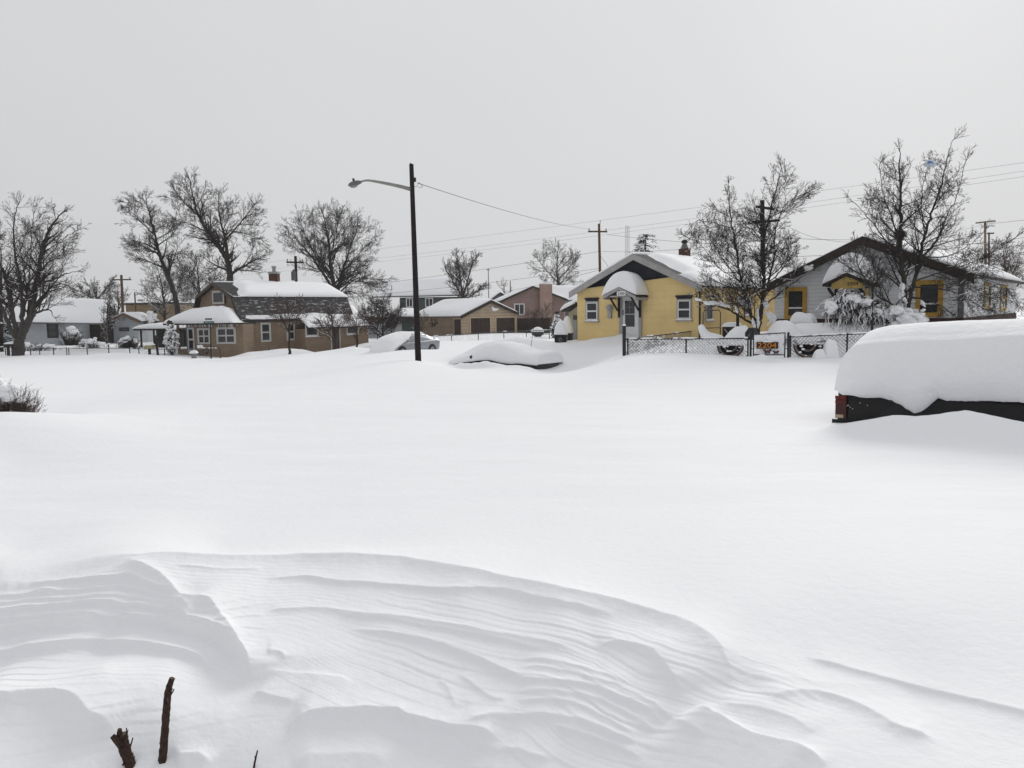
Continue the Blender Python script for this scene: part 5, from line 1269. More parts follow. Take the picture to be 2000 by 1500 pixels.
def grey_house():
    f = Fr(781, 120, (1, .03), py=600); root = thing('grey_house', 'dark grey two-storey house with white window frames behind the tan garage', 'house', f.a + Vector((0, 0, -2.7)))
    zt = f.hit(830, 580.5)[1]; u1 = f.hit(905, 600)[0]; W = mat_courses('charcoal_siding', (.068, .080, .084), 0, 90, .25, dark=.8, var=.02)
    mb = MB(); f.box(mb, 0, u1, -4, zt, 0, -7); mb.build('wall', W, root)
    a, b, c, d = f.pt(728, 581.5, .6), f.pt(912, 577.5, .6), f.pt(905, 545, -4.5), f.pt(742, 552, -4.5)
    mb = MB(); nn = Vector((0, 0, .15)); mb.add([a, b, c, d] + [p + nn for p in (a, b, c, d)], [(0, 3, 2, 1), (4, 5, 6, 7), (0, 1, 5, 4), (1, 2, 6, 5), (2, 3, 7, 6), (3, 0, 4, 7)]); rf = mb.build('roof', BROWN, root)
    mb = MB(); snow_patch(mb, a + nn, b + nn, c + nn, d + nn, .45, n=34, m=14, seed=2); mb.build('roof_snow', SNOW, rf, True)
    for rc in ((793, 582.5, 806.5, 600.5), (830.5, 582, 846, 600)): window(f, root, rc, WHITE, fw=.13, mull_v=1, mull_h=0, sill=False)
    mb = MB(); p = f.pt(765.5, 577, -.5); mb.tube([p, p + UP * 1.6], .07, 6); mb.lathe(p + UP * .25, UP, [(0, .1), (.05, .3), (.2, .32), (.25, .1)], 8); mb.build('vent_pipe', GALV, rf)
grey_house()
def pale_shed():
    f = Fr(716, 88, (1, .02), py=640); root = thing('pale_shed', 'long pale shed with a wide dark fascia and a green panel behind the small trees', 'shed', f.a + Vector((0, 0, -2.6)))
    u1 = f.hit(830, 640)[0]; z0 = f.hit(770, 631.5)[1]; z1 = f.hit(770, 619)[1]; ug = f.hit(785, 640)[0]
    mb = MB(); f.box(mb, 0, ug, -4, z0, 0, -4); mb.build('wall', mat('shed_pale', (.40, .42, .44), var=.08), root)
    mb = MB(); f.box(mb, ug + .003, u1, -4, z0, .0, -4); mb.build('side_panel', mat('shed_green', (.055, .085, .08), var=.15), root)
    mb = MB(); f.box(mb, -.4, u1 + .2, z0 + .003, z1, .3, .15); f.box(mb, -.4, u1 + .2, z0 + .003, z0 + .1, .14, -4); mb.build('fascia', mat('fascia_char', (.035, .033, .034)), root)
    a, b, c, d = f.w(-.4, z1 - .1, .14), f.w(u1, z1 - .1, .14), f.pt(815, 605, -4.5), f.pt(728, 605, -4.5)
    mb = MB(); nn = UP * .1; mb.add([a, b, c, d] + [p + nn for p in (a, b, c, d)], [(0, 3, 2, 1), (4, 5, 6, 7), (0, 1, 5, 4), (1, 2, 6, 5), (2, 3, 7, 6), (3, 0, 4, 7)]); rf = mb.build('roof', BROWN, root)
    mb = MB(); snow_patch(mb, a + nn, b + nn, c + nn, d + nn, 0.22, seed=6); mb.build('roof_snow', SNOW, rf, True)
pale_shed()
def pink_house():
    f = Fr(983, 112, (1, .12), py=600); root = thing('pink_brick_house', 'pinkish brown house with a tall brick chimney on its gable end', 'house', f.a + Vector((0, 0, -2.7)))
    PW = mat_courses('pink_siding', (.27, .185, .160), 0.12, 90, .3, dark=.85, var=.02)
    tl, pk, tr = f.hit(976, 589.5, .4), f.hit(1041, 560, .4), f.hit(1109, 586, .4); u1 = f.hit(1105, 600)[0]; zb = -4; L = 12
    mb = MB(); f.poly(mb, [(0, zb), (u1, zb), (u1, tr[1]), (pk[0], pk[1] - .03), (0, tl[1])], 0, -L); mb.build('wall', PW, root)
    roof = gable_roof(root, f, tl, pk, tr, .4, L, BROWN, BROWN, .15, th=.12)
    slope_snow(roof, f, tr, pk, .35, -L, .4, seed=2, th=.12, over=.2); slope_snow(roof, f, tl, pk, .35, -L, .25, seed=3, th=.12)
    # higher cross roof to the right, snow covered
    a, b, c, d = f.pt(1076, 588, -1.5), f.pt(1150, 588, -1.5), f.pt(1150, 562, -6), f.pt(1070, 560, -6)
    mb = MB(); nn = UP * .12; mb.add([a, b, c, d] + [p + nn for p in (a, b, c, d)], [(0, 3, 2, 1), (4, 5, 6, 7), (0, 1, 5, 4), (1, 2, 6, 5), (2, 3, 7, 6), (3, 0, 4, 7)]); r2 = mb.build('roof', BROWN, root)
    mb = MB(); snow_patch(mb, a + nn, b + nn, c + nn, d + nn, .35, seed=1, rough=.25); mb.build('roof_snow', SNOW, r2, True)
    mb = MB(); ua, ub = f.hit(1106, 600, -1.8)[0], f.hit(1150, 600, -1.8)[0]; f.box(mb, ua, ub, zb, f.hit(1120, 588, -1.8)[1], -1.8, -6); mb.build('rear_wall', mat('rear_wall_grey', (.16, .15, .14)), root)
    window(f, root, (1004.5, 593, 1024.5, 615), WHITE, fw=.12, mull_v=1, mull_h=0, sill=False)
    f2 = Fr(at=f.w(0, 0, -1.8), u=(f.u.x, f.u.y)); window(f2, root, (1110, 590, 1118, 604), WHITE, fw=.12, mull_h=0, sill=False)
    u0, u_, z0, z1 = f.rect(1054.5, 555, 1078, 640, .5); mb = MB(); f.box(mb, u0, u_, zb, z1, .003, .9); ch = mb.build('chimney', mat_courses('pink_brick', (.33, .225, .185), .12, .4, .15, dark=1.15, var=.12), root)
    mb = MB(); snow_mound(mb, f.w((u0 + u_) / 2, z1, .45), f.u * ((u_ - u0) / 2 + .05), f.n * .5, .35, ps=4, pt=4); mb.build('snow_cap', SNOW, ch, True)
    mb = MB(); mb.lathe(f.w((u0 + u_) / 2, z1 + .2, .45), UP, [(0, .25), (.4, .25), (.45, .4), (.55, .1)], 10); mb.build('chimney_cap', GALV, ch)
    mb = MB(); mb.tube([f.pt(1109, 586, .2), f.pt(1103, 592, .2), f.pt(1102, 598, .2), f.pt(1102, 640, .2)], .06, 6); mb.build('downspout', CREAM, root)
    g = Fr(958, 135, (1, .1), py=590); tl, pk, tr = g.hit(956, 588), g.hit(977, 572), g.hit(998, 585)
    h2 = thing('grey_gabled_house', 'small grey gable end peeking out left of the pink brick house', 'house', g.a + Vector((0, 0, -2.8)))
    mb = MB(); u1 = g.hit(1010, 590)[0]; g.poly(mb, [(0, -4), (u1, -4), (u1, tr[1] - .3), (pk[0], pk[1] - .05), (0, tl[1])], 0, -8); mb.build('wall', mat('gable_grey', (.14, .15, .155), var=.1), h2)
    r = gable_roof(h2, g, tl, pk, tr, .3, 8, BROWN, BROWN, .15, th=.12); slope_snow(r, g, tr, pk, .25, -8, .3, n=10, m=8); slope_snow(r, g, tl, pk, .25, -8, .25, n=10, m=8)
pink_house()
# brown board fence
def board_fence():
    d0, d1 = 88, 86; a, b = P(1011, 622, d0), P(1077, 620.5, d1); f = Fr(at=a, u=(b.x - a.x, b.y - a.y)); L = (Vector((b.x, b.y)) - Vector((a.x, a.y))).length
    root = thing('board_fence', 'dark brown board fence below the pink brick house', 'fence', (a.x, a.y, gz(a.x, a.y)))
    mb = MB(); n = int(L / .16); rnd = random.Random(1)
    for k in range(n): u = k * .16; f.box(mb, u, u + .145, -3.2, a.z + (b.z - a.z) * u / L + rnd.uniform(-.03, .03), 0, -.03 - .004 * (k % 2))
    mb.build('boards', mat('fence_brown', (.034, .021, .017), var=.3, vscale=3), root)
    for k in range(5): mb = MB(); u = L * k / 4; f.box(mb, u - .06, u + .06, -3.2, a.z + (b.z - a.z) * k / 4 + .05, .001, .12); mb.build('post', BROWN, root)
board_fence()
FG = mat('fence_grey', (.085, .09, .095), rough=.5, metal=.2)
chain_fence('garden_fence', 'low grey rail fence with mesh running past the tan garage', [(846, 656.5, 64), (908, 652.5, 64.5), (960, 649, 65.5), (1030, 646, 66), (1074, 645, 66.5)], [882, 934, 984, 1028, 1073], step=.25, r=.006, post_r=.035, rail_r=.028, mp=FG, mw=FG, seed=21, dens=.3)
chain_fence('garden_fence', 'short grey mesh fence between the gambrel house and the silver car', [(716, 652, 62), (735, 651.5, 62.5), (790, 650, 63.5)], [737, 741], step=.25, r=.006, post_r=.04, rail_r=.025, mp=FG, mw=FG, seed=22, dens=.2)
chain_fence('garden_fence', 'grey chain-link fence in front of the low white house, left of its gate gap', [(-40, 678, 53.5), (8, 678, 53.3), (24, 679, 53.2)], [-20, 10], step=.16, r=.007, post_r=.035, rail_r=.025, mp=FG, mw=FG, seed=31, dens=.2)
chain_fence('garden_fence', 'grey chain-link fence between the big left tree and the carport', [(58, 680.5, 53), (100, 680.5, 52.8), (131, 679.5, 52.6)], [59, 77, 104, 130], step=.16, r=.007, post_r=.035, rail_r=.025, mp=FG, mw=FG, seed=32, dens=.3)
chain_fence('garden_fence', 'long grey chain-link fence from the carport to the porch', [(134, 680, 52.6), (170, 680, 52.4), (250, 680, 52.2), (253, 681, 52.2), (320, 682, 51.8), (378, 681, 51.4)], [134, 170, 212, 253, 271, 321, 375], step=.16, r=.007, post_r=.035, rail_r=.025, mp=FG, mw=FG, seed=33, dens=.5)
chain_fence('garden_fence', 'low fence with a snowy rail before the long tan wall of the gambrel house', [(385, 680.5, 51), (432, 681, 51.3)], [430], step=.2, r=.007, post_r=.05, rail_r=.028, mp=mat('fence_rust', (.10, .07, .055)), mw=FG, seed=34, dens=.9)
for px, py, d, lab in ((523.5, 677, 53.2, 'single short grey fence stake in front of the tall window of the gambrel house'), (596.5, 676, 55, 'single thin stake before the wing of the gambrel house')):
    g = onground(px, d); t = P(px, py, d); mb = MB(); mb.tube([g - UP * .3, Vector((g.x, g.y, t.z)), Vector((g.x, g.y, t.z + .03))], [.045, .045, .02], 7); tag(mb.build('fence_stake', FG), lab, 'post')

# ================================================================ signs and small street furniture
def street_sign():
    d = 50; b = P(412.3, 701, d); t = P(410.5, 622, d); GREEN = mat('sign_green', (.010, .065, .045), rough=.5)
    root = thing('street_sign', 'green street name signs on a thin dark post before the gambrel house porch', 'street sign', b)
    mb = MB(); mb.tube([b - UP * .4, t], .045, 8); mb.build('post', BLACK, root)
    WL = mat('sign_white', (.62, .66, .66), rough=.5)
    for (x0, y0, x1, y1, s_, off) in ((401, 621, 414, 625.6, '9th St', 0), (398, 627, 418, 632.2, 'Carberry Ave', .05)):
        f = Fr(at=(t.x, d - .05 - off, 0), u=(1, 0)); u0, u1, z0, z1 = f.rect(x0, y0, x1, y1); mb = MB(); f.box(mb, u0, u1, z0, z1, .0, .02); pl = mb.build('sign_plate', GREEN, root)
        text_part(s_, 'lettering', WL, pl, f.w(u0 + .06, z0 + .045, .021), f.u, UP, (z1 - z0) * .5, .004, width=(u1 - u0) - .12)
        mb = MB(); snow_mound(mb, f.w((u0 + u1) / 2, z1, .01), f.u * (u1 - u0) / 2, f.n * .02, .05, n=8, m=6); mb.build('snow_cap', SNOW, pl, True)
street_sign()
b = P(379, 696, 50); t = P(379, 690, 50); mb = MB(); mb.lathe((b.x, b.y, b.z - .3), UP, [(0, .16), (.5, .16), (.52, .19), (t.z - b.z + .3, .19)], 12); o = tag(mb.build('hydrant', mat('hydrant_grey', (.22, .22, .22))), 'short grey hydrant with a square cap of snow left of the street sign', 'hydrant')
mb = MB(); snow_mound(mb, (b.x, b.y, t.z), (.22, 0, 0), (0, .2, 0), .18, ps=4, pt=4); mb.build('snow_cap', SNOW, o, True)
# letter boxes on the left
def roadside_box(label, rc, d, col, legs, roof_snow=True):
    f = Fr(rc[0], d, (1, 0), py=(rc[1] + rc[3]) / 2); u0, u1, z0, z1 = f.rect(*rc); root = thing('letter_box', label, 'letter box', f.w(u0, z0 - .8)); g = gz(f.a.x, d)
    mb = MB(); r = (z1 - z0) / 2; pts = [(u0, z0), (u1, z0), (u1, z0 + r)] + [((u0 + u1) / 2 + (u1 - u0) / 2 * math.cos(a), z0 + r + r * math.sin(a)) for a in np.linspace(0, math.pi, 9)[1:-1]] + [(u0, z0 + r)]
    f.poly(mb, pts, 0, -.5); mb.build('box', col, root)
    for px in legs: mb = MB(); u, _ = f.hit(px, rc[3]); f.box(mb, u - .05, u + .05, g - .4, z0 - .003, -.1, -.3); mb.build('post', BROWN, root)
    if roof_snow: mb = MB(); snow_mound(mb, f.w((u0 + u1) / 2, z1 - .03, -.25), f.u * (u1 - u0) / 2, f.n * .28, .14, ps=3, pt=4); mb.build('snow_cap', SNOW, root, True)
roadside_box('dark wide letter box on two posts beside the trunk of the big left tree', (7, 671, 27, 677.5), 52.5, BLACK, (12, 21))
roadside_box('pale yellow letter box on a black post by the carport fence', (281, 673.5, 297, 681), 51.2, mat('box_yellow', (.33, .30, .17), var=.15), (289,))
g = onground(306.5, 51); t = P(304, 655, 51); mb = MB(); mb.tube([g - UP * .3, t], .08, 8); tag(mb.build('yard_post', BROWN), 'thick dark leaning post before the carport', 'post')
# barbecue by the garage fence
g = onground(1050, 72); bb = thing('barbecue', 'black kettle barbecue with a snow cap under the small bare tree by the garage fence', 'barbecue', g)
c = P(1050, 650, 72); mb = MB(); mb.lathe(c - UP * .35, UP, [(0, .2), (.15, .5), (.4, .58), (.45, .5)], 14); mb.build('bowl', BLACK, bb)
for k in range(3): mb = MB(); a = k * 2.1; mb.tube([c - UP * .3 + Vector((math.cos(a), math.sin(a), 0)) * .25, g - UP * .3 + Vector((math.cos(a), math.sin(a), 0)) * .5], .04, 6); mb.build('leg', BLACK, bb)
mb = MB(); mb.box(c + Vector((.45, -.2, -.15)), (.6, 0, 0), (0, .4, 0), (0, 0, .06)); mb.build('shelf', BLACK, bb)
mb = MB(); snow_mound(mb, c + UP * .1, (.56, 0, 0), (0, .56, 0), .42); mb.build('snow_cap', SNOW, bb, True)
# ================================================================ vehicles
class Car:
    """frame: f forward, s to the car's right, origin on the road under the middle of the car"""
    def __init__(c, o, f): c.o = Vector(o); c.f = Vector((f[0], f[1], 0)).normalized(); c.s = Vector((c.f.y, -c.f.x, 0))
    def w(c, x, y, z): return c.o + c.f * x + c.s * y + UP * z
    def loft(c, mb, rings):
        n = len(rings[0]); vs = []; fs = []
        for r in rings: vs += [c.w(*p) for p in r]
        for i in range(len(rings) - 1):
            for k in range(n): fs.append((i * n + k, i * n + (k + 1) % n, (i + 1) * n + (k + 1) % n, (i + 1) * n + k))
        fs += [tuple(range(n - 1, -1, -1)), tuple(range((len(rings) - 1) * n, len(rings) * n))]
        return mb.add(vs, fs)
RUBBER = mat('tyre_rubber', (.012, .012, .012), rough=.9)
RIM = mat('rim_alloy', (.32, .33, .34), rough=.35, metal=.6)
def crs(pts, n):
    out = []
    for i in range(len(pts) - 1):
        p0, p1, p2, p3 = pts[max(i - 1, 0)], pts[i], pts[i + 1], pts[min(i + 2, len(pts) - 1)]
        for k in range(n):
            t = k / n; out.append(tuple(.5 * (2 * b + (c - a) * t + (2 * a - 5 * b + 4 * c - d) * t * t + (3 * b - a - 3 * c + d) * t ** 3) for a, b, c, d in zip(p0, p1, p2, p3)))
    out.append(tuple(pts[-1])); return out
def sedan(c, root, paint, glass):
    st = [(-2.28, .66, .42, .84), (-2.22, .78, .34, .97), (-1.95, .84, .28, 1.02), (-1.3, .88, .22, .99), (-.5, .89, .20, .95), (.5, .89, .20, .93), (1.1, .88, .22, .90), (1.7, .86, .26, .82), (2.08, .79, .30, .72), (2.24, .64, .36, .62)]
    rings = []
    for x, w, b, t in crs(st, 3):
        h = t - b; half = [(w * .86, b), (w * .97, b + h * .12), (w, b + h * .42), (w * .985, b + h * .78), (w * .93, b + h * .95), (w * .72, t), (w * .3, t + .02)]
        rings.append([(x, y, z) for y, z in half] + [(x, -y, z) for y, z in half[::-1]])
    mb = MB(); c.loft(mb, rings); body = mb.build('body', paint, root, True)
    cab = [(-1.95, .66, .62, 1.0), (-1.35, .72, .60, 1.22), (-.85, .74, .58, 1.37), (-.2, .75, .59, 1.44), (.35, .75, .59, 1.41), (.8, .74, .60, 1.19), (1.22, .68, .60, .93)]
    rings = []
    for x, wb, wt, t in crs(cab, 3):
        zb = .90; half = [(wb + .08, zb), (wb + .04, zb + (t - zb) * .35), (wt + .04, zb + (t - zb) * .86), (wt - .08, t), (wt * .4, t + .015)]
        rings.append([(x, y, z) for y, z in half] + [(x, -y, z) for y, z in half[::-1]])
    mb = MB(); c.loft(mb, rings); mb.build('cabin', paint, root, True)
    for sg in (1, -1):                       # side glass, two panes a side
        def sp(x, k):
            t = float(np.interp(x, [a[0] for a in cab], [a[3] for a in cab])); wb = float(np.interp(x, [a[0] for a in cab], [a[1] for a in cab])); wt = float(np.interp(x, [a[0] for a in cab], [a[2] for a in cab]))
            z = .965 + (t - .07 - .965) * k; return c.w(x, sg * (wb + .085 + (wt - wb - .045) * (z - .9) / (t - .9)), z)
        for x0, x1, xt0, xt1 in ((-1.42, -.28, -1.0, -.28), (-.18, .93, -.18, .45)):
            mb = MB(); q = [sp(x0, 0), sp(x1, 0), sp(xt1, 1), sp(xt0, 1)]; mb.prism(q, c.s * sg * .012); mb.build('side_window', glass, root)
        for x in (1.38, -1.36):
            mb = MB(); mb.lathe(c.w(x, sg * .70, .33), c.s * sg, [(0, .38), (.19, .38), (.2, .36)], 20); mb.build('wheel_arch', BLACK, root)
            wh = MB(); wh.lathe(c.w(x, sg * .72, .32), c.s * sg, [(0, .27), (.02, .315), (.17, .315), (.19, .29), (.19, .22)], 22); wo = wh.build('wheel', RUBBER, root)
            r = MB(); r.lathe(c.w(x, sg * .90, .32), c.s * sg, [(0, .22), (.012, .21), (.02, .06)], 18)
            for k in range(5): a = k * 1.2566; d_ = c.f * math.cos(a) + UP * math.sin(a); r.tube([c.w(x, sg * .925, .32) + d_ * .03, c.w(x, sg * .92, .32) + d_ * .2], .022, 5)
            r.build('rim', RIM, wo)
        mb = MB(); m0 = c.w(.92, sg * .86, .98); mb.ball(m0 + c.s * sg * .1, c.f * .07, c.s * .11, UP * .075, 10, 7); mb.tube([m0 - c.s * sg * .05, m0 + c.s * sg * .08], .025, 6); mb.build('side_mirror', paint, root, True)
        mb = MB(); mb.ball(c.w(-2.17, sg * .66, .80), c.f * .09, c.s * .16, UP * .09, 10, 6); mb.build('tail_light', mat('tail_red', (.16, .012, .010), rough=.25), root, True)
        mb = MB(); mb.ball(c.w(2.02, sg * .62, .63), c.f * .16, c.s * .17, UP * .07, 10, 6); mb.build('headlight', mat('headlight_clear', (.45, .47, .48), rough=.15), root, True)
        for x in (-.62, .42): mb = MB(); mb.tube([c.w(x - .1, sg * .895, .86), c.w(x + .1, sg * .895, .86)], .018, 5); mb.build('door_handle', paint, root)
def shell(c, st, name, root, near=1, nseg=26, pw=3.2, wobble=.03, seed=0, nsub=4):
    """snow lying over a vehicle: stations (x, y_far, y_near, z_low_far, z_low_near, z_top, bulge)"""
    rings = []
    for i, s_ in enumerate(crs(st, nsub)):
        x, yf, yn, lf, ln, zt, bu = s_; ring = []; cy, hw = (yf + yn) / 2, (yn - yf) / 2
        for k in range(nseg + 1):
            a = math.pi * k / nseg; ca, sa = math.cos(a), math.sin(a)
            y = math.copysign(abs(ca) ** (2 / pw), ca); z = abs(sa) ** (2 / pw)
            low = ln if ca > 0 else lf; low = ln * (1 + ca) / 2 + lf * (1 - ca) / 2 if abs(ca) < .3 else low
            zz = low + (zt - low) * z
            yy = cy + y * hw * (1 + bu * math.sin(min(1, z) * math.pi) * .5)
            n_ = wobble * float(wob(x * 2.2, a * 2.0, seed)); ring.append((x, yy + n_ * y, zz + n_ * sa))
        m = 6; ring += [(x, yn * .9 + (yf * .9 - yn * .9) * (1 - k / m) if False else cy - hw * .92 + 2 * hw * .92 * k / m, lf + (ln - lf) * k / m + .03) for k in range(m + 1)]
        rings.append(ring)
    mb = MB(); c.loft(mb, rings); return mb.build(name, SNOW, root, True)

# ---- silver saloon on the cross street
fx = Vector((-math.cos(R(57)), -math.sin(R(57)), 0)); d = 47.5; p = P(794, 683, d)
cs = Car((p.x, p.y, p.z - .40), fx)
car1 = thing('silver_car', 'silver saloon car with its bonnet buried in snow beside the dark lamp pole', 'car', cs.o)
SILVER = mat('silver_paint', (.30, .315, .335), rough=.28, metal=.55, var=.06)
FROST = mat('frosted_glass', (.55, .57, .60), rough=.6, var=.15, vscale=4)
sedan(cs, car1, SILVER, FROST)
mb = MB()
shell(cs, [(.30, -.62, .60, 1.34, 1.34, 1.46, 0), (.36, -.68, .66, 1.28, 1.28, 1.52, 0), (.8, -.80, .80, 1.0, 1.0, 1.46, 0), (1.25, -.88, .88, .86, .8, 1.36, .02), (1.7, -.93, .88, .70, .6, 1.26, .02), (2.1, -.95, .84, .50, .35, 1.12, .03), (2.4, -.92, .76, .2, .1, .94, .03), (2.62, -.8, .66, .05, 0, .70, .02), (2.78, -.5, .4, .05, 0, .45, 0)], 'bonnet_snow', car1, seed=2, pw=2.6, wobble=.03)
mb = MB(); snow_patch(mb, cs.w(.55, -.64, 1.35), cs.w(.55, .60, 1.33), cs.w(-.9, .55, 1.37), cs.w(-.9, -.6, 1.37), .11, n=16, m=12, ps=6, pt=6); mb.build('roof_snow', SNOW, car1, True)
mb = MB(); snow_patch(mb, cs.w(-1.0, -.62, 1.30), cs.w(-1.0, .52, 1.30), cs.w(-1.8, .60, 1.02), cs.w(-1.8, -.66, 1.02), .05, n=12, m=10); snow_patch(mb, cs.w(-1.75, -.72, 1.0), cs.w(-1.75, .66, 1.0), cs.w(-2.2, .64, .98), cs.w(-2.2, -.66, .98), .12, n=12, m=10); mb.build('boot_snow', SNOW, car1, True)

# ---- saloon almost buried on the near street
fx = Vector((-U1[0], -U1[1], 0)); q = P(1046, 715, 30.6); o = Vector((q.x, q.y, 0)) + fx * 2.28 + Vector((fx.y, -fx.x, 0)) * .90
zr = P(965, 668, 32.6).z - 1.58
cb = Car((o.x, o.y, zr), fx)
car2 = thing('buried_car', 'dark saloon car almost entirely buried under a smooth shell of snow', 'car', cb.o)
sedan(cb, car2, mat('charcoal_paint', (.018, .019, .021), rough=.3), GLASS)
cm = Car(cb.o, fx); cm.s = -cm.s                 # mirrored frame: +y is the near side
st = [(a, -1.0 * k, 1.0 * k, lf, ln, t, b) for a, k, lf, ln, t, b in ((-2.36, .86, .74, .74, 1.02, 0), (-2.35, .93, .73, .73, 1.20, .01), (-2.2, .97, .72, .74, 1.27, .02), (-1.9, .98, .7, .76, 1.26, .02), (-1.5, 1, .7, .79, 1.27, .03), (-1.1, 1, .7, .76, 1.40, .05), (-.6, 1, .7, .80, 1.52, .05),
      (-.1, 1, .7, .88, 1.585, .05), (.4, 1, .7, .86, 1.53, .05), (.9, 1, .66, .80, 1.34, .05), (1.4, .98, .6, .74, 1.13, .04), (1.9, .94, .55, .66, .98, .03), (2.35, .82, .5, .58, .82, .02), (2.6, .5, .5, .56, .60, 0))]
shell(cm, st, 'snow_shell', car2, seed=3, pw=2.7, wobble=.05)
mb = MB(); a = P(1043.5, 632.5, 32.0); b_ = P(1037, 672, 32.0); mb.tube([b_ - UP * .1, a], [.010, .006], 5); mb.build('whip_aerial', BLACK, car2)

# ---- dark estate car at the right edge
r0 = P(1634, 800, 12.55); fx = Vector((U1[0], U1[1], 0)); sr = Vector((fx.y, -fx.x, 0))
Lc, W = 4.95, 1.92; o = Vector((r0.x, r0.y, 0)) + fx * Lc / 2 - sr * W / 2
cv = Car((o.x, o.y, -2.38), fx)
van = thing('dark_estate_car', 'big dark car at the right edge, roof and windows under a huge cushion of snow', 'car', cv.o)
DARK = mat('dark_green_black_paint', (.008, .008, .009), rough=.35, var=.2, vscale=2)
st = [(-2.475, .80, .40, 1.02), (-2.44, .92, .32, 1.08), (-2.0, .955, .28, 1.10), (-1.0, .96, .26, 1.09), (.4, .96, .26, 1.07), (1.3, .95, .27, 1.06), (2.1, .90, .30, 1.0), (2.4, .80, .36, .88), (2.475, .66, .42, .8)]
rings = []
for x, w, b, t in crs(st, 3):
    h = t - b; half = [(w * .9, b), (w * .98, b + h * .1), (w, b + h * .45), (w * .99, b + h * .8), (w * .955, b + h * .96), (w * .8, t), (w * .3, t + .01)]
    rings.append([(x, y, z) for y, z in half] + [(x, -y, z) for y, z in half[::-1]])
mb = MB(); cv.loft(mb, rings); mb.build('body', DARK, van, True)
cab = [(-2.40, .80, .70, 1.15), (-2.25, .84, .70, 1.66), (-1.6, .86, .70, 1.74), (-.2, .86, .70, 1.75), (.5, .85, .69, 1.70), (1.25, .80, .66, 1.10)]
rings = []
for x, wb, wt, t in crs(cab, 3):
    half = [(wb + .06, 1.04), (wb + .04, 1.04 + (t - 1.04) * .3), (wt + .03, 1.04 + (t - 1.04) * .88), (wt - .08, t), (wt * .4, t + .015)]
    rings.append([(x, y, z) for y, z in half] + [(x, -y, z) for y, z in half[::-1]])
mb = MB(); cv.loft(mb, rings); mb.build('cabin', DARK, van, True)
for sg in (1, -1):
    for x0, x1 in ((-2.1, -1.2), (-1.1, -.25), (-.15, .75)):
        mb = MB(); q = [cv.w(x0, sg * .90, 1.12), cv.w(x1, sg * .90, 1.12), cv.w(x1 - (.3 if x1 > .5 else 0), sg * .755, 1.6), cv.w(x0, sg * .755, 1.6)]; mb.prism(q, cv.s * sg * .02); mb.build('side_window', GLASS, van)
    for x in (-1.5, 1.45):
        mb = MB(); mb.lathe(cv.w(x, sg * .78, .42), cv.s * sg, [(0, .44), (.185, .44), (.19, .42)], 20); mb.build('wheel_arch', BLACK, van)
        wh = MB(); wh.lathe(cv.w(x, sg * .78, .37), cv.s * sg, [(0, .3), (.02, .365), (.2, .365), (.21, .33), (.21, .25)], 22); wo = wh.build('wheel', RUBBER, van)
        rm = MB(); rm.lathe(cv.w(x, sg * .98, .37), cv.s * sg, [(0, .25), (.015, .24), (.03, .08)], 18); rm.build('rim', RIM, wo)
    mb = MB(); mb.ball(cv.w(.95, sg * 1.05, 1.15), cv.f * .09, cv.s * .12, UP * .1, 10, 7); mb.build('side_mirror', DARK, van, True)
    mb = MB(); mb.ball(cv.w(2.36, sg * .68, .82), cv.f * .1, cv.s * .18, UP * .1, 10, 6); mb.build('headlight', mat('headlight_clear', ()), van, True)
    # upright tail lamp wrapping the rear corner
    y0, y1 = sg * .845, sg * .968
    tl = MB(); tl.box(cv.w(-2.492, sg * .76, .60), cv.f * .165, cv.s * sg * .212, UP * .30); t_ = tl.build('tail_light', mat('tail_dark_red', (.055, .012, .012), rough=.25), van)
    for z0, z1, m_, nm in ((.905, .955, 'tail_red_bright', 'upper_lens'), (.845, .875, 'tail_red_bright', 'middle_lens')):
        l = MB(); l.box(cv.w(-2.497, sg * .755, z0), cv.f * .165, cv.s * sg * .222, UP * (z1 - z0)); l.build(nm, mat(m_, (.12, .010, .009), rough=.3), t_)
    l = MB(); l.box(cv.w(-2.488, sg * .765, .606), cv.f * .12, cv.s * sg * .213, UP * .05); l.build('reverse_lens', mat('lens_amber', (.42, .33, .24), rough=.25), t_)
mb = MB(); mb.box(cv.w(-2.56, -.9, .35), cv.f * .12, cv.s * 1.8, UP * .22); mb.build('bumper', BLACK, van)
# the cushion of snow, traced on the near flank, the crease and the skyline
nf = Fr(at=r0, u=U1); Z0 = cv.o.z
low = [nf.hit(*q, .03) for q in ((1634, 764), (1642, 771), (1660, 772.5), (1690, 778), (1720, 778), (1740, 782), (1755, 790), (1770, 800), (1785, 808), (1797, 806), (1812, 796), (1822, 787), (1832, 778), (1850, 782), (1880, 784), (1930, 783), (1975, 786), (2010, 789), (2060, 792), (2140, 798))]
low += [(low[-1][0] + 1.0, low[-1][1] + .0), (Lc - .2, low[-1][1] - .15), (Lc + .1, low[-1][1] - .2)]
crease = [nf.hit(*q, -.02) for q in ((1633, 752), (1636, 726), (1645, 700), (1655, 686), (1668, 673), (1700, 668.5), (1760, 665), (1850, 662), (1930, 657), (2000, 654), (2100, 651))]
crease += [(Lc * .62, crease[-1][1]), (Lc * .80, crease[-1][1] - .45), (Lc * .95, crease[-1][1] - .62), (Lc + .1, crease[-1][1] - .9)]
topl = [nf.hit(*q, -.95) for q in ((1637, 735), (1645, 705), (1660, 680), (1678, 657), (1700, 643), (1740, 635.5), (1800, 630), (1870, 625.5), (1950, 623.5), (2000, 622.5), (2100, 621))]
us0 = topl[0][0]; topl = [(u - us0 * (1 - min(1, k / 5.0)), z) for k, (u, z) in enumerate(topl)]
topl += [(Lc * .62 + .2, topl[-1][1] - .02), (Lc * .80, topl[-1][1] - .45), (Lc * .95, topl[-1][1] - .60), (Lc + .1, topl[-1][1] - .9)]
def itp(t, u): return float(np.interp(u, [a for a, b in t], [b for a, b in t]))
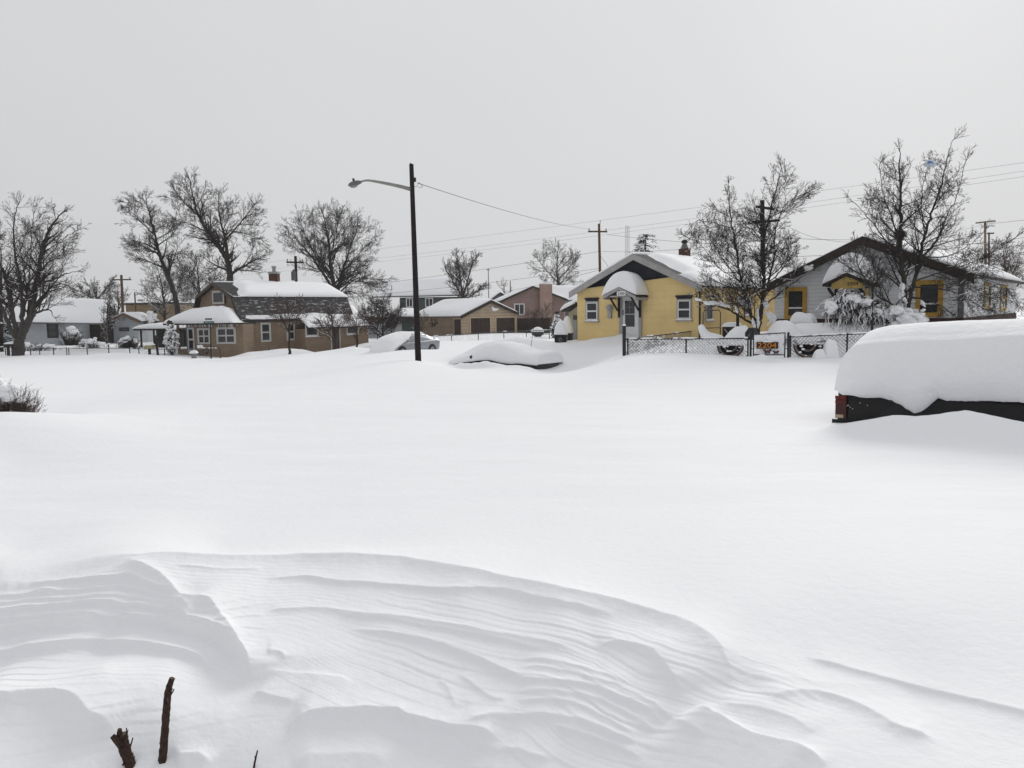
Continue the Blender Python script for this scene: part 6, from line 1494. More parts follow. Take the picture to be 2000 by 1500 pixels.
rings = []
us = [-.03, 0, .02, .05, .09, .14, .2, .27, .35, .45, .55, .65] + list(np.linspace(.70, 2.9, 110)) + list(np.linspace(2.95, Lc - .2, 30)) + [Lc - .1, Lc]
for i, u in enumerate(us):
    zl, zc, zt = itp(low, u) + .012 * float(wob(u * 14, 3, 1)) + .008 * float(wob(u * 41, 5, 2)), itp(crease, u), itp(topl, u); k = min(1, (u + .06) / .35) ** .5 if u < .3 else 1; k2 = min(1, (Lc + .05 - u) / .5) ** .5; k = min(k, k2)
    zc = max(zc, zl + .03); zt = max(zt, zc + .005); b = .10 * k; hj = .025 * float(wob(u * 6, 0, 6)) * k
    prof = [(.0 - .0, zl + .04), (.02, zl), (.055 + b * .4, zl + (zc - zl) * .10), (.07 + b, zl + (zc - zl) * .35), (.045 + b, zl + (zc - zl) * .70), (.0 + b * .7, zl + (zc - zl) * .95), (-.05 + b * .3, zc + (zt - zc) * .05), (-.14, zc + (zt - zc) * .22), (-.30, zc + (zt - zc) * .48), (-.62, zc + (zt - zc) * .86), (-.95, zt), (-1.3, zc + (zt - zc) * .8), (-1.7, zc - .02), (-1.92, zl + (zc - zl) * .75), (-1.99, zl + (zc - zl) * .3), (-1.93, zl + .02)]
    ring = []
    for y, z in crs(prof, 4):
        n_ = .014 * float(wob(u * 3.1, z * 4 + y * 2, 7)) * k; ring.append((u - Lc / 2, W / 2 + y * (k if y > 0 else 1) + n_ , z - Z0 + n_))
    m = 5; y0, z0_ = prof[-1]; y1, z1_ = prof[0]
    ring += [(u - Lc / 2, W / 2 + y0 + (y1 - y0) * j / m, z0_ + (z1_ - z0_) * j / m + .05 - Z0) for j in range(1, m)]
    rings.append(ring)
mb = MB(); cv.loft(mb, rings); mb.build('snow_cushion', SNOW, van, True)
# clots of snow sticking to the flank
mb = MB(); rnd = random.Random(3)
for k in range(46):
    px = 1633 + 30 * abs(rnd.gauss(0, .6)); py = rnd.uniform(766, 800)
    if k > 40: px, py = rnd.uniform(1640, 1990), rnd.uniform(775, 828)
    if k > 62: px, py = 1780 + rnd.gauss(0, 12), 806 + rnd.gauss(0, 4)
    s_ = rnd.uniform(.003, .008) * (1.6 if k > 62 else 1); p_ = nf.pt(px, py, .008); mb.ball(p_, nf.u * s_ * 1.3, nf.n * s_ * .5, UP * s_, 6, 4, .25, rnd)
mb.build('snow_specks', SNOW, van, True)
# ================================================================ bare trees grown towards points scattered through their crowns
def twig_mesh(lines, rads):
    """many thin polylines of 4 points each as 3-sided tapering tubes, in one go"""
    Pn = np.array(lines); Rn = np.array(rads); n = len(Pn)
    t = Pn[:, 3] - Pn[:, 0]; t /= np.linalg.norm(t, axis=1)[:, None] + 1e-9
    ref = np.where(np.abs(t[:, 2:3]) < .8, np.array([[0, 0, 1.0]]), np.array([[1.0, 0, 0]]))
    x = np.cross(t, ref); x /= np.linalg.norm(x, axis=1)[:, None] + 1e-9; y = np.cross(t, x)
    V = np.stack([Pn + Rn[:, :, None] * (x[:, None] * math.cos(2.0944 * k) + y[:, None] * math.sin(2.0944 * k)) for k in range(3)], 2)   # n,4,3,3
    V = V.reshape(-1, 3); base = (np.arange(n) * 12)[:, None]
    fs = []
    for i in range(3):
        for k in range(3):
            k2 = (k + 1) % 3; fs.append(base + np.array([[i * 3 + k, i * 3 + k2, i * 3 + 3 + k2, i * 3 + 3 + k]]))
    return V, np.concatenate(fs, 0)
def snow_line(sb, q, r0, rnd, strands=3):
    """lumpy roll of snow lying along a limb"""
    for _ in range(strands):
        n = max(6, int(sum((b - a).length for a, b in zip(q[:-1], q[1:])) / (r0 * .35))); pts, rad = [], []
        o = Vector((rnd.gauss(0, .25), rnd.gauss(0, .35), rnd.gauss(.15, .3))) * r0; ph = rnd.uniform(0, 50)
        for i in range(n + 1):
            t = i / n * (len(q) - 1); a = min(int(t), len(q) - 2); p = q[a] + (q[a + 1] - q[a]) * (t - a)
            k = .55 + .55 * float(wob(i * .55 + ph, ph, 2)); e = min(1, i / 2.0, (n - i) / 2.0)
            pts.append(p + o + Vector((rnd.gauss(0, .10), rnd.gauss(0, .10), rnd.gauss(0, .08) + .15 * k)) * r0); rad.append(max(.008, r0 * max(.12, k) * (.25 + .75 * e) * .62))
        sb.tube(pts, rad, 8)
def grow_tree(name, label, cat, d, stems, crown, n_pts=900, base_r=.2, seed=0, step=None, twig=.7, tip_r=.010, bark=BARK, twigm=TWIG, group=None, snow=None, reach=None, droop=0.0, depth=.8, up=.22, twig_n=2, base=None, min_r=None, shell=.35, snowy=0.0, dens=.88):
    """stems: pixel polylines (trunk and main limbs) at depth d; crown: ellipses (cx, cy, rx, ry) in pixels."""
    rnd = random.Random(seed); g = rnd.gauss; k = d / F
    P0 = P(*stems[0][0], d); gzv = gz(P0.x, P0.y)
    root = thing(name, label, cat, (P0.x, P0.y, min(gzv, P0.z)), group)
    size = sum(math.sqrt(rx * ry) for _, _, rx, ry in crown) / len(crown) * k * 1.45
    E = [(P(cx, cy, d), rx * k, ry * k) for cx, cy, rx, ry in crown]
    jag = rnd.uniform(0, 9)
    def inside(p):
        for c, rx, rz in E:
            q = ((p[0] - c.x) / rx) ** 2 + ((p[1] - c.y) / (rx * depth)) ** 2 + ((p[2] - c.z) / rz) ** 2
            if q < 1.12: return True
        return False
    trunk = MB(); lines, rads, snow_pts = [], [], []; thick = []
    W = []
    for si, sp in enumerate(stems):
        zs = rnd.uniform(-1, 1) * (0 if si == 0 else 1)
        sp2 = crs([tuple(map(float, q)) for q in sp], 6) if len(sp) > 2 else [tuple(sp[0]), tuple((a + b) / 2 for a, b in zip(*sp)), tuple(sp[1])]
        acc, prev, pts = 0, sp2[0], []
        tot = sum(math.hypot(b[0] - a[0], b[1] - a[1]) for a, b in zip(sp2[:-1], sp2[1:]))
        for (x, y) in sp2:
            acc += math.hypot(x - prev[0], y - prev[1]); prev = (x, y)
            pts.append(P(x, y, d + zs * depth * size * .7 * (acc / tot) ** 1.2))
        r0 = base_r
        if si:                       # root the limb in the nearest point of an earlier one
            bd, bp, br = 1e9, None, None
            for w_, rr in W:
                for p_, r_ in zip(w_, rr):
                    l = (p_ - pts[0]).length
                    if l < bd: bd, bp, br = l, p_, r_
            off = bp - pts[0]; n = len(pts); pts = [p_ + off * max(0, 1 - i / (n * .5)) for i, p_ in enumerate(pts)]; r0 = br * (.72 if si < 3 else .55)
        else: pts = [pts[0] - UP * .6] + pts
        n = len(pts); wobl = size * .012
        pts = [p_ + Vector((g(0, wobl), g(0, wobl), g(0, wobl * .5))) if 1 < i else p_ for i, p_ in enumerate(pts)]
        rr = [max(tip_r * 1.3, r0 * (1 - .93 * (i / (n - 1)) ** .85)) for i in range(n)]
        if si == 0: rr[0] *= 1.25; rr[1] *= 1.15
        W.append((pts, rr)); trunk.tube(pts, rr, 9 if r0 > .05 else 6, False)
    maxlev = 4 if n_pts > 600 else 3
    sp_l = [size * .088 / dens, size * .105 / dens, size * .070 / dens, size * .055 / dens, 1e9]
    def rot(dv, ang):
        ax, ay, az = g(0, 1), g(0, 1), g(0, 1); dt = ax * dv[0] + ay * dv[1] + az * dv[2]
        ax -= dt * dv[0]; ay -= dt * dv[1]; az -= dt * dv[2]; l = math.sqrt(ax * ax + ay * ay + az * az) + 1e-9
        s_, c_ = math.sin(ang) / l, math.cos(ang); return (dv[0] * c_ + ax * s_, dv[1] * c_ + ay * s_, dv[2] * c_ + az * s_)
    def norm(v): l = math.sqrt(v[0] ** 2 + v[1] ** 2 + v[2] ** 2) + 1e-9; return (v[0] / l, v[1] / l, v[2] / l)
    def branch(p, dv, L, r, lev):
        if L < size * .025: return
        n = 3 if lev >= 3 else (6 if lev == 1 else 4); st = L / n; q = [p]; dirs = [dv]; w = .055 + .03 * lev
        for i in range(n):
            dv = norm((dv[0] + g(0, w), dv[1] + g(0, w), dv[2] + g(0, w * .8) + up * (.16 if lev > 1 else .10) - droop * (.3 if lev > 1 else .15))); a = q[-1]
            q.append((a[0] + dv[0] * st, a[1] + dv[1] * st, a[2] + dv[2] * st)); dirs.append(dv)
        R0 = [max(tip_r * .55, r * (1 - .72 * i / n)) for i in range(n + 1)]
        if n == 3: lines.append(q); rads.append(R0)
        else: thick.append((q, R0))
        if snowy and rnd.random() < snowy * 2.2 and lev < 4 and abs(dv[2]) < .75: snow_pts.append((q, r))
        if lev >= maxlev: return
        s0 = sp_l[lev]; t = L * rnd.uniform(.12, .28)
        while t < L:
            i = min(n - 1, int(t / st)); f_ = t / st - i; a, b_ = q[i], q[i + 1]; pp = (a[0] + (b_[0] - a[0]) * f_, a[1] + (b_[1] - a[1]) * f_, a[2] + (b_[2] - a[2]) * f_)
            l2 = L * rnd.uniform(.36, .70) * (1 - .55 * t / L) + size * .03
            branch(pp, rot(dirs[i + 1], R(rnd.uniform(24, 52))), l2, max(tip_r * .75, R0[i] * .58), lev + 1)
            t += s0 * rnd.uniform(.6, 1.4)
        branch(q[-1], rot(dv, R(rnd.uniform(5, 25))), L * .3, R0[-1], min(lev + 1, maxlev))
    for si, (pts, rr) in enumerate(W):
        tot = sum((b - a).length for a, b in zip(pts[:-1], pts[1:])); acc = 0; nxt = tot * (.30 if si == 0 else .22)
        for i in range(1, len(pts)):
            sg = pts[i] - pts[i - 1]; l = sg.length; dv = tuple(sg / max(l, 1e-9))
            while nxt <= acc + l:
                pp = tuple(pts[i - 1] + sg * ((nxt - acc) / max(l, 1e-9))); f_ = nxt / tot
                for _try in range(5):
                    dd = rot(dv, R(rnd.uniform(28, 62))); L = size * rnd.uniform(.45, 1.35) * (1.05 - .5 * f_); ok = False
                    for _ in range(5):
                        if inside((pp[0] + dd[0] * L, pp[1] + dd[1] * L, pp[2] + dd[2] * L + up * .2 * L)): ok = True; break
                        L *= .74
                    if ok and L > size * .10: break
                if ok: branch(pp, norm(dd), L, min(rr[i] * .55, base_r * .25), 1)
                nxt += sp_l[0] * rnd.uniform(.55, 1.3)
            acc += l
        e = tuple((pts[-1] - pts[-2]).normalized())
        for _ in range(3): branch(tuple(pts[-1]), rot(e, R(rnd.uniform(6, 28))), size * rnd.uniform(.18, .34), rr[-1], 2)
    cr_ = MB()
    for q, R0 in thick: cr_.tube(q, R0, 5 if R0[0] > tip_r * 2.5 else 3, False)
    trunk.build('trunk', bark, root, True)
    V, Q = twig_mesh(lines, rads); o = len(cr_.v)
    cr_.v.extend(V.tolist()); cr_.f.extend([tuple(x) for x in (Q + o).tolist()]); cr_.build('crown', twigm, root)
    if snow_pts or snow:
        sb = MB()
        for q, r in snow_pts:
            t = max(.012, r * .9) * rnd.uniform(.7, 1.2); sb.tube([(a[0], a[1], a[2] + r * .8 + t * .4) for a in q], [t * (.4 if i in (0, len(q) - 1) else 1) * rnd.uniform(.6, 1.2) for i in range(len(q))], 5)
        for line, r0, nn in (snow or []): snow_line(sb, [P(x, y, d - .12) for x, y in line] if len(line) > 1 else [], r0, rnd, 3 + nn // 12)
        sb.build('clinging_snow', SNOW, root, True)
    return root

# ---- the two trees in front of the houses on the right
grow_tree('bare_tree', 'bare forked tree with snowy lower limbs, a thick pole rising through it', 'tree', 31.5,
    [[(1479, 668), (1480, 650), (1483, 625), (1489, 595), (1492, 550), (1489, 500), (1497, 440), (1515, 370), (1527, 325)],
     [(1480, 645), (1462, 600), (1450, 560), (1440, 500), (1430, 440), (1424, 385), (1422, 358)],
     [(1490, 590), (1502, 550), (1512, 500), (1515, 450), (1535, 400), (1580, 375)],
     [(1492, 560), (1525, 530), (1540, 500), (1545, 470)],
     [(1450, 560), (1420, 520), (1390, 470), (1370, 430), (1345, 445)],
     [(1445, 535), (1410, 530), (1370, 480), (1340, 462)],
     [(1482, 640), (1450, 622), (1425, 606), (1400, 598), (1380, 596), (1362, 588)],
     [(1482, 632), (1465, 612), (1448, 600), (1438, 595)],
     [(1489, 600), (1520, 575), (1560, 545), (1585, 530)]],
    [(1425, 450, 62, 75), (1385, 490, 50, 60), (1525, 385, 55, 62), (1490, 470, 65, 75), (1440, 545, 70, 42), (1535, 500, 30, 50), (1510, 560, 40, 30), (1345, 585, 30, 35), (1405, 570, 45, 25)],
    n_pts=1900, dens=.86, base_r=.135, seed=4, tip_r=.0082, twig=.7, snowy=.07,
    snow=[([(1360, 586), (1368, 590)], .12, 10), ([(1374, 594), (1400, 594), (1425, 600)], .10, 40), ([(1440, 582), (1452, 592), (1470, 602)], .15, 34), ([(1437, 600), (1443, 610)], .12, 10), ([(1478, 600), (1480, 640)], .10, 16), ([(1492, 585), (1500, 602)], .13, 16), ([(1496, 610), (1510, 624), (1502, 636)], .15, 22), ([(1470, 622), (1477, 640)], .08, 10), ([(1570, 528), (1588, 520)], .10, 12)])
grow_tree('bare_tree', 'tall spreading bare tree before the white house, a bag caught in its top', 'tree', 28.2,
    [[(1768, 662), (1768, 630), (1768, 590), (1764, 540), (1758, 470), (1760, 400), (1757, 330), (1758, 298)],
     [(1770, 625), (1783, 570), (1797, 510), (1806, 460), (1822, 410), (1838, 360), (1850, 310), (1858, 276)],
     [(1797, 510), (1830, 470), (1845, 430), (1870, 380), (1886, 315)],
     [(1790, 545), (1840, 530), (1890, 515), (1935, 497), (1985, 462)],
     [(1764, 530), (1735, 480), (1700, 430), (1668, 395)],
     [(1762, 500), (1745, 430), (1725, 380), (1716, 320)],
     [(1768, 610), (1735, 590), (1712, 575), (1690, 548)],
     [(1806, 460), (1800, 400), (1806, 350), (1815, 325)],
     [(1800, 500), (1850, 500), (1890, 480), (1925, 450)], [(1785, 560), (1825, 562), (1875, 575), (1925, 605)], [(1783, 580), (1830, 592), (1870, 622)], [(1820, 520), (1870, 540), (1920, 545), (1965, 560)]],
    [(1745, 400, 55, 85), (1700, 440, 45, 50), (1845, 375, 48, 80), (1800, 440, 80, 70), (1750, 480, 90, 55), (1870, 470, 65, 50), (1860, 540, 90, 50), (1940, 510, 60, 45), (1700, 505, 50, 40), (1890, 590, 90, 38), (1740, 560, 70, 40)],
    n_pts=2700, dens=.82, base_r=.15, seed=9, tip_r=.0078, twig=.62, snowy=.02,
    snow=[([(1764, 556), (1762, 580), (1770, 600)], .15, 26), ([(1798, 590), (1806, 600)], .09, 8), ([(1770, 608), (1768, 640)], .08, 10)])
c = P(1816, 319, 28.0); mb = MB(); rnd = random.Random(1); mb.ball(c, (.20, 0, .02), (0, .12, 0), (0.03, 0, .11), 12, 9, .30, rnd); mb.ball(c + Vector((.10, 0, -.03)), (.12, 0, -.03), (0, .08, 0), (.02, 0, .10), 10, 7, .35, rnd); bag = tag(mb.build('plastic_bag', mat('bag_white', (.62, .66, .72), rough=.4)), 'blue and white plastic bag snagged in the top of the right tree', 'bag')
mb = MB(); mb.ball(c + Vector((-.01, -.09, .01)), (.12, 0, -.02), (0, .05, 0), (0, 0, .055), 10, 6, .2, rnd); mb.build('print', mat('bag_blue', (.13, .22, .48), rough=.4), bag)
c = P(1758, 458, 28.3); mb = MB()
for k in range(260):
    v = Vector((rnd.gauss(0, 1), rnd.gauss(0, 1), rnd.gauss(0, .8))).normalized(); t = Vector((rnd.gauss(0, 1), rnd.gauss(0, 1), rnd.gauss(0, .5))).normalized(); p_ = c + Vector((v.x * .17, v.y * .17, v.z * .20)) * rnd.uniform(.5, 1); mb.tube([p_ - t * .1, p_ + t * .1], .008, 3)
tag(mb.build('bird_nest', TWIG), 'dark ball of a bird nest in the fork of the tall right tree', 'nest')
# small sapling and weeping shrub in front of the white house door
grow_tree('sapling', 'slim bare sapling standing before the white house porch', 'tree', 27.8, [[(1704, 655), (1703, 600), (1704, 560), (1690, 545), (1676, 520), (1670, 490), (1668, 462)], [(1704, 560), (1720, 540), (1730, 525)], [(1686, 540), (1660, 525), (1640, 510)], [(1676, 520), (1690, 490), (1692, 470)]],
    [(1665, 505, 32, 38), (1640, 520, 25, 18), (1690, 510, 30, 30), (1715, 545, 20, 20)], n_pts=300, dens=.7, base_r=.05, seed=3, tip_r=.009, twig=.8, twig_n=2)
def weeping(name, label, cat, d, cx, top, bot, wpx, n, seed, snowf=.75, domes=(), thick=.011):
    root = thing(name, label, cat, (P(cx, bot, d).x, d, gz(P(cx, bot, d).x, d))); rnd = random.Random(seed); br, sn = MB(), MB()
    b = P(cx, bot + 4, d); k = d / F
    mb = MB(); mb.tube([b - UP * .4, P(cx + 2, (top + bot) / 2, d), P(cx, top + 8, d)], [.05, .045, .03], 8); mb.build('trunk', BARK, root)
    for i in range(n):
        a = rnd.uniform(0, 6.283); r = abs(rnd.gauss(.55, .28)) * wpx * k; t0 = P(cx + rnd.uniform(-6, 6), top + rnd.uniform(2, (bot - top) * .35), d)
        e = Vector((math.cos(a) * r, math.sin(a) * r * .8, 0)); h = rnd.uniform(.1, .45); g = rnd.uniform(.05, .75) ** 1.2 * (bot - top) * k
        pts = [t0, t0 + e * .35 + UP * h * .5, t0 + e * .75 + UP * (h * .25 - g * .15), t0 + e * .98 - UP * g * .6, t0 + e * 1.03 - UP * g * 1.0]
        pts = [Vector(q) for q in crs([tuple(q) for q in pts], 3)]
        pts = [Vector((q.x + rnd.gauss(0, .03), q.y + rnd.gauss(0, .03), max(q.z + rnd.gauss(0, .02), b.z - .05))) for q in pts]
        br.tube(pts, [thick * (1 - .6 * j / len(pts)) for j in range(len(pts))], 3, False)
        for j in range(1, len(pts) - 1):
            if rnd.random() < .5:
                v = Vector((rnd.gauss(0, 1), rnd.gauss(0, 1), rnd.gauss(-.6, .6))).normalized() * rnd.uniform(.08, .22); br.tube([pts[j], pts[j] + v], [thick * .5, thick * .25], 3, False)
        j = 0
        while j < len(pts) - 2:
            e = min(len(pts) - 1, j + rnd.randint(2, 5))
            if rnd.random() < snowf:
                s_ = rnd.uniform(.012, .030) * (1.25 - .5 * j / len(pts)); seg = pts[j:e + 1]
                sn.tube([q + UP * s_ * .5 for q in seg], [s_ * (.35 if i in (0, len(seg) - 1) else rnd.uniform(.6, 1.25)) for i in range(len(seg))], 5)
            j = e
    for (x, y, rx, ry, m) in domes:
        for _ in range(m * 3):
            c_ = P(x + rnd.gauss(0, rx * .42), y + rnd.gauss(0, ry * .42), d + rnd.gauss(-.2, .2)); s_ = rnd.choice((.03, .05, .07, .10, .13)); sn.ball(c_, (s_ * 1.3, 0, rnd.uniform(-.4, .4) * s_), (0, s_, 0), (0, 0, s_ * .8), 8, 6, .28, rnd)
    br.build('branches', TWIG, root); sn.build('clinging_snow', SNOW, root, True); return root
weeping('weeping_shrub', 'weeping shrub hung with white snow in front of the white house door', 'shrub', 28.6, 1652, 575, 655, 44, 330, 5, .42, [(1668, 582, 14, 9, 14), (1622, 602, 10, 12, 8)])
weeping('snowy_shrub', 'low sprawling shrub loaded with clots of snow between the weeping shrub and the tall tree', 'shrub', 28.3, 1705, 592, 650, 46, 210, 6, .45, [(1692, 590, 16, 9, 12), (1712, 606, 16, 9, 12), (1735, 614, 14, 8, 7)])
weeping('snowy_shrub', 'rounded shrub under a big dome of snow at the foot of the tall right tree', 'shrub', 27.9, 1778, 612, 652, 26, 80, 7, .8, [(1772, 618, 14, 10, 40), (1770, 634, 16, 10, 40), (1793, 628, 14, 14, 44), (1752, 606, 8, 6, 10)])
heap('snow_heap', 'smooth white dome heaped against the round snowy shrub by the right tree', 1772, 612, 652, 27.6, 38, .35, 2.4, seed=3)

# ---- trees on the left and behind the houses
grow_tree('big_tree', 'huge multi-stemmed bare tree at the left edge with a stout trunk', 'tree', 52.5,
    [[(36, 697), (37, 680), (38, 662), (50, 640), (62, 610), (70, 560), (82, 490), (98, 445), (122, 415)],
     [(38, 662), (22, 645), (10, 615), (-15, 560), (-30, 500)], [(37, 668), (30, 640), (22, 600), (12, 550), (-5, 500), (-12, 450)],
     [(40, 655), (42, 610), (40, 560), (30, 500), (28, 430), (35, 400)], [(44, 640), (52, 590), (58, 540), (60, 480), (66, 420)],
     [(62, 600), (85, 575), (105, 558), (125, 555), (140, 565)], [(75, 540), (100, 510), (122, 502), (124, 492)], [(70, 560), (105, 545), (130, 535), (150, 530)], [(30, 600), (52, 560), (80, 520), (120, 470), (150, 450)],
     [(66, 625), (80, 610), (95, 605), (105, 620)]],
    [(60, 450, 70, 68), (0, 470, 55, 80), (115, 455, 42, 50), (130, 478, 42, 28), (-20, 540, 50, 60), (120, 560, 38, 25), (45, 520, 60, 50)],
    n_pts=2000, dens=.70, base_r=.42, seed=12, tip_r=.013, twig=.55, snowy=.05, bark=BARK_GREY)
grow_tree('bare_tree', 'tall bare tree leaning left behind the carport, left of the pair', 'tree', 74,
    [[(352, 645), (346, 600), (336, 560), (322, 525), (310, 490), (302, 460), (292, 420), (284, 385)], [(310, 490), (280, 475), (255, 480)], [(302, 460), (270, 430), (245, 410)], [(322, 525), (290, 510), (262, 500)], [(310, 480), (335, 460), (350, 440)], [(292, 420), (265, 400), (240, 395)]],
    [(278, 412, 42, 42), (268, 445, 36, 36), (310, 440, 40, 45), (290, 490, 45, 26), (335, 470, 28, 26)], n_pts=1200, base_r=.32, seed=21, tip_r=.016, twig=.6, up=.25)
grow_tree('bare_tree', 'tallest bare tree behind the gambrel roof, its trunk curving up left', 'tree', 70,
    [[(452, 610), (450, 560), (446, 515), (430, 485), (408, 455), (390, 425), (378, 390), (370, 350)], [(446, 515), (440, 470), (430, 430), (426, 385)], [(440, 470), (465, 440), (485, 420), (505, 418)], [(408, 455), (375, 440), (345, 430)], [(390, 425), (360, 395), (340, 370)], [(436, 450), (475, 455), (510, 468)], [(450, 540), (485, 515), (515, 500)], [(448, 530), (425, 520), (400, 505)]],
    [(370, 385, 42, 48), (425, 400, 52, 48), (470, 420, 42, 42), (350, 430, 30, 30), (400, 440, 50, 35), (485, 505, 38, 30), (495, 450, 22, 25), (440, 535, 40, 25)], n_pts=1700, base_r=.37, seed=22, tip_r=.016, twig=.6, up=.2)
grow_tree('bare_tree', 'lower tangled bare tree with snow on its branches behind the carport', 'tree', 82, [[(320, 650), (322, 610), (318, 570), (310, 530)], [(322, 600), (350, 570), (370, 530)], [(320, 600), (295, 590), (280, 580)], [(322, 590), (345, 590), (365, 585)]],
    [(320, 560, 48, 45), (365, 540, 40, 45), (335, 600, 45, 25), (295, 600, 25, 22)], n_pts=1100, base_r=.22, seed=23, tip_r=.017, twig=.7, snowy=.35, bark=BARK_GREY)
grow_tree('bare_tree', 'dense mid-height bare tree filling the gap between the tall pair', 'tree', 86, [[(392, 640), (392, 590), (388, 550), (384, 510)], [(392, 590), (415, 550), (425, 520)], [(392, 580), (372, 540), (360, 510)]],
    [(390, 530, 42, 48), (425, 545, 30, 38), (365, 570, 30, 35)], n_pts=900, base_r=.2, seed=24, tip_r=.018, twig=.7, snowy=.05)
grow_tree('round_tree', 'broad round-crowned dark bare tree right of the gambrel chimney', 'tree', 82,
    [[(655, 640), (655, 600), (652, 560), (645, 510), (640, 460), (630, 415)], [(655, 600), (665, 545), (682, 490), (700, 440)], [(652, 565), (622, 520), (595, 485), (565, 455)], [(650, 545), (610, 490), (590, 440)], [(660, 575), (695, 545), (725, 545), (755, 545)], [(668, 535), (700, 495), (730, 465)], [(645, 510), (655, 460), (665, 415)], [(657, 590), (680, 570), (700, 575)]],
    [(640, 455, 62, 55), (692, 465, 50, 55), (590, 465, 48, 50), (715, 500, 32, 40), (570, 475, 32, 28), (700, 560, 55, 28), (600, 520, 50, 35), (660, 520, 60, 40), (590, 550, 42, 22)], n_pts=2500, dens=.96, base_r=.40, seed=25, tip_r=.017, twig=.62, up=.2)
grow_tree('bare_tree', 'stubby bare tree with upright shoots over the roof of the tan garage', 'tree', 112, [[(905, 640), (904, 590), (900, 555), (896, 520), (893, 495)], [(904, 580), (915, 540), (925, 510), (932, 500)], [(904, 585), (885, 550), (872, 530)], [(904, 590), (930, 570), (945, 560)]],
    [(895, 525, 26, 34), (925, 512, 18, 20), (903, 570, 52, 26), (945, 585, 22, 16), (870, 580, 22, 18)], n_pts=1300, base_r=.34, seed=26, tip_r=.022, twig=.9, up=.5, twig_n=4, snowy=.05)
grow_tree('bare_tree', 'round bare tree above the pink brick house roof', 'tree', 135, [[(1092, 610), (1091, 560), (1088, 525), (1090, 485)], [(1091, 550), (1065, 525), (1050, 505)], [(1091, 545), (1115, 520), (1130, 505)]],
    [(1088, 508, 45, 38), (1115, 528, 34, 28), (1058, 522, 26, 26), (1090, 545, 45, 20)], n_pts=1000, base_r=.34, seed=27, tip_r=.024, twig=.7)
grow_tree('bare_tree', 'faint low bare tree on the skyline left of the pink brick house', 'tree', 190, [[(985, 620), (985, 580), (984, 560)]], [(985, 562, 28, 18), (1040, 548, 18, 14), (955, 570, 20, 14)], n_pts=500, base_r=.3, seed=28, tip_r=.03, twig=.8, bark=BARK_GREY)
grow_tree('bare_tree', 'leafless brownish tree beyond the far right end of the white house', 'tree', 95, [[(1968, 610), (1966, 560), (1962, 520), (1958, 480)], [(1966, 560), (1985, 520), (1992, 490)]], [(1965, 500, 32, 36), (1990, 520, 25, 40), (1935, 530, 25, 25)], n_pts=700, base_r=.25, seed=29, tip_r=.02, twig=.8, twigm=TWIG_BROWN)
grow_tree('bare_tree', 'hazy bushy bare tree behind the roof of the low white house', 'tree', 112, [[(192, 640), (190, 590), (180, 560)], [(190, 590), (205, 565), (215, 555)], [(190, 590), (160, 570), (145, 565)]], [(185, 560, 42, 26), (150, 572, 28, 20), (215, 572, 20, 28)], n_pts=1000, base_r=.28, seed=30, tip_r=.022, twig=.8, bark=BARK_GREY)
grow_tree('bare_tree', 'slim upright brushy tree behind the left crossarm pole', 'tree', 108, [[(232, 645), (231, 600), (230, 565)], [(232, 610), (240, 585), (246, 570)]], [(230, 588, 18, 34), (246, 595, 14, 24)], n_pts=500, base_r=.2, seed=31, tip_r=.022, twig=.8, up=.5)
SM = dict(twigm=TWIG_BROWN, tip_r=.013, twig=.9, twig_n=2, snowy=.03)
grow_tree('small_tree', 'small bare tree between the two tall windows of the gambrel house wall', 'tree', 52, [[(566, 690), (565, 660), (566, 630), (562, 600)], [(565, 650), (550, 620), (540, 600)], [(566, 640), (582, 615), (595, 600)]], [(565, 592, 38, 24), (545, 605, 28, 22), (590, 605, 26, 24)], n_pts=360, base_r=.10, seed=41, **SM)
grow_tree('small_tree', 'small thicket tree before the wing window and door of the gambrel house', 'tree', 54, [[(655, 688), (654, 660), (650, 630), (644, 605)], [(654, 655), (668, 625), (672, 605)], [(655, 670), (635, 640), (622, 625)]], [(648, 610, 34, 26), (672, 618, 22, 22), (626, 630, 18, 18)], n_pts=420, base_r=.09, seed=42, **SM)
grow_tree('small_tree', 'small bare tree at the right end of the gambrel house wing', 'tree', 56, [[(697, 684), (698, 655), (695, 625)], [(698, 655), (715, 630), (724, 615)], [(698, 650), (680, 625)]], [(698, 615, 30, 26), (722, 620, 22, 24)], n_pts=420, base_r=.10, seed=43, **SM)
grow_tree('small_tree', 'dark low-branched tree in front of the pale shed, left of the silver car', 'tree', 58, [[(747, 686), (747, 655), (748, 625), (748, 595)], [(747, 655), (725, 630), (712, 612)], [(747, 650), (765, 625), (778, 605)], [(747, 645), (735, 610), (730, 590)]], [(748, 600, 36, 28), (722, 610, 24, 24), (776, 608, 24, 26)], n_pts=650, base_r=.14, seed=44, tip_r=.014, twig=.8, snowy=.03)
grow_tree('small_tree', 'thin forked bare tree just behind the silver car roof', 'tree', 60, [[(768, 672), (766, 650), (758, 630)], [(767, 655), (776, 632), (782, 615)]], [(762, 622, 18, 18), (783, 615, 16, 20)], n_pts=240, base_r=.07, seed=45, **SM)
grow_tree('small_tree', 'bare shrubby tree half hidden behind the lamp pole by the tan garage', 'tree', 70, [[(822, 668), (822, 640), (818, 620)], [(822, 645), (832, 625)]], [(820, 628, 18, 22), (808, 620, 12, 18)], n_pts=260, base_r=.09, seed=46, **SM)
grow_tree('small_tree', 'small reddish bare tree in front of the pink brick chimney', 'tree', 92, [[(1047, 665), (1047, 640), (1044, 615)], [(1047, 645), (1060, 620), (1066, 605)], [(1047, 640), (1032, 618)]], [(1045, 600, 26, 26), (1062, 605, 18, 22), (1030, 612, 15, 16)], n_pts=420, base_r=.12, seed=47, twigm=TWIG_BROWN, tip_r=.017, twig=.8)
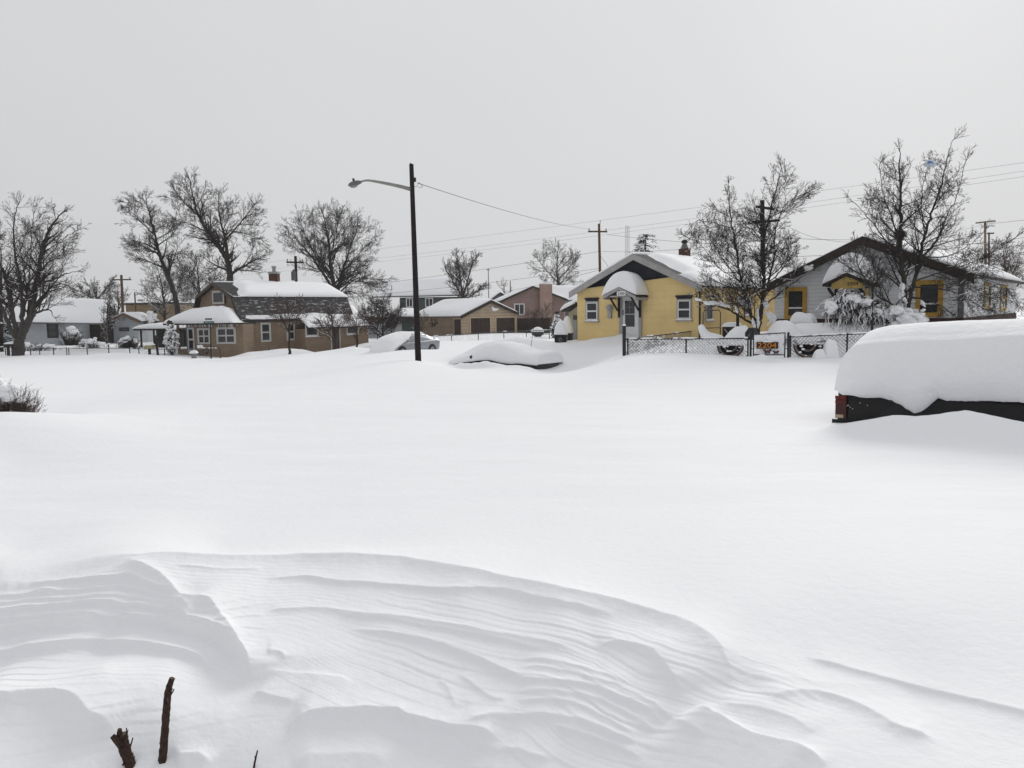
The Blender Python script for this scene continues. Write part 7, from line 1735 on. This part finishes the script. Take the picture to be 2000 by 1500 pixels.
grow_tree('small_tree', 'tall thin shrub standing before the gable of the small white outbuilding', 'shrub', 62, [[(212, 685), (212, 650), (211, 610), (210, 592)], [(212, 660), (204, 630), (202, 608)], [(212, 655), (222, 625), (224, 602)]], [(210, 615, 12, 28), (220, 620, 9, 26), (203, 640, 10, 24)], n_pts=420, base_r=.06, seed=48, tip_r=.013, twig=.9, up=.6, snowy=.15)

# ---- conifers
def conifer(label, d, cx, top, bot, wpx, seed, snowf, col, pw=.75):
    b, t = P(cx, bot, d), P(cx, top, d); root = thing('conifer', label, 'tree', (b.x, b.y, min(b.z, gz(b.x, b.y)))); rnd = random.Random(seed); H = t.z - b.z; Wd = wpx / F * d
    mb = MB(); mb.tube([b - UP * .5, t], [.16, .03], 7); mb.build('trunk', BARK, root)
    nd, sn = MB(), MB()
    lv = int(H / .28)
    for i in range(lv):
        z = (i + .5) / lv; r = Wd * (1 - z) ** pw * (.8 if z < .1 else 1)
        for k in range(9):
            a = rnd.uniform(0, 6.28); rr = r * rnd.uniform(.65, 1.15); u = Vector((math.cos(a), math.sin(a), -.12 - .2 * rnd.random())); s0 = b + UP * H * (z + rnd.uniform(-.02, .02))
            e = s0 + u * rr
            for j in range(int(6 + rr * 9)):
                q = s0 + (e - s0) * (j + 1) / (6 + rr * 9) + Vector((rnd.gauss(0, .05), rnd.gauss(0, .05), rnd.gauss(0, .04)))
                v = (u + Vector((rnd.gauss(0, .7), rnd.gauss(0, .7), rnd.gauss(.05, .35)))).normalized() * rnd.uniform(.12, .28); w = v.cross(UP).normalized() * .035
                nd.add([q - w, q + w, q + v], [(0, 1, 2)])
                nd.add([q - UP * .03, q + UP * .03, q + v], [(0, 1, 2)])
            if rnd.random() < snowf:
                for _ in range(3):
                    q = s0 + (e - s0) * rnd.uniform(.4, 1) + UP * .06; s_ = rnd.uniform(.06, .16); sn.ball(q, u * s_ * 1.6, u.cross(UP).normalized() * s_, UP * s_ * .6, 7, 5, .25, rnd)
    nd.build('crown', mat('needles_' + label[:6].strip(), col, rough=.9, var=.4, vscale=3), root)
    if sn.v: sn.build('clinging_snow', SNOW, root, True)
    return root
conifer('dark snow-flecked conifer top showing above the yellow house roof', 62, 1261, 458, 640, 42, 3, .30, (.028, .036, .032), .26)
conifer('dark conifer at the left edge behind the big multi-stemmed tree', 60, 2, 480, 700, 36, 4, .08, (.016, .021, .018))
def snow_bush(label, d, cx, base, top, wpx, n, seed, col, wt=.55):
    """evergreen bush whose sprays are plastered with snow"""
    b = P(cx, base, d); root = thing('evergreen_shrub', label, 'shrub', (b.x, b.y, gz(b.x, b.y))); rnd = random.Random(seed); k = d / F; H = (base - top) * k; nd, sn = MB(), MB()
    for i in range(n):
        z = rnd.random() ** .8; r = wpx * k * (.75 + .35 * math.sin(z * 5 + seed)) * (1 - .75 * z ** 2.2) * rnd.uniform(.55, 1.1); a = rnd.uniform(0, 6.283); c = b + Vector((math.cos(a) * r, math.sin(a) * r, z * H))
        u = Vector((math.cos(a), math.sin(a), rnd.uniform(-1.1, .2))).normalized(); l = rnd.uniform(.10, .26)
        for _ in range(5):
            v = (u + Vector((rnd.gauss(0, .5), rnd.gauss(0, .5), rnd.gauss(0, .4)))).normalized() * l; w = v.cross(UP).normalized() * .035; nd.add([c - w, c + w, c + v], [(0, 1, 2)])
        nd.ball(c - u * l * .7, u * l * .6, u.cross(UP).normalized() * l * .6, UP * l * .5, 6, 4, .3, rnd)
        if rnd.random() < wt: s_ = rnd.uniform(.035, .10); sn.ball(c + UP * .03 + u * l * .2, u * s_ * rnd.uniform(1.2, 2.2), u.cross(UP).normalized() * s_, UP * s_ * .75, 8, 6, .2, rnd)
    nd.build('crown', mat('sprays_%d' % seed, col, rough=.9, var=.4, vscale=3), root); sn.build('clinging_snow', SNOW, root, True)
snow_bush('narrow evergreen shrub plastered white with snow at the corner of the porch', 53.5, 336, 692, 632, 13, 420, 5, (.05, .055, .05), .85)
snow_bush('snow-laden evergreen bush between the board fence and the yellow house', 70, 1088, 668, 612, 13, 300, 6, (.018, .020, .019), .75)

# ---- low shrubs
def twig_shrub(label, d, cx, base, top, wpx, n, seed, snow=(), col=TWIG_BROWN, r=.006, domes=0):
    b = P(cx, base, d); root = thing('shrub', label, 'shrub', (b.x, b.y, gz(b.x, b.y))); rnd = random.Random(seed); k = d / F; H = (base - top) * k; mb, sn = MB(), MB()
    for i in range(n):
        x = rnd.gauss(0, .5) * wpx * k; y = rnd.gauss(0, .4) * wpx * k; s0 = Vector((b.x + x, b.y + y, b.z - .1)); l = H * rnd.uniform(.4, 1.05) * max(.25, 1 - (abs(x) / (wpx * k)) ** 2 * .6)
        v = Vector((x * .9 / (wpx * k) + rnd.gauss(0, .25), rnd.gauss(0, .3), 1)).normalized(); p1 = s0 + v * l * .5; v2 = (v + Vector((rnd.gauss(0, .25), rnd.gauss(0, .25), rnd.gauss(0, .15)))).normalized(); p2 = p1 + v2 * l * .5
        mb.tube([s0, p1, p2], [r, r * .8, r * .45], 3, False)
        for _ in range(4):
            t = rnd.uniform(.2, .95); q = s0 + (p1 - s0) * t * 2 if t < .5 else p1 + (p2 - p1) * (t - .5) * 2; w = (v + Vector((rnd.gauss(0, .6), rnd.gauss(0, .6), rnd.gauss(0, .3)))).normalized() * l * rnd.uniform(.1, .3); mb.tube([q, q + w], [r * .7, r * .35], 3, False)
    mb.build('branches', col, root)
    for (x, y, rx, ry, m) in snow:
        for _ in range(m):
            c_ = P(x + rnd.gauss(0, rx * .5), y + rnd.gauss(0, ry * .5), d + rnd.gauss(-.05, .5) * rx * k); s_ = min(rx, ry) * k * rnd.uniform(.3, .75); sn.ball(c_, (s_ * 1.4, 0, 0), (0, s_ * 1.2, 0), (0, 0, s_ * .8), 10, 7, .12, rnd)
    if sn.v: sn.build('clinging_snow', SNOW, root, True)
    return root
twig_shrub('brown twiggy hedge shrub half filled with snow at the left edge of the field', 13.4, 34, 804, 742, 34, 260, 1, [(8, 768, 18, 12, 36), (-10, 757, 18, 14, 24), (38, 780, 14, 7, 18), (60, 788, 8, 4, 8)], r=.0042)
twig_shrub('brown shrub spilling in from the left edge beside the larger hedge shrub', 13.8, -22, 806, 728, 40, 300, 2, [(-20, 760, 20, 18, 24)], r=.0045)
twig_shrub('oval snow-dusted shrub before the dark porch of the low white house', 62, 138, 672, 636, 13, 160, 3, [(141, 650, 8, 9, 40), (133, 658, 6, 8, 16)], col=TWIG, r=.016)
twig_shrub('row of low shrubs under snow at the foot of the low white house', 60, 75, 682, 668, 34, 160, 4, [(62, 676, 16, 5, 30), (95, 677, 16, 5, 30), (50, 672, 8, 5, 10)], col=TWIG, r=.014)
twig_shrub('snow-topped tangle of shrubs in the garden left of the carport', 60, 178, 678, 662, 30, 140, 5, [(175, 668, 18, 6, 34), (195, 672, 14, 5, 20)], col=TWIG, r=.014)
twig_shrub('dark snow-flecked shrub at the left post of the carport', 64, 252, 678, 655, 18, 200, 6, [(245, 662, 10, 6, 18), (262, 668, 10, 5, 14)], col=TWIG, r=.016)
twig_shrub('pale snow-covered bush peeping over the carport roof', 80, 293, 640, 612, 8, 90, 7, [(294, 622, 7, 9, 34)], col=TWIG, r=.02)
twig_shrub('little snowy twigs beside the porch step of the gambrel house', 51.5, 398, 690, 668, 8, 30, 8, [(392, 676, 5, 4, 8)], col=TWIG, r=.012)
# far belt of trees closing the horizon
def far_wood():
    rnd = random.Random(77); mb = MB()
    for i in range(520):
        a = rnd.uniform(-.72, .72); dd = rnd.uniform(250, 420); x, y = dd * math.tan(a), dd; h = rnd.uniform(4, 9); z0 = -3.2
        for _ in range(16):
            v = Vector((rnd.gauss(0, .45), rnd.gauss(0, .45), 1)).normalized(); s0 = Vector((x + rnd.gauss(0, .6), y + rnd.gauss(0, .6), z0 + h * rnd.uniform(.0, .4))); mb.tube([s0, s0 + v * h * rnd.uniform(.25, .6)], [.11, .03], 3, False)
    tag(mb.build('far_trees', BARK_GREY), 'distant belt of bare trees along the horizon', 'trees', kind='stuff')
far_wood()

# ================================================================ cut stems in the near drift
def stub(label, gp_, pts, rad, seed, twigs=(), cuts=()):
    rnd = random.Random(seed); d0 = to_ground(*gp_)[1] + .01 - pts[0][2]; pts = [(x, y, z + d0) for x, y, z in pts]; twigs = [([(x, y, z + d0) for x, y, z in tw], r) for tw, r in twigs]
    q = crs([(x, y, d_, r * .70) for (x, y, d_), r in zip(pts, rad)], 7); c = [P(a, b, d_) for a, b, d_, r in q]; N = 18; vs, fs = [], []
    root = thing('cut_stem', label, 'branch stub', c[0])
    for i, p_ in enumerate(c):
        t = (c[min(i + 1, len(c) - 1)] - c[max(i - 1, 0)]).normalized(); x = t.cross(Vector((0, 1, 0))).normalized(); y = t.cross(x)
        for k in range(N):
            a = 2 * math.pi * k / N; r = q[i][3] * (1 + .13 * float(wob(k * 1.9 + seed, i * .55, 3)) + rnd.uniform(-.10, .12)); vs.append(p_ + (x * math.cos(a) + y * math.sin(a)) * r)
    for i in range(len(c) - 1):
        for k in range(N): fs.append((i * N + k, i * N + (k + 1) % N, (i + 1) * N + (k + 1) % N, (i + 1) * N + k))
    mb = MB(); mb.add(vs, fs + [tuple(range((len(c) - 1) * N, len(c) * N))]); mb.build('stem', STEM, root)
    mb = MB(); t = (c[-1] - c[-3]).normalized(); mb.lathe(c[-1] - t * .001, t, [(0, q[-1][3] * .8), (.004, q[-1][3] * .75)], 12); mb.build('cut_face', mat('cut_wood', (.11, .085, .065), var=.3, vscale=60), root)
    for tw, r in twigs: mb = MB(); mb.tube([P(*x) for x in tw], [r * (1 - .5 * k / len(tw)) for k in range(len(tw))], 6); mb.build('twig', STEM, root)
    # flakes of loose bark
    mb = MB()
    for _ in range(46):
        i = rnd.randrange(2, len(c) - 2); a = rnd.uniform(0, 6.28); t = (c[i + 1] - c[i]).normalized(); x = t.cross(Vector((0, 1, 0))).normalized(); y = t.cross(x); n_ = x * math.cos(a) + y * math.sin(a); p_ = c[i] + n_ * q[i][3] * .98; w = n_.cross(t) * rnd.uniform(.002, .005); l = rnd.uniform(.008, .025)
        mb.add([p_ - w, p_ + w, p_ + t * l + n_ * rnd.uniform(.002, .008), p_ + t * l * .5 + n_ * .001 - w], [(0, 1, 2), (0, 2, 3)])
    mb.build('loose_bark', STEM, root)
STEM = mat('stem_bark', (.030, .017, .013), rough=.95, col2=(.062, .036, .028), vscale=55, bump=.004, bscale=120)
stub('tall upright cut stem of dark bark poking from the near drift', (315, 1490), [(314, 1512, 3.410), (317, 1488, 3.410), (320, 1455, 3.410), (323, 1415, 3.410), (326, 1375, 3.410), (329, 1347, 3.405), (336, 1325, 3.400)], [.029, .0265, .025, .024, .0235, .0205, .0165], 1, [([(330, 1362, 3.370), (337, 1352, 3.360), (340, 1346, 3.360)], .004), ([(325, 1350, 3.370), (327, 1362, 3.365), (328, 1372, 3.2)], .003)])
stub('stout forked cut stem with broken prongs, lower left of the tall one', (258, 1499), [(266, 1530, 3.340), (258, 1502, 3.340), (248, 1475, 3.340), (240, 1450, 3.340), (238, 1434, 3.340)], [.036, .035, .034, .036, .034], 2, [([(238, 1442, 3.335), (233, 1430, 3.330), (234, 1424, 3.330)], .015), ([(236, 1455, 3.320), (225, 1443, 3.310), (219, 1437, 3.310)], .017), ([(246, 1440, 3.330), (247.5, 1428, 3.330), (247, 1422, 3.330)], .004), ([(253, 1463, 3.320), (257, 1450, 3.310), (259.5, 1441, 3.310)], .0045), ([(243, 1490, 3.320), (239, 1495, 3.310)], .006)])
mb = MB(); d_ = to_ground(496, 1499)[1]; pts = [P(494, 1515, d_), P(497, 1492, d_), P(500, 1478, d_), P(503, 1466, d_)]; mb.tube(pts, [.006, .0055, .0045, .0035], 6); mb.tube([P(499, 1482, d_), P(497.5, 1477, d_)], .0025, 4); tag(mb.build('twig', STEM), 'single thin twig sticking out of the snow right of the cut stems', 'twig')
# ================================================================ thin snowy air
def haze():
    mb = MB(); mb.box((-330, -60, -4.6), (660, 0, 0), (0, 560, 0), (0, 0, 34)); o = mb.build('haze', [], None)
    m = bpy.data.materials.new('haze'); m.use_nodes = True; nt = m.node_tree; nt.nodes.clear()
    out = nt.nodes.new('ShaderNodeOutputMaterial'); v = nt.nodes.new('ShaderNodeVolumePrincipled')
    v.inputs['Color'].default_value = (.97, .97, .98, 1); v.inputs['Density'].default_value = HAZE; v.inputs['Anisotropy'].default_value = 0.2
    nt.links.new(v.outputs[0], out.inputs['Volume']); o.data.materials.append(m); o['kind'] = 'stuff'
    o['label'] = 'thin snowy haze filling the street'
HAZE = 0.00045
haze()
